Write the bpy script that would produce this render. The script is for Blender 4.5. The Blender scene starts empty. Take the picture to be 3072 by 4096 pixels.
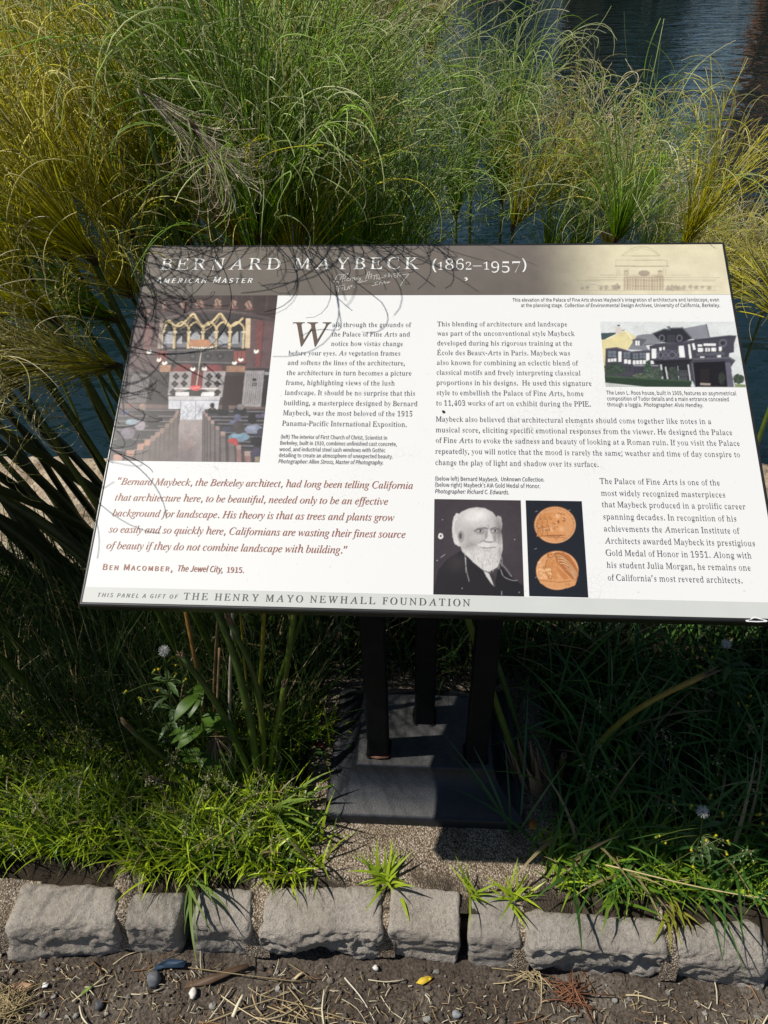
import bpy, math, random
import numpy as np
from mathutils import Vector, Matrix, Quaternion
from mathutils.geometry import tessellate_polygon

# ---------------------------------------------------------------- camera, sky, sun, exposure
scene = bpy.context.scene
COL = scene.collection
CAM_R = np.array([[0.99815, 0.01621, -0.05863], [0.05572, -0.63007, 0.77453], [-0.02439, -0.77637, -0.62981]])
CAM_C = np.array([0.0006, -0.6268, 1.4716])
FPX = 2825.0                                    # focal length in pixels of the 3072 x 4096 photograph
cd = bpy.data.cameras.new("camera")
cam = bpy.data.objects.new("camera", cd)
COL.objects.link(cam)
cd.sensor_fit = 'VERTICAL'
cd.sensor_height = 36.0
cd.lens = 36.0 * FPX / 4096
cd.clip_start, cd.clip_end = 0.02, 2000
cam.matrix_world = Matrix(((CAM_R[0, 0], -CAM_R[0, 1], -CAM_R[0, 2], CAM_C[0]), (CAM_R[1, 0], -CAM_R[1, 1], -CAM_R[1, 2], CAM_C[1]),
                           (CAM_R[2, 0], -CAM_R[2, 1], -CAM_R[2, 2], CAM_C[2]), (0, 0, 0, 1)))
scene.camera = cam

SUN_EL = math.radians(58)
SUN_TO = Vector((-math.cos(SUN_EL) * 0.9934, -math.cos(SUN_EL) * 0.115, math.sin(SUN_EL)))    # towards the sun: left, a little in front
world = bpy.data.worlds.new("World")
scene.world = world
world.use_nodes = True
wn = world.node_tree.nodes
sky = wn.new('ShaderNodeTexSky')
sky.sky_type = 'NISHITA'
sky.sun_disc = False
sky.sun_elevation = SUN_EL
sky.sun_rotation = math.atan2(SUN_TO.x, SUN_TO.y)
sky.air_density, sky.dust_density, sky.ozone_density = 1.0, 0.4, 2.0
wn['Background'].inputs[1].default_value = 0.06
world.node_tree.links.new(sky.outputs[0], wn['Background'].inputs[0])
sd = bpy.data.lights.new("sun", 'SUN')
sd.energy = 5.0
sd.angle = math.radians(0.53)
sd.color = (1.0, 0.955, 0.88)
sun = bpy.data.objects.new("sun", sd)
COL.objects.link(sun)
sun.rotation_euler = SUN_TO.to_track_quat('Z', 'Y').to_euler()
sun.location = (-6, -1, 10)
vs = scene.view_settings
vs.view_transform = 'Standard'
vs.look = 'None'
vs.gamma = 1.0
vs.exposure = 0.0
scene.cycles.max_bounces = 8
scene.cycles.transparent_max_bounces = 8

# ---------------------------------------------------------------- helpers
RNG = np.random.default_rng(7)
random.seed(7)
PS = 3072 / 1659                                # the photograph was measured on a 1659 px wide view


def ray(x, y):
    return CAM_R @ np.array([(x - 1536) / FPX, (y - 2048) / FPX, 1.0])


def at(x, y, z, s=PS):                          # the point of the level z seen at a pixel
    d = ray(x * s, y * s)
    return CAM_C + d * ((z - CAM_C[2]) / d[2])


def aty(x, y, Y, s=PS):                         # the point of the upright plane y = Y seen at a pixel
    d = ray(x * s, y * s)
    return CAM_C + d * ((Y - CAM_C[1]) / d[1])


def lin(c, k=1.0):
    c = np.asarray(c, float) / 255
    return np.where(c < .04045, c / 12.92, ((c + .055) / 1.055) ** 2.4) * k


_T = np.random.default_rng(3).random(4096)


def vnoise(p, seed=0):                          # smooth value noise, p (..., 3) -> 0..1
    p = np.asarray(p, float)
    i = np.floor(p).astype(np.int64)
    f = p - i
    f = f * f * (3 - 2 * f)
    out = 0
    for dx in (0, 1):
        for dy in (0, 1):
            for dz in (0, 1):
                h = (i[..., 0] + dx) * 73856093 ^ (i[..., 1] + dy) * 19349663 ^ (i[..., 2] + dz) * 83492791 ^ (seed * 2654435)
                w = (f[..., 0] if dx else 1 - f[..., 0]) * (f[..., 1] if dy else 1 - f[..., 1]) * (f[..., 2] if dz else 1 - f[..., 2])
                out = out + w * _T[(h ^ (h >> 7)) & 4095]
    return out


def fbm(p, oct=4, seed=0):
    p = np.asarray(p, float)
    a, t, s = .5, 0, 0
    for k in range(oct):
        t = t + a * vnoise(p * 2 ** k + 17.3 * k, seed + k)
        s += a
        a *= .5
    return t / s


def nt(name):
    m = bpy.data.materials.new(name)
    m.use_nodes = True
    t = m.node_tree
    return m, t, t.nodes['Principled BSDF'], t.links.new


def setp(b, col=None, rough=None, spec=None, metal=None):
    if col is not None:
        b.inputs['Base Color'].default_value = (*col, 1)
    if rough is not None:
        b.inputs['Roughness'].default_value = rough
    if spec is not None:
        b.inputs['Specular IOR Level'].default_value = spec
    if metal is not None:
        b.inputs['Metallic'].default_value = metal


def tex(t, kind, scale, detail=4, rough=.55, vec=None, dist=0):
    n = t.nodes.new('ShaderNodeTex' + kind)
    n.inputs['Scale'].default_value = scale
    if kind == 'Noise':
        n.inputs['Detail'].default_value = detail
        n.inputs['Roughness'].default_value = rough
        n.inputs['Distortion'].default_value = dist
    if vec is not None:
        t.links.new(vec, n.inputs['Vector'])
    return n


def ramp(t, src, stops):
    r = t.nodes.new('ShaderNodeValToRGB')
    e = r.color_ramp.elements
    while len(e) < len(stops):
        e.new(.5)
    for k, (p, c) in enumerate(stops):
        e[k].position = p
        e[k].color = (*c, 1) if len(c) == 3 else c
    t.links.new(src, r.inputs[0])
    return r.outputs[0]


def mixc(t, fac, a, b, mode='MIX'):
    n = t.nodes.new('ShaderNodeMix')
    n.data_type = 'RGBA'
    n.blend_type = mode
    for v, i in ((fac, 0), (a, 6), (b, 7)):
        if hasattr(v, 'is_linked') or hasattr(v, 'links'):
            t.links.new(v, n.inputs[i])
        else:
            n.inputs[i].default_value = v if i == 0 else (*v, 1)
    return n.outputs[2]


def bump(t, b, src, strength, dist, prev=None):
    n = t.nodes.new('ShaderNodeBump')
    n.inputs['Strength'].default_value = strength
    n.inputs['Distance'].default_value = dist
    t.links.new(src, n.inputs['Height'])
    if prev is not None:
        t.links.new(prev, n.inputs['Normal'])
    t.links.new(n.outputs[0], b.inputs['Normal'])
    return n.outputs[0]


def objco(t):
    return t.nodes.new('ShaderNodeTexCoord').outputs['Object']


def noisy(name, c1, c2, scale, rough=.6, bs=.0, bd=.002, bscale=None, spec=.4, metal=0, detail=5):
    m, t, b, L = nt(name)
    co = objco(t)
    n = tex(t, 'Noise', scale, detail, .6, co)
    L(ramp(t, n.outputs[0], [(.3, c1), (.7, c2)]), b.inputs['Base Color'])
    setp(b, None, rough, spec, metal)
    if bs:
        n2 = tex(t, 'Noise', bscale or scale * 4, 5, .65, co)
        bump(t, b, n2.outputs[0], bs, bd)
    return m


def leafmat(name, trans=.35, rough=.45, spec=.35, tint=(1, 1, 1), patt=None):
    """foliage: colour from the plant's own colour attribute, some light passes through"""
    m, t, b, L = nt(name)
    a = t.nodes.new('ShaderNodeAttribute')
    a.attribute_name = "Col"
    col = a.outputs['Color']
    if patt:
        n = tex(t, 'Noise', patt, 3, .6, objco(t))
        col = mixc(t, .35, col, ramp(t, n.outputs[0], [(.35, (.25, .25, .25)), (.65, (1, 1, 1))]), 'MULTIPLY')
    L(col, b.inputs['Base Color'])
    setp(b, None, rough, spec)
    tr = t.nodes.new('ShaderNodeBsdfTranslucent')
    L(col, tr.inputs[0])
    mx = t.nodes.new('ShaderNodeMixShader')
    mx.inputs[0].default_value = trans
    L(b.outputs[0], mx.inputs[1])
    L(tr.outputs[0], mx.inputs[2])
    L(mx.outputs[0], t.nodes['Material Output'].inputs[0])
    return m


def attrmat(name, rough=.4, spec=.4, coat=0):
    m, t, b, L = nt(name)
    a = t.nodes.new('ShaderNodeAttribute')
    a.attribute_name = "Col"
    L(a.outputs['Color'], b.inputs['Base Color'])
    setp(b, None, rough, spec)
    if coat:
        b.inputs['Coat Weight'].default_value = coat
        b.inputs['Coat Roughness'].default_value = .12
    return m


def tag(o, label=None, cat=None, group=None, kind=None):
    for k, v in (('label', label), ('category', cat), ('group', group), ('kind', kind)):
        if v:
            o[k] = v
    return o


def empty(name, loc, label, cat, group=None):
    o = bpy.data.objects.new(name, None)
    COL.objects.link(o)
    o.location = loc
    o.empty_display_size = .05
    return tag(o, label, cat, group)


def rootloc(p):
    while p.parent is not None:
        p = p.parent
    return np.array(p.location)


def mesh(name, V, F, mat, parent=None, col=None, smooth=True, local=False):
    """one mesh object from world-space points (kept relative to its thing's base)"""
    V = np.asarray(V, float).reshape(-1, 3)
    if parent is not None and not local:
        V = V - rootloc(parent)
    me = bpy.data.meshes.new(name)
    if isinstance(F, np.ndarray):
        n, k = F.shape
        me.vertices.add(len(V))
        me.vertices.foreach_set('co', V.astype(np.float32).ravel())
        me.loops.add(n * k)
        me.loops.foreach_set('vertex_index', F.astype(np.int32).ravel())
        me.polygons.add(n)
        me.polygons.foreach_set('loop_start', (np.arange(n) * k).astype(np.int32))
        me.update(calc_edges=True)
    else:
        me.from_pydata([tuple(v) for v in V], [], [tuple(f) for f in F])
        me.update()
    if col is not None:
        at_ = me.color_attributes.new("Col", 'FLOAT_COLOR', 'POINT')
        c = np.ones((len(V), 4), np.float32)
        c[:, :3] = col
        at_.data.foreach_set('color', c.ravel())
    if smooth:
        me.polygons.foreach_set('use_smooth', [True] * len(me.polygons))
    if mat is not None:
        me.materials.append(mat)
    me.validate()
    o = bpy.data.objects.new(name, me)
    COL.objects.link(o)
    if parent is not None:
        o.parent = parent
    return o


class MB:
    """collects pieces of ONE part"""
    def __init__(s):
        s.V, s.F, s.C, s.n = [], [], [], 0

    def add(s, V, F, col=None):
        V = np.asarray(V, float).reshape(-1, 3)
        s.V.append(V)
        s.F += [tuple(int(i) + s.n for i in f) for f in F]
        s.C.append(np.tile(np.asarray(col if col is not None else (1, 1, 1), float), (len(V), 1)) if col is None or np.ndim(col) == 1 else np.asarray(col))
        s.n += len(V)
        return s

    def build(s, name, mat, parent=None, smooth=True, local=False):
        return mesh(name, np.concatenate(s.V), s.F, mat, parent, np.concatenate(s.C), smooth, local)


def box(lo, hi):
    x0, y0, z0 = lo
    x1, y1, z1 = hi
    V = [(x0, y0, z0), (x1, y0, z0), (x1, y1, z0), (x0, y1, z0), (x0, y0, z1), (x1, y0, z1), (x1, y1, z1), (x0, y1, z1)]
    return V, [(0, 3, 2, 1), (4, 5, 6, 7), (0, 1, 5, 4), (1, 2, 6, 5), (2, 3, 7, 6), (3, 0, 4, 7)]


def tube(P, R, n=6, cap=True):
    P = np.asarray(P, float)
    R = np.broadcast_to(R, (len(P),))
    T = np.gradient(P, axis=0)
    T /= np.linalg.norm(T, axis=1, keepdims=True) + 1e-12
    ref = np.array([.31, .95, .12]) if abs(T[0] @ np.array([.31, .95, .12])) < .9 else np.array([1., 0, 0])
    A = np.cross(T, ref)
    A /= np.linalg.norm(A, axis=1, keepdims=True) + 1e-12
    B = np.cross(T, A)
    th = np.arange(n) * 2 * math.pi / n
    V = P[:, None] + R[:, None, None] * (A[:, None] * np.cos(th)[None, :, None] + B[:, None] * np.sin(th)[None, :, None])
    m = len(P)
    F = [(i * n + j, i * n + (j + 1) % n, (i + 1) * n + (j + 1) % n, (i + 1) * n + j) for i in range(m - 1) for j in range(n)]
    if cap:
        F += [tuple(range(n - 1, -1, -1)), tuple((m - 1) * n + j for j in range(n))]
    return V.reshape(-1, 3), F


def bez(pts, n=12):                              # smooth curve through points (Catmull-Rom)
    p = np.asarray(pts, float)
    p = np.vstack([2 * p[0] - p[1], p, 2 * p[-1] - p[-2]])
    out = []
    k = len(p) - 3
    for t in np.linspace(0, k - 1e-9, n):
        i = int(t)
        f = t - i
        a, b, c, d = p[i:i + 4]
        out.append(.5 * (2 * b + (c - a) * f + (2 * a - 5 * b + 4 * c - d) * f * f + (3 * b - a - 3 * c + d) * f ** 3))
    return np.array(out)


def gridfaces(h, w):
    i = np.arange(h - 1)[:, None] * w + np.arange(w - 1)[None]
    return np.stack([i, i + 1, i + w + 1, i + w], -1).reshape(-1, 4)


def ell(c, r, n=8, m=6, seed=0, rough=0):
    """small lumpy ellipsoid"""
    th = np.linspace(0, 2 * math.pi, n, endpoint=False)
    ph = np.linspace(0, math.pi, m)
    D = np.stack([np.sin(ph)[:, None] * np.cos(th), np.sin(ph)[:, None] * np.sin(th), np.cos(ph)[:, None] + 0 * th], -1).reshape(-1, 3)
    k = 1 + rough * (vnoise(D * 1.7 + seed * 3.1, seed) - .5) * 2
    F = [(i * n + j, (i + 1) * n + j, (i + 1) * n + (j + 1) % n, i * n + (j + 1) % n) for i in range(m - 1) for j in range(n)]
    return D * k[:, None] * np.asarray(r) + np.asarray(c), F


def ribbons(base, az, h, w, a0, bend, seg=4, col=None, tip=None, twist=None, tipw=.05):
    """many grass blades at once -> verts, faces, colours"""
    N = len(base)
    t = np.linspace(0, 1, seg + 1)
    ang = a0[:, None] + bend[:, None] * t[None] ** 1.3
    st = h[:, None] / seg
    r = np.concatenate([np.zeros((N, 1)), np.cumsum(np.sin(ang[:, :-1]) * st, 1)], 1)
    z = np.concatenate([np.zeros((N, 1)), np.cumsum(np.cos(ang[:, :-1]) * st, 1)], 1)
    d = np.stack([np.cos(az), np.sin(az)], -1)
    P = np.empty((N, seg + 1, 3))
    P[..., 0] = base[:, None, 0] + r * d[:, None, 0]
    P[..., 1] = base[:, None, 1] + r * d[:, None, 1]
    P[..., 2] = base[:, None, 2] + z
    pa = az + math.pi / 2 + (twist if twist is not None else 0)
    s = np.stack([np.cos(pa), np.sin(pa), 0 * pa], -1)
    wt = w[:, None] * np.maximum((1 - t[None] ** 2.2), tipw) * (.7 + .6 * np.minimum(t[None] * 3, 1)) * .5
    V = np.stack([P - s[:, None] * wt[..., None], P + s[:, None] * wt[..., None]], 2).reshape(-1, 3)
    k = (np.arange(N)[:, None] * (seg + 1) + np.arange(seg)[None]) * 2
    F = np.stack([k, k + 1, k + 3, k + 2], -1).reshape(-1, 4)
    C = col[:, None] * (1 - t[None, :, None] ** 2) + (tip if tip is not None else col)[:, None] * t[None, :, None] ** 2
    C = np.repeat(C[:, :, None], 2, 2).reshape(-1, 3)
    return V, F, C


def threads(P, R, col):
    """many thin 3-sided strands: P (N, M, 3), R (N, M), col (N, M, 3)"""
    N, M, _ = P.shape
    T = np.gradient(P, axis=1)
    T /= np.linalg.norm(T, axis=2, keepdims=True) + 1e-12
    A = np.cross(T, np.array([.3, .2, .93]))
    A /= np.linalg.norm(A, axis=2, keepdims=True) + 1e-9
    B = np.cross(T, A)
    V = np.stack([P + R[..., None] * (A * math.cos(q) + B * math.sin(q)) for q in (0, 2.094, 4.189)], 2).reshape(-1, 3)
    k = (np.arange(N)[:, None] * M + np.arange(M - 1)[None]).reshape(-1) * 3
    F = np.concatenate([np.stack([k + j, k + (j + 1) % 3, k + 3 + (j + 1) % 3, k + 3 + j], -1) for j in range(3)])
    return V, F, np.repeat(col[:, :, None], 3, 2).reshape(-1, 3)


# ---------------------------------------------------------------- materials
M_soil = noisy('bed_soil', (.022, .017, .012), (.06, .046, .032), 18, .95, .8, .01, 60, .15)
M_stone = None
M_black = noisy('black_powder_coat', (.005, .0053, .006), (.009, .0095, .011), 30, .6, .25, .0008, 500, .1)
M_rust = noisy('rusty_steel', (.10, .035, .018), (.26, .10, .05), 90, .85, .6, .001, 300, .2)
M_leaf = leafmat('grass_blades', .38, .42, .4)
M_ray = leafmat('papyrus_rays', .45, .6, .12)
M_stem = leafmat('papyrus_stems', .06, .4, .4, patt=60)
M_dry = leafmat('dry_straw', .15, .75, .2)
M_attr = attrmat('painted_bits', .6, .3)

# ================================================================ ground, path, water
def axis(parts):
    out = []
    for a, b, s in parts:
        out += list(np.arange(a, b - 1e-9, s))
    return np.array(out + [parts[-1][1]])


# soil of the planting bed
xs = axis([(-60, -4, 8), (-4, -1.4, .2), (-1.4, 1.5, .03), (1.5, 4, .2), (4, 60, 8)])
ys = axis([(-.06, .9, .03)])
X, Y = np.meshgrid(xs, ys)
Z = -.018 + .018 * (fbm(np.stack([X * 9, Y * 9, 0 * X], -1), 4, 5) - .5) * (np.abs(X) < 4)
pad = np.clip(1 - np.maximum(np.abs(X - .02) - .22, 0) / .12, 0, 1) * np.clip(1 - np.maximum(np.abs(Y - .22) - .25, 0) / .1, 0, 1)
Z -= pad * .02
G0 = np.stack([X, Y, Z], -1)
skirt = G0[:1].copy()
skirt[..., 1] -= .004
skirt[..., 2] = -.16
ground = mesh('ground', np.concatenate([skirt, G0]), gridfaces(len(ys) + 1, len(xs)), M_soil)
tag(ground, 'dark brown soil of the planting bed', None, None, 'structure')


# dirt path in front of the kerb
m, t, b, L = nt('dirt_path')
co = objco(t)
n1 = tex(t, 'Noise', 7, 5, .6, co)
n2 = tex(t, 'Noise', 160, 4, .7, co)
v1 = tex(t, 'Voronoi', 210, vec=co)
base_c = ramp(t, n1.outputs[0], [(.32, (.07, .055, .043)), (.52, (.12, .098, .078)), (.7, (.2, .172, .142))])
spk = ramp(t, n2.outputs[0], [(.35, (.35, .33, .32)), (.6, (1, 1, 1)), (.78, (1.9, 1.8, 1.6))])
c = mixc(t, 1.0, base_c, spk, 'MULTIPLY')
L(c, b.inputs['Base Color'])
setp(b, None, .95, .15)
p = bump(t, b, n2.outputs[0], .9, .004)
bump(t, b, v1.outputs['Distance'], .5, .003, p)
xs = axis([(-60, -4, 8), (-4, -1.1, .1), (-1.1, 1.1, .006), (1.1, 4, .1), (4, 60, 8)])
ys = axis([(-60, -4, 8), (-4, -.5, .1), (-.5, -.05, .006)])
X, Y = np.meshgrid(xs, ys)
near = (np.abs(X) < 1.1) & (Y > -.55)
q = np.stack([X, Y, 0 * X], -1)
Z = -.098 + near * (.02 * (fbm(q * 6, 3, 11) - .5) + .012 * np.maximum(fbm(q * 55, 3, 21) - .5, -.1) + .006 * (fbm(q * 140, 2, 31) - .5))
Z -= .010 * np.clip((Y + .19) / .06, 0, 1) * near
path = mesh('path', np.stack([X, Y, Z], -1), gridfaces(*X.shape), m)
tag(path, 'trodden brown dirt path strewn with straw', None, None, 'structure')

# exposed-aggregate concrete round the sign's foot
def aggregate(name, soil):
    m, t, b, L = nt(name)
    co = objco(t)
    vo = tex(t, 'Voronoi', 300, vec=co)
    n1 = tex(t, 'Noise', 14, 4, .6, co)
    gr = ramp(t, vo.outputs['Color'], [(.1, (.22, .17, .12)), (.45, (.44, .36, .27)), (.75, (.60, .51, .40)), (.95, (.75, .69, .6))])
    dk = ramp(t, vo.outputs['Distance'], [(.25, (1, 1, 1)), (.7, (.3, .27, .24))])
    c = mixc(t, 1, gr, dk, 'MULTIPLY')
    c = mixc(t, 1, c, ramp(t, n1.outputs[0], [(.3, (.55, .5, .44)), (.55, (1, 1, 1))]), 'MULTIPLY')
    if soil:
        sx = t.nodes.new('ShaderNodeSeparateXYZ')
        L(co, sx.inputs[0])
        n4 = tex(t, 'Noise', 9, 5, .65, co)
        ad = t.nodes.new('ShaderNodeMath')
        ad.operation = 'MULTIPLY_ADD'
        L(sx.outputs['Y'], ad.inputs[0])
        ad.inputs[1].default_value = 4.5
        L(n4.outputs[0], ad.inputs[2])
        c = mixc(t, ramp(t, ad.outputs[0], [(.44, (1, 1, 1)), (.60, (0, 0, 0))]), c, (.055, .042, .03))      # soil washed up along the kerb
    L(c, b.inputs['Base Color'])
    setp(b, None, .9, .25)
    iv = t.nodes.new('ShaderNodeMath')
    iv.operation = 'MULTIPLY'
    iv.inputs[1].default_value = -1
    L(vo.outputs['Distance'], iv.inputs[0])
    bump(t, b, iv.outputs[0], .9, .004)
    return m


M_agg = aggregate('exposed_aggregate', True)
M_mortar = aggregate('gritty_mortar', False)
xs = np.linspace(-.38, .42, 90)
ys = np.linspace(-.045, .56, 70)
X, Y = np.meshgrid(xs, ys)
edge = .05 * (fbm(np.stack([X * 7, Y * 7, 0 * X], -1), 3, 44) - .5)
fall = np.clip((np.maximum(np.abs(X - .02) - .25 + edge, 0)) / .05, 0, 1)
Z = -.006 - .035 * fall + .004 * (fbm(np.stack([X * 30, Y * 30, 0 * X], -1), 3, 8) - .5)
footing = mesh('paving', np.stack([X, Y, Z], -1), gridfaces(*X.shape), M_agg)
tag(footing, 'sandy exposed aggregate concrete around the foot of the sign', None, None, 'structure')

# lagoon water
m, t, b, L = nt('lagoon_water')
co = objco(t)
mp = t.nodes.new('ShaderNodeMapping')
mp.inputs['Scale'].default_value = (.62, 1.0, 1)
mp.inputs['Rotation'].default_value = (0, 0, math.radians(12))
L(co, mp.inputs[0])
w1 = tex(t, 'Noise', 2.2, 3, .5, mp.outputs[0], .6)
w2 = tex(t, 'Noise', 8.5, 3, .55, mp.outputs[0], .4)
setp(b, (.006, .017, .019), .035, .5)
b.inputs['IOR'].default_value = 1.5
p = bump(t, b, w1.outputs[0], 1.0, .048)
bump(t, b, w2.outputs[0], 1.0, .006, p)
WZ = -.27
water = mesh('water', [(-400, .9, WZ), (400, .9, WZ), (400, 500, WZ), (-400, 500, WZ)], [(0, 1, 2, 3)], m)
tag(water, 'dark rippled lagoon water', None, None, 'structure')

# far bank, seen only as reflections in the water
m_bank = noisy('far_bank', (.03, .035, .015), (.07, .07, .03), .6, .95)
bank = mesh('terrain', [(-400, 62, WZ + .05), (400, 62, WZ + .05), (400, 75, 1.2), (-400, 75, 1.2), (400, 500, 1.6), (-400, 500, 1.6)], [(0, 1, 2, 3), (3, 2, 4, 5)], m_bank)
tag(bank, 'low grassy far bank of the lagoon', None, None, 'structure')

# stone coping along the water's edge
m, t, b, L = nt('tan_limestone')
co = objco(t)
n1 = tex(t, 'Noise', 9, 6, .65, co)
n2 = tex(t, 'Noise', 70, 5, .7, co)
c = ramp(t, n1.outputs[0], [(.3, (.17, .12, .08)), (.45, (.42, .33, .23)), (.6, (.52, .44, .33)), (.72, (.45, .27, .10))])
c = mixc(t, .8, c, ramp(t, n2.outputs[0], [(.35, (.25, .24, .23)), (.5, (1, 1, 1))]), 'MULTIPLY')
L(c, b.inputs['Base Color'])
setp(b, None, .9, .2)
bump(t, b, n2.outputs[0], .8, .01)
xs = axis([(-4, -2, .1), (-2, 2, .016), (2, 4, .1)])
ys = np.linspace(.84, 1.5, 44)
X, Y = np.meshgrid(xs, ys)
q = np.stack([X, Y, 0 * X], -1)
wob = .05 * (fbm(q * 5, 2, 9) - .5)
joint = np.minimum(np.abs((X + wob + .31) % .74 - .37), np.abs(Y - 1.16 - wob))
Z = -.004 + .03 * (fbm(q * 5, 3, 61) - .5) + .022 * (fbm(q * 22, 3, 62) - .5) - .03 * np.exp(-(joint / .012) ** 2)
Z[0] = -.2
Z[-1] -= .02
top = np.stack([X, Y, Z], -1)
skirt = top[-1:].copy()
skirt[..., 1] += .015
skirt[..., 2] = -.6
wall = mesh('retaining_wall', np.concatenate([top, skirt]), gridfaces(len(ys) + 1, len(xs)), m)
tag(wall, 'low tan stone wall at the edge of the lagoon behind the sign', 'wall')


# ================================================================ kerb stones
def cubegrid(nx, ny, nz):
    """points of a box surface in -1..1 with shared edges"""
    V, F, idx = [], [], {}

    def vid(p):
        k = tuple(round(c, 5) for c in p)
        if k not in idx:
            idx[k] = len(V)
            V.append(p)
        return idx[k]
    for ax in range(3):
        u, v = [a for a in range(3) if a != ax]
        n = (nx, ny, nz)
        for sgn in (-1, 1):
            for i in range(n[u]):
                for j in range(n[v]):
                    q = []
                    for di, dj in ((0, 0), (1, 0), (1, 1), (0, 1)):
                        p = [0, 0, 0]
                        p[ax], p[u], p[v] = sgn, -1 + 2 * (i + di) / n[u], -1 + 2 * (j + dj) / n[v]
                        q.append(vid(tuple(p)))
                    flip = (sgn < 0) ^ (ax == 1)
                    F.append(q[::-1] if flip else q)
    return np.array(V), F


def rock(corners, r, amp, seed, n=(76, 28, 28), ridge=0.0):
    """rounded, chipped block between 8 corners: corners[z][y][x], z 0 bottom / 1 top, y 0 front / 1 back"""
    V, F = cubegrid(*n)
    c = np.asarray(corners, float)
    ext = np.array([np.linalg.norm(c[1, 0, 1] - c[1, 0, 0]), np.linalg.norm(c[1, 1, 0] - c[1, 0, 0]), np.linalg.norm(c[1, 0, 0] - c[0, 0, 0])]) / 2
    P = V * ext
    inner = np.clip(P, -(ext - r), ext - r)
    d = P - inner
    l = np.linalg.norm(d, axis=1, keepdims=True)
    d = d / np.maximum(l, 1e-9)
    P = inner + d * np.minimum(l, r)
    U = (P / ext + 1) / 2
    W = 0
    for k in (0, 1):
        for j in (0, 1):
            for i in (0, 1):
                w = (U[:, 0] if i else 1 - U[:, 0]) * (U[:, 1] if j else 1 - U[:, 1]) * (U[:, 2] if k else 1 - U[:, 2])
                W = W + w[:, None] * c[k, j, i]
    q = W * np.array([1, 1, 1.6])
    front = np.clip(-d[:, 1], 0, 1)
    n1 = fbm(q * 14 + seed * 5.1, 4, seed) - .5
    n2 = np.abs(fbm(q * 22 + seed * 2.3, 4, seed + 9) - .5)
    n3 = fbm(q * 75, 3, seed + 3) - .5
    st = np.floor((W[:, 2] * 60 + 3 * fbm(q * 9, 3, seed + 5))) / 60
    disp = amp * (1.6 * n1 * (.55 + .9 * front) - (1.5 + ridge) * n2 * (.35 + 1.1 * front) + .5 * n3) + front * .12 * amp * np.sin(st * 700)
    lump = np.stack([fbm(W * np.array([9, 9, 5]) + seed * 7.7 + 31 * k, 2, seed + 20 + k) - .5 for k in range(3)], -1)
    W = W + lump * np.array([.016, .026, .022]) * np.clip((W[:, 2:3] + .1) / .06, 0, 1)      # no two blocks are square
    return W + d * disp[:, None], F


m, t, b, L = nt('grey_basalt')
co = objco(t)
n1 = tex(t, 'Noise', 10, 5, .6, co)
n2 = tex(t, 'Noise', 120, 6, .75, co)
n3 = tex(t, 'Noise', 420, 3, .6, co)
oi = t.nodes.new('ShaderNodeObjectInfo')
c = ramp(t, n1.outputs[0], [(.3, (.31, .275, .235)), (.5, (.43, .39, .34)), (.7, (.52, .48, .43))])
c = mixc(t, .85, c, ramp(t, n2.outputs[0], [(.33, (.45, .42, .4)), (.5, (1, 1, 1)), (.7, (1.22, 1.2, 1.17))]), 'MULTIPLY')
c = mixc(t, .7, c, ramp(t, n3.outputs[0], [(.36, (.55, .5, .47)), (.47, (1, 1, 1))]), 'MULTIPLY')
c = mixc(t, .4, c, ramp(t, oi.outputs['Random'], [(0, (.33, .295, .26)), (1, (.46, .40, .33))]))
L(c, b.inputs['Base Color'])
setp(b, None, .78, .3)
p = bump(t, b, n2.outputs[0], 1.0, .008)
bump(t, b, n3.outputs[0], .8, .002, p)
M_stone = m

K4 = lambda x, y: (x * .66305, 3300 + y * .66305)                      # the three kerb details of the photograph
K5 = lambda x, y: (1000 + x * .66305, 3300 + y * .66305)
K6 = lambda x, y: (1972 + x * .66305, 3300 + y * .66305)
KERB = [  # back left, back right, front left, front right, bottom left, bottom right, rounding, roughness, label
    (K4, (140, 355), (680, 372), (62, 618), (690, 600), (20, 815), (750, 735), .014, .0065, 'long pale kerb stone with a brown stain, at the left end'),
    (K4, (818, 408), (1092, 403), (785, 605), (1044, 612), (775, 748), (1062, 748), .010, .0050, 'small grey kerb stone left of the slot that grass hangs into'),
    (K4, (1228, 395), (1512, 368), (1163, 608), (1492, 612), (1165, 745), (1505, 745), .011, .0055, 'small grey kerb stone right of the slot that grass hangs into'),
    (K5, (125, 372), (778, 352), (62, 650), (785, 650), (62, 752), (803, 772), .013, .0085, 'long rugged kerb stone with a chipped diagonal ridge, below the big clump of grass'),
    (K5, (868, 388), (1236, 408), (862, 655), (1226, 682), (862, 770), (1217, 828), .006, .0060, 'squarish purplish kerb stone with a clean sawn edge left of the wide black slot'),
    (K5, (1362, 408), (1588, 428), (1352, 690), (1618, 680), (1349, 828), (1650, 815), .007, .0055, 'short narrow kerb stone standing right of the wide black slot'),
    (K6, (205, 478), (1010, 560), (222, 738), (1060, 790), (230, 842), (1052, 912), .016, .0085, 'longest kerb stone, its front split by a deep horizontal crack'),
    (K6, (1095, 548), (1600, 528), (1108, 760), (1690, 800), (1108, 895), (1680, 1005), .022, .0085, 'broad rounded kerb stone at the right end of the row'),
]
kerb_xy = []
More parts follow.
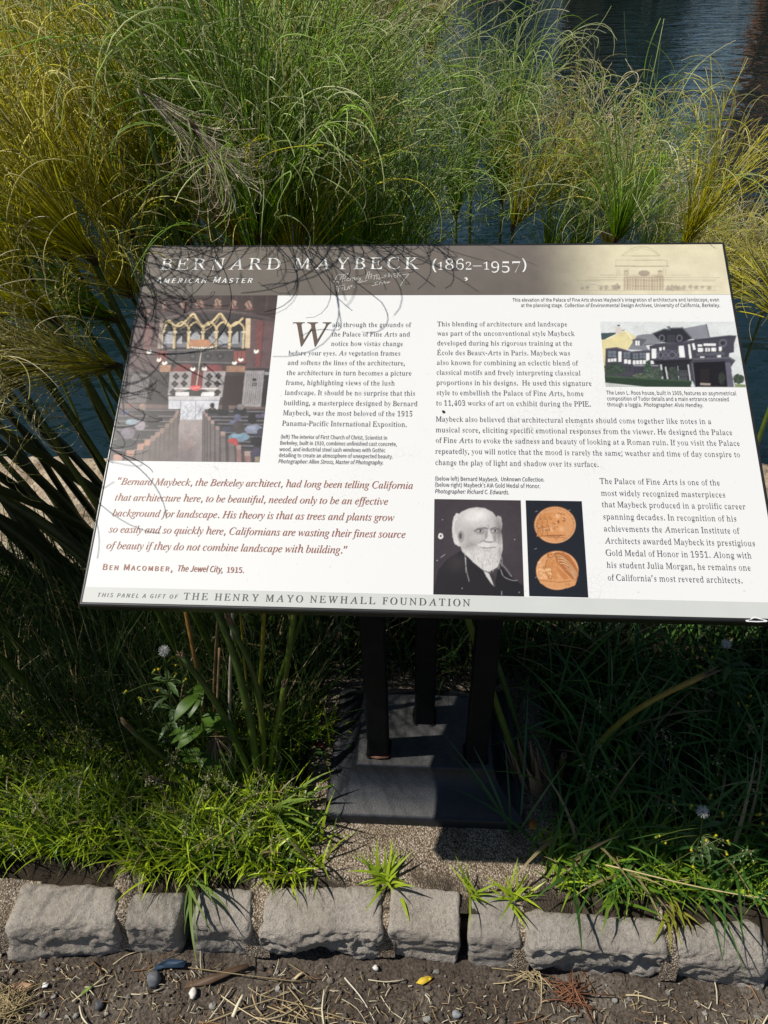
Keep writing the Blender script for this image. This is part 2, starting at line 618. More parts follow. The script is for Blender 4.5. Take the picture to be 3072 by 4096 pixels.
for k, (f, bl, br, fl, fr, dl, dr, rr, am, lab) in enumerate(KERB):
    P = lambda p, z: at(*f(*p), z, 1)
    TBL, TBR, TFL, TFR = P(bl, .002), P(br, .002), P(fl, -.006), P(fr, -.006)
    DFL, DFR = P(dl, -.094), P(dr, -.094)
    DFL[2] = DFR[2] = -.13
    for q, sx, sy in ((TFL, -1, -1), (TFR, 1, -1), (DFL, -1, -1), (DFR, 1, -1), (TBL, -1, .4), (TBR, 1, .4)):
        q[0] += .009 * sx
        q[1] += .006 * sy
    DBL, DBR = TBL.copy(), TBR.copy()
    DBL[2] = DBR[2] = -.13
    V, F = rock([[[DFL, DFR], [DBL, DBR]], [[TFL, TFR], [TBL, TBR]]], rr * 1.15, am * 1.5, k + 2, ridge=1.2 if k in (3, 6) else 0)
    base = np.array([V[:, 0].mean(), V[:, 1].mean(), V[:, 2].min()])
    o = mesh('kerb_stone', V - base, F, M_stone)
    o.location = base
    tag(o, lab, 'kerb stone', 'stones of the kerb between path and bed')
    kerb_xy.append((TFL, TFR, TBL, TBR))

# mortar between the stones (none in the two open slots)
def mortar(xa, xb, y0, y1, ztop, seed, label):
    xs_, ys_ = np.linspace(xa, xb, 26), np.linspace(y0, y1, 26)
    X, Y = np.meshgrid(xs_, ys_)
    s = (Y - y0) / (y1 - y0)
    Z = ztop - .085 * np.clip(1 - s * 3.4, 0, 1) ** 2 + .02 * (fbm(np.stack([X * 35, Y * 35, 0 * X], -1), 4, seed) - .5)
    o = mesh('mortar', np.stack([X, Y, Z], -1), gridfaces(26, 26), M_mortar)
    return tag(o, label, None, None, 'structure')


for a, b2, lab in ((0, 1, ''), (2, 3, ''), (3, 4, ''), (5, 6, ''), (6, 7, '')):
    xa, xb = min(kerb_xy[a][1][0], kerb_xy[a][3][0]) - .012, max(kerb_xy[b2][0][0], kerb_xy[b2][2][0]) + .012
    yf = min(kerb_xy[a][1][1], kerb_xy[b2][0][1])
    mortar(xa, xb, yf - .006, yf + .12, -.009, a + 70, 'pale gritty mortar between two kerb stones')
xl = kerb_xy[0][0][0]
mortar(xl - .4, xl + .03, kerb_xy[0][0][1] - .01, -.02, -.012, 90, 'pale gritty mortar at the left end of the kerb')

# ================================================================ the interpretive sign
PW, PH, TILT = .902, .5858, math.radians(30)
P_X = np.array([1., 0, 0])
P_D = np.array([0, -math.cos(TILT), -math.sin(TILT)])
P_N = np.array([0, -math.sin(TILT), math.cos(TILT)])
P_O = np.array([-PW / 2, 0, .8]) - PH * P_D                # top left corner of the printed face


def PT(u, v, h=0):
    u, v = np.asarray(u, float), np.asarray(v, float)
    return P_O + u[..., None] * P_X + v[..., None] * P_D + h * P_N


def UV(x, y):                                              # photograph pixel -> place on the printed face
    d = ray(x, y)
    k = ((P_O - CAM_C) @ P_N) / (d @ P_N)
    q = CAM_C + d * k - P_O
    return q @ P_X, q @ P_D


c3 = lambda x, y: UV(300 + x * .84388, 960 + y * .84388)   # enlarged details of the photograph the print was measured on
c4 = lambda x, y: UV(1672 + x * .84388, 960 + y * .84388)
c5 = lambda x, y: UV(300 + x * .84388, 1800 + y * .84388)
c6 = lambda x, y: UV(1672 + x * .84388, 1800 + y * .84388)

sign = empty('information_sign', (.007, .3, 0), 'slanted white information panel with printed text and pictures on three black posts', 'sign')

# white board: subtle dirt, scuffs and crackle belong to the weathered surface
m, t, b, L = nt('white_print_board')
co = objco(t)
n1 = tex(t, 'Noise', 90, 6, .7, co)
n2 = tex(t, 'Noise', 6, 4, .6, co)
vo = t.nodes.new('ShaderNodeTexVoronoi')
vo.feature = 'DISTANCE_TO_EDGE'
vo.inputs['Scale'].default_value = 130
L(co, vo.inputs['Vector'])
crk = ramp(t, vo.outputs['Distance'], [(.0, (.55, .55, .53)), (.05, (1, 1, 1))])
mask = ramp(t, n2.outputs[0], [(.56, (0, 0, 0)), (.70, (1, 1, 1))])
c = mixc(t, 1, (.71, .71, .695), ramp(t, n1.outputs[0], [(.27, (.55, .54, .51)), (.34, (1, 1, 1))]), 'MULTIPLY')
crk2 = mixc(t, mask, (1, 1, 1), crk)
c = mixc(t, .55, c, crk2, 'MULTIPLY')
L(c, b.inputs['Base Color'])
setp(b, None, .5, .22)
bump(t, b, n1.outputs[0], .05, .0005)
M_board = m

V = np.concatenate([PT([0, PW, PW, 0], [0, 0, PH, PH], 0), PT([0, PW, PW, 0], [0, 0, PH, PH], -.005)])
panel = mesh('panel', V, [(3, 2, 1, 0), (4, 5, 6, 7), (0, 1, 5, 4), (1, 2, 6, 5), (2, 3, 7, 6), (3, 0, 4, 7)], M_board, sign, smooth=False)

# dark frame: rounded lip round the board, closed tray below
M_frame = noisy('dark_bronze_frame', (.016, .016, .016), (.026, .026, .026), 40, .3, .1, .0005, 300, .5)


def sweep(prof, inset0=0.0):
    """profile (out, h) swept round the board with mitred corners"""
    V, F = [], []
    n = len(prof)
    for cx, cy, sx, sy in ((0, 0, -1, -1), (PW, 0, 1, -1), (PW, PH, 1, 1), (0, PH, -1, 1)):
        for o_, h_ in prof:
            V.append(PT(cx + sx * o_, cy + sy * o_, h_))
    for k in range(4):
        for j in range(n - 1):
            a, b_ = k * n + j, ((k + 1) % 4) * n + j
            F.append((a, a + 1, b_ + 1, b_))
    return np.array(V), F


lip = [(.0003, -.004), (.0003, .0006)] + [(.0022 + .0026 * math.sin(q), -.0030 + .0038 * math.cos(q)) for q in np.linspace(-.55, 2.3, 10)] + [(.0035, -.0075), (.0015, -.009), (.0015, -.038), (-.02, -.0385)]
V, F = sweep(lip)
fb = MB().add(V, F)
fb.add(PT([-.001, PW + .001, PW + .001, -.001], [-.001, -.001, PH + .001, PH + .001], -.0382), [(0, 1, 2, 3)])
frame = fb.build('frame', M_frame, sign)
frame.data.polygons.foreach_set('use_smooth', [True] * len(frame.data.polygons))

# posts and flared foot
for px, py in ((-.093, .247), (.118, .243), (.006, .335)):
    s = .0225
    top = .8 + (py) * math.tan(TILT) - .045
    r = .004
    sec = []
    for cx, cy, a0 in ((s - r, s - r, 0), (-s + r, s - r, 1), (-s + r, -s + r, 2), (s - r, -s + r, 3)):
        for q in (0, .5, 1):
            a = (a0 + q) * math.pi / 2
            sec.append((px + cx + r * math.cos(a), py + cy + r * math.sin(a)))
    n = len(sec)
    V = [(x, y, .085) for x, y in sec] + [(x, y, top + (y - py) * math.tan(TILT)) for x, y in sec]
    F = [(i, (i + 1) % n, n + (i + 1) % n, n + i) for i in range(n)] + [tuple(range(n, 2 * n))]
    post = mesh('post', V, F, M_black, sign, smooth=False)
    # weld bead round the post's foot
    ring = np.array([(px + (s + .002) * math.copysign(min(1, abs(1.3 * math.cos(a))), math.cos(a)), py + (s + .002) * math.copysign(min(1, abs(1.3 * math.sin(a))), math.sin(a)), .0905) for a in np.linspace(0, 2 * math.pi, 33)])
    tv, tf = tube(ring, .0028, 5, False)
    mesh('weld_bead', tv, tf, M_black, post)

xa, xb, ya, yb = -.137, .152, .212, .392
prof = [(.0, .0900), (.0035, .087), (.006, .077), (.011, .064), (.021, .050), (.035, .039), (.051, .030), (.066, .0245), (.0675, .022), (.0675, -.02)]
prof = [tuple(q) for q in np.c_[bez([(o_, h_, 0) for o_, h_ in prof[:-2]], 26)[:, :2]]] + prof[-2:]
base_mb = MB().add([(xa, ya, .09), (xb, ya, .09), (xb, yb, .09), (xa, yb, .09)], [(0, 1, 2, 3)])
for sx0, sy0, sx1, sy1 in ((-1, -1, 1, -1), (1, -1, 1, 1), (1, 1, -1, 1), (-1, 1, -1, -1)):       # four flared sides
    V, F = [], []
    for o_, h_ in prof:
        for t_ in np.linspace(0, 1, 9):
            q = []
            for sx, sy in ((sx0, sy0), (sx1, sy1)):
                q.append(((xb if sx > 0 else xa) + sx * o_, (yb + o_) if sy > 0 else (ya - o_ * 1.28)))
            V.append((q[0][0] + (q[1][0] - q[0][0]) * t_, q[0][1] + (q[1][1] - q[0][1]) * t_, h_))
    base_mb.add(V, [(k * 9 + i, (k + 1) * 9 + i, (k + 1) * 9 + i + 1, k * 9 + i + 1) for k in range(len(prof) - 1) for i in range(8)])
m, t, b, L = nt('dusty_black_paint')
co = objco(t)
n1 = tex(t, 'Noise', 26, 5, .65, co)
n2 = tex(t, 'Noise', 260, 4, .7, co)
vo = tex(t, 'Voronoi', 55, vec=co)
c = ramp(t, n1.outputs[0], [(.35, (.007, .0085, .0115)), (.6, (.013, .0155, .021)), (.75, (.026, .027, .029))])  # bluish tint stands in for the sky's sheen on the black
c = mixc(t, ramp(t, n2.outputs[0], [(.66, (0, 0, 0)), (.74, (1, 1, 1))]), c, (.12, .11, .1))
c = mixc(t, ramp(t, vo.outputs['Distance'], [(.08, (.4, .4, .4)), (.14, (0, 0, 0))]), c, (.04, .038, .036))
ge = t.nodes.new('ShaderNodeNewGeometry')
sz = t.nodes.new('ShaderNodeSeparateXYZ')
L(ge.outputs['Normal'], sz.inputs[0])
n5 = tex(t, 'Noise', 60, 6, .75, co)
dust = mixc(t, ramp(t, sz.outputs['Z'], [(.9, (0, 0, 0)), (.985, (1, 1, 1))]), (0, 0, 0), ramp(t, n5.outputs[0], [(.3, (.25, .25, .25)), (.62, (.95, .95, .95))]))
c = mixc(t, dust, c, (.062, .060, .056))                     # dust settles on the flat top
L(c, b.inputs['Base Color'])
setp(b, None, .48, .5)
bump(t, b, n2.outputs[0], .35, .0015)
base = base_mb.build('base', m, sign)

# ---------------------------------------------------------------- lettering (outlines of a serif, its italic and a sans)
FONT = {'R': {'A': (112, (37,3,32,3,29,4,27,5,26,8,26,12,30,19,38,32,39,34,41,34,74,34,78,17,79,10,78,6,75,4,68,3,68,0,109,0,109,3,103,4,98,5,95,8,94,12,75,102,72,102,18,12,11,5,2,3,3,0,37,0), (42,39,65,79,73,39)), 'B': (86, (31,91,32,93,33,94,34,94,41,95,56,91,63,79,64,69,60,62,51,57,37,56,32,56,31,57,30,58,31,78), (76,64,78,78,66,95,40,100,3,100,3,97,8,96,12,95,14,93,16,90,16,83,15,16,14,10,12,6,9,4,2,3,2,0,47,0,59,1,69,4,76,8,82,15,84,22,83,31,75,46,60,54), (30,48,31,50,32,51,39,51,49,50,57,47,63,41,66,33,67,21,63,12,55,6,42,4,37,5,34,6,31,7,30,11,30,16)), 'C': (94, (46,96,54,97,64,96,71,92,77,85,82,72,85,72,83,101,80,101,79,98,76,98,61,101,52,102,37,100,24,93,16,86,10,78,6,69,3,59,2,49,4,38,8,27,15,17,23,9,33,3,44,-1,56,-2,67,-1,77,3,85,10,92,20,88,22,75,8,58,4,46,6,35,13,27,24,21,38,20,49,20,60,22,71,26,80,31,87,38,93)), 'D': (103, (55,93,67,87,76,76,81,62,83,51,83,41,82,31,78,22,73,15,66,10,57,6,46,5,37,6,35,6,32,8,30,10,30,19,31,88,32,91,33,93,34,94,37,95,41,95), (78,89,68,95,56,99,42,100,4,100,3,97,8,96,12,95,15,93,16,90,16,83,15,16,14,9,13,6,9,4,3,3,2,0,46,0,60,1,72,5,82,10,90,18,96,26,100,36,100,47,99,58,94,70,88,81)), 'E': (92, (60,35,63,35,64,70,61,70,60,64,57,59,51,57,42,56,30,56,31,89,31,92,32,94,34,94,40,95,60,95,66,94,71,92,74,89,76,85,78,78,81,78,80,100,3,100,3,97,8,96,12,95,14,93,16,90,16,83,15,16,14,9,12,6,9,4,2,3,2,0,85,0,89,28,86,28,83,20,80,14,75,10,68,7,61,6,52,5,36,5,33,6,31,8,30,10,30,18,30,51,48,51,52,50,54,49,56,47,58,44,59,40)), 'F': (79, (57,61,54,58,50,57,46,56,31,56,31,90,32,92,33,94,35,95,52,95,60,94,66,92,70,87,73,76,76,76,75,100,3,100,3,97,8,96,12,95,14,93,16,90,16,83,15,16,15,11,14,8,12,5,10,4,7,3,3,3,2,0,45,0,45,3,39,3,35,4,32,6,31,11,30,15,31,50,42,50,49,50,54,49,56,46,59,36,59,34,62,34,63,70,60,70,59,65)), 'G': (110, (62,2,48,5,36,12,28,22,22,37,20,51,21,66,26,79,33,89,43,95,55,97,67,96,78,90,86,82,92,70,94,70,94,101,91,101,90,98,89,96,87,96,84,95,63,101,53,102,37,100,24,94,16,87,10,79,6,70,3,60,2,50,4,39,8,27,15,17,24,9,35,3,48,-1,61,-2,80,0,96,8,96,40,97,43,100,45,103,46,107,46,107,49,66,49,66,46,72,46,76,45,79,43,81,39,81,14,79,9,75,6,69,3)), 'H': (107, (69,96,73,95,76,93,77,90,77,83,77,57,76,56,73,56,34,56,32,56,31,57,30,60,31,84,31,90,33,94,37,96,43,97,43,100,3,100,3,97,8,96,12,95,14,93,16,90,16,83,15,11,14,8,12,5,10,4,7,3,2,3,2,0,42,0,42,3,37,4,34,5,31,7,30,10,29,17,30,49,31,50,34,50,73,50,75,50,76,49,77,46,76,11,75,8,74,5,72,4,68,3,64,3,64,0,104,0,104,3,99,4,95,5,92,7,91,10,91,17,92,84,92,91,94,94,98,96,104,97,104,100,64,100,64,97)), 
'I': (46, (44,97,44,100,3,100,3,97,8,96,12,95,14,93,16,90,16,83,15,16,15,11,14,8,12,5,10,4,7,3,3,3,2,0,43,0,43,3,38,4,34,5,32,7,30,10,30,17,31,84,32,91,34,94,37,96)), 'J': (57, (19,96,23,95,26,94,27,90,28,82,26,6,25,3,22,2,19,3,18,6,17,12,16,14,14,17,11,18,8,19,6,18,4,16,2,14,3,10,5,6,9,2,15,-1,22,-2,31,0,37,6,41,15,42,29,43,86,44,92,45,95,49,96,54,97,55,100,13,100,13,97)), 'K': (106, (92,97,93,100,58,100,58,97,64,96,67,93,66,89,62,83,32,54,31,54,30,57,31,85,31,91,33,95,36,96,42,97,43,100,3,100,3,97,8,96,12,95,14,93,16,90,16,83,15,11,14,8,12,5,10,4,7,3,2,3,2,0,44,0,44,3,38,3,34,4,32,6,30,10,30,16,30,48,30,50,32,50,34,49,68,12,70,8,70,6,68,4,66,3,61,3,60,0,103,0,103,3,98,4,93,6,88,10,82,15,44,57,72,85,80,92,86,96)), 'L': (92, (42,5,37,5,33,6,31,8,30,12,31,84,32,91,34,94,37,97,42,97,43,100,3,100,3,97,8,96,12,95,14,93,16,89,15,16,14,9,12,6,9,4,2,3,2,0,87,0,89,28,86,28,84,20,80,14,76,10,70,7,62,6)), 'M': (122, (90,8,89,6,87,4,84,3,80,2,80,0,119,0,119,3,114,4,110,5,108,7,106,10,106,17,107,84,108,91,110,94,113,96,120,97,120,100,92,100,61,23,31,100,4,100,4,97,9,96,13,95,15,93,17,90,17,83,15,11,14,8,12,5,10,4,7,3,3,3,2,0,35,0,35,3,30,3,26,4,24,7,22,10,22,15,23,84,56,0,57,0,93,84,91,12)), 'N': (103, (100,100,67,100,67,97,73,97,77,96,79,94,81,91,81,82,80,23,24,100,3,100,3,97,8,96,12,94,15,91,16,84,15,16,14,9,12,6,8,4,2,3,2,0,35,0,35,3,30,3,26,4,24,6,22,9,22,18,23,80,83,-2,86,-2,88,84,88,89,89,92,91,95,93,96,96,97,100,97)), 'O': (102, (82,62,83,52,82,42,81,33,78,25,74,17,70,11,64,6,58,3,51,2,41,4,33,9,26,18,22,30,20,38,20,46,20,54,21,62,24,72,27,80,32,88,38,93,45,97,53,98,62,96,70,91,76,83,80,71), (73,98,62,101,51,102,42,101,34,98,26,94,19,88,13,81,8,73,5,64,3,54,2,45,4,35,8,24,14,15,21,8,30,2,40,-1,52,-2,67,0,80,7,85,12,90,18,94,25,97,33,99,41,100,49,100,57,98,65,94,76,89,84,82,92)), 'P': (82, (31,87,31,92,33,94,35,95,38,96,47,95,54,92,59,86,62,78,63,67,59,59,51,54,38,52,32,53,31,53,30,56), (79,70,78,78,66,94,42,100,3,100,3,97,8,96,12,95,14,93,16,90,16,83,15,16,14,9,12,5,9,4,2,3,2,0,44,0,45,3,38,3,34,4,32,6,30,14,30,46,30,47,32,48,45,48,57,49,66,52,73,56,77,62)), 'R': (102, (38,3,34,4,32,6,30,10,30,19,30,50,45,49,77,0,100,0,100,3,94,4,90,7,86,12,81,18,60,50,78,61,81,78,77,88,70,94,59,98,45,100,3,100,3,97,8,96,12,95,14,93,16,90,16,83,15,16,14,10,12,6,9,4,2,3,2,0,44,0,44,3), (30,54,31,89,32,92,33,94,34,94,40,95,56,91,65,78,65,68,61,60,53,55,40,54)), 'S': (66, (27,102,19,101,13,99,8,95,5,90,4,83,5,76,7,70,11,64,17,57,40,38,46,30,49,26,50,22,51,17,50,12,48,8,45,5,41,3,36,2,26,4,17,10,10,19,5,32,2,31,6,-2,8,-2,10,2,14,3,28,-1,38,-2,47,-1,54,2,59,6,62,12,64,19,63,27,58,38,50,48,27,67,23,72,20,76,18,81,17,88,19,93,24,96,30,98,39,96,46,91,51,83,56,72,58,72,55,102,52,102,51,99,48,98,37,101)), 'T': (90, (72,94,78,91,81,87,85,75,88,75,86,100,3,100,2,76,6,76,7,82,8,87,11,90,16,93,22,94,34,95,37,94,38,92,39,90,37,19,37,13,36,9,34,6,32,4,28,3,23,3,23,0,68,0,68,3,61,3,57,4,54,6,52,9,52,14,54,93,54,94,55,94,63,95)), 'U': (105, (68,97,74,97,78,95,80,93,82,89,83,83,82,39,81,26,80,17,76,12,71,8,65,6,57,5,48,6,41,10,35,16,32,24,31,31,32,82,32,89,34,94,38,96,45,97,45,100,3,100,2,97,8,97,12,96,15,94,17,90,17,83,16,30,17,24,22,14,31,5,42,0,56,-2,66,-1,75,2,81,6,85,13,88,23,89,35,90,88,90,90,94,96,100,97,102,97,102,100,68,100)), 'V': (108, (86,92,85,88,81,81,46,20,33,83,32,90,33,94,36,97,42,97,43,100,2,100,3,97,10,96,14,94,16,91,18,85,37,-2,40,-2,94,89,97,94,101,96,105,97,105,100,74,100,74,97,79,97,82,96,84,95)), 'W': (140, (133,96,137,97,137,100,107,100,106,97,115,96,118,93,118,88,116,80,93,26,80,87,80,92,81,94,83,96,86,97,90,97,90,100,52,100,52,97,58,96,62,94,65,91,67,85,68,76,45,25,33,83,32,90,33,94,36,97,43,97,43,100,2,100,3,97,9,97,14,94,16,91,18,85,37,-2,40,-2,70,67,85,-2,88,-2,123,82,126,89,130,94)), 'Y': (106, (103,97,103,100,69,100,69,97,78,96,81,94,82,92,82,89,81,86,76,77,60,50,36,90,36,91,36,94,37,96,40,97,46,97,46,100,2,100,2,97,8,97,12,96,15,93,19,90,23,85,49,43,48,10,47,7,46,5,44,4,40,3,35,3,34,0,79,0,79,3,72,3,68,4,65,6,63,9,63,14,64,44,92,89,96,93,100,96)), 'a': (74, (13,56,12,51,12,47,14,44,15,42,17,41,19,42,20,44,21,46,22,50,21,52,18,59,22,62,32,64,39,63,44,61,47,57,48,52,47,41,28,35,16,29,11,22,9,14,10,7,13,2,16,-1,20,-2,30,0,45,8,50,0,55,-2,61,0,66,6,67,8,66,7,63,8,60,8,58,10,58,45,57,56,53,63,46,67,35,68,28,68,22,66,17,64,15,60), (23,10,20,18,26,30,45,36,48,14,43,11,40,9,37,8,32,7)), 'b': (78, (54,54,57,46,58,34,57,20,54,10,49,5,39,3,28,6,25,15,25,52,26,55,31,58,34,60,40,60,48,59), (65,16,68,25,69,36,68,45,66,53,62,59,57,64,53,68,48,68,40,66,27,60,26,98,6,98,6,94,11,92,14,89,14,84,13,-2,8,-2,22,6,34,0,42,-2,48,-1,55,3,60,8)), 'c': (63, (25,16,21,26,19,40,23,58,36,64,45,62,47,58,47,54,48,46,51,44,53,44,53,46,54,49,55,53,54,59,50,64,45,68,38,69,31,68,23,64,18,58,13,51,10,42,9,32,10,23,13,15,17,8,21,2,27,-1,33,-2,47,2,56,13,57,16,54,10,44,8,33,10)), 'd': (80, (37,60,43,60,47,58,51,55,53,52,53,16,51,12,46,9,42,7,37,6,29,8,23,12,21,21,20,33,21,45,23,54,29,59), (43,94,49,92,52,90,53,86,50,60,38,66,31,68,26,67,20,64,16,58,12,51,10,42,9,32,10,22,12,14,16,8,20,2,25,-1,30,-2,38,0,50,8,51,-2,63,1,72,2,72,6,70,7,66,9,64,12,64,16,65,98,42,98,42,94)), 'e': (65, (23,59,34,64,41,63,46,60,48,54,48,46,47,41,22,41,20,44), (21,36,57,36,56,37,54,50,49,60,43,66,34,68,28,67,21,64,17,59,13,52,10,43,9,34,10,24,13,15,17,8,21,2,27,-1,33,-2,47,2,56,16,57,18,53,12,43,9,26,16)), 'f': (46, (45,87,45,84,45,81,46,78,47,77,48,76,49,77,50,79,51,82,52,86,51,91,48,96,44,99,38,100,29,98,22,94,18,86,16,76,15,67,8,67,8,60,15,60,16,10,16,8,13,6,11,5,7,4,7,0,39,0,39,4,35,4,30,6,28,9,27,14,28,60,40,60,40,67,28,67,27,84,27,89,28,92,33,95,39,95,44,95,47,93)), 'g': (70, (17,15,18,18,21,20,25,22,37,22,43,23,48,25,52,28,55,32,57,38,58,44,57,51,53,58,64,58,64,66,50,66,42,68,34,68,26,68,21,66,17,62,13,58,10,52,10,46,13,32,27,24,17,20,13,16,11,12,10,6,12,0,20,-6,10,-10,8,-16,9,-22,13,-26,21,-29,31,-30,45,-29,56,-24,61,-17,63,-8,62,-2,61,3,59,6,54,9,48,10,30,10,21,12), (46,59,47,54,48,45,47,37,46,31,41,28,34,27,27,28,22,31,20,37,20,45,20,54,22,59,27,63,34,64,41,63), (12,-11,19,-7,44,-7,50,-8,56,-9,60,-11,62,-14,54,-22,35,-25,26,-24,18,-22,12,-19,11,-16)), 'h': (82, (50,58,54,56,55,52,56,47,56,12,53,6,48,4,48,0,74,0,74,4,73,4,68,6,67,8,66,12,66,46,62,63,52,68,43,66,30,57,28,98,8,98,8,95,10,94,14,92,16,90,16,86,16,12,16,8,13,6,8,4,8,0,35,0,35,4,33,4,29,6,27,8,27,12,27,50,35,56,44,58)), 
'i': (43, (27,84,28,89,27,93,25,96,24,99,22,100,19,99,18,96,16,93,16,89,16,84,18,81,19,79,22,78,24,79,25,81), (35,0,34,4,29,6,28,8,27,12,28,67,8,67,8,63,13,61,16,59,16,54,16,12,16,8,13,6,8,4,8,0)), 'k': (77, (30,6,27,8,27,12,27,29,36,32,56,8,56,7,53,4,50,4,50,0,77,0,77,4,75,4,70,7,43,45,56,56,64,61,70,63,70,67,48,67,48,63,53,62,57,60,56,57,53,53,30,36,28,98,8,98,9,94,13,92,16,90,16,86,16,12,16,8,13,6,8,4,8,0,35,0,34,4)), 'l': (43, (35,0,34,4,29,6,28,8,27,12,28,98,8,98,8,94,10,94,14,92,16,90,16,86,16,12,16,8,13,6,8,4,8,0)), 'm': (119, (65,12,65,51,73,56,81,58,87,58,91,56,93,52,93,47,93,12,93,8,91,6,87,4,85,4,85,0,111,0,111,4,110,4,106,6,104,8,104,12,104,46,99,63,90,68,81,66,69,56,60,66,51,68,43,66,29,57,28,67,8,67,8,63,10,63,14,61,16,58,16,55,16,12,16,8,13,6,8,4,8,0,34,0,34,4,28,6,27,8,27,12,27,50,34,56,43,58,49,58,53,56,54,52,55,47,55,12,54,8,53,6,49,4,47,4,47,0,72,0,72,4,71,4,67,6,65,8)), 'n': (82, (50,58,54,56,55,52,56,47,56,12,53,6,48,4,48,0,74,0,74,4,73,4,68,6,67,8,66,12,66,46,62,63,52,68,43,66,30,57,28,67,8,67,8,63,10,63,14,61,16,58,16,55,16,12,16,8,13,6,8,4,8,0,35,0,35,4,33,4,29,6,27,8,27,12,27,50,35,56,44,58)), 'o': (72, (49,58,52,49,52,33,52,18,51,12,50,8,44,4,36,2,29,4,23,8,22,12,21,18,20,33,21,49,23,58,28,63,36,64,44,63), (63,33,62,43,60,52,55,59,50,64,43,67,36,68,29,67,22,64,17,58,13,51,10,43,9,33,10,24,13,15,17,8,22,2,29,-1,36,-2,43,-1,50,2,55,8,60,15,62,23)), 'p': (80, (27,50,34,57,43,60,51,58,57,53,59,45,59,33,58,21,56,13,50,8,42,6,33,8,27,15), (27,-12,30,7,42,0,49,-2,54,-1,60,2,64,8,67,16,70,24,70,34,70,44,67,52,64,59,59,64,55,68,50,69,41,66,29,56,27,67,8,67,8,64,14,61,16,58,16,52,16,-19,16,-22,13,-24,11,-25,8,-27,8,-30,38,-30,38,-26,34,-25,31,-24,28,-21,27,-18)), 'q': (78, (21,47,24,56,30,62,39,64,50,60,53,52,53,14,52,11,47,8,44,7,38,6,30,8,24,13,21,22,20,34), (42,-30,72,-30,72,-26,70,-26,66,-24,64,-22,64,-18,65,69,69,69,56,60,44,67,36,69,30,68,23,64,18,58,13,50,10,41,9,31,10,22,12,14,16,7,20,2,25,-1,30,-2,38,0,50,6,53,-18,52,-22,49,-24,45,-26,42,-26)), 
'r': (62, (35,55,40,56,45,55,48,54,52,50,52,48,53,48,55,48,56,50,57,54,57,57,57,62,55,65,54,68,50,68,47,68,44,65,40,60,29,54,27,67,8,67,8,63,13,61,16,59,16,54,16,12,16,8,13,6,8,4,8,0,38,0,38,4,35,4,31,6,28,8,27,12,27,41,28,47,30,52)), 's': (62, (53,48,48,48,48,69,53,69,51,66,42,66,30,69,23,67,18,62,14,56,13,47,14,42,16,36,20,32,25,28,36,22,44,18,46,12,45,9,41,6,37,4,30,3,22,4,15,8,10,14,10,23,10,-2,9,1,16,2,21,1,28,-1,32,-2,40,-1,45,4,49,11,50,20,50,27,48,33,44,37,39,41,25,48,21,50,18,53,18,56,18,59,22,62,26,63,32,64,39,63,45,60,51,55)), 't': (49, (26,14,26,18,27,60,41,60,41,67,27,67,28,91,28,86,9,64,8,60,14,60,15,15,16,8,18,2,21,-1,26,-2,36,2,43,14,44,16,43,10,36,9,31,9,28,11)), 'u': (81, (64,2,73,3,73,6,68,8,65,11,65,15,66,67,45,67,45,63,47,63,52,61,54,58,54,53,54,14,47,9,38,8,33,8,29,10,26,12,26,16,26,67,6,67,6,63,9,63,13,61,14,58,15,53,15,21,16,11,18,4,22,-1,28,-2,33,-2,38,1,42,4,51,9,52,-2)), 'v': (66, (53,62,57,58,56,54,40,26,23,58,23,59,26,62,31,63,31,67,4,67,4,63,5,62,9,60,11,57,13,53,33,-2,32,-2,51,52,53,57,55,60,61,64,62,67,48,67,48,63)), 'w': (94, (81,67,81,64,84,62,87,61,88,59,87,55,72,30,59,59,62,62,65,63,66,67,40,67,40,64,44,62,47,60,50,50,36,27,20,58,20,61,23,62,26,63,26,67,2,67,2,63,6,61,7,59,8,57,30,-2,26,-2,48,42,64,-2,85,59,88,61,92,64,92,67)), 'x': (69, (44,9,45,6,43,5,41,4,38,4,38,0,65,0,64,3,61,5,58,8,38,40,50,55,58,61,62,64,63,67,47,67,47,63,50,62,53,62,55,60,54,58,52,55,39,44,28,56,25,60,29,62,32,63,32,67,5,67,5,63,8,61,14,57,31,29,18,12,10,6,6,3,5,0,21,0,21,3,17,4,13,7,14,10,16,13,30,24,42,13)), 'y': (65, (23,59,24,61,27,62,31,63,31,67,3,67,3,63,0,63,4,63,6,62,10,59,12,54,35,-1,32,-10,29,-16,24,-20,19,-21,13,-21,11,-19,11,-13,10,-11,9,-9,8,-8,6,-9,5,-11,4,-14,4,-18,4,-23,6,-27,8,-29,11,-30,15,-30,17,-28,20,-25,23,-21,27,-14,53,57,55,60,59,62,60,63,60,67,48,67,48,63,52,62,55,61,56,59,54,52,40,26,24,56)), 'z': (63, (57,23,57,15,51,9,43,6,33,5,22,5,54,62,55,67,11,67,8,46,7,54,13,58,19,61,28,62,41,62,8,3,7,0,54,0)), 
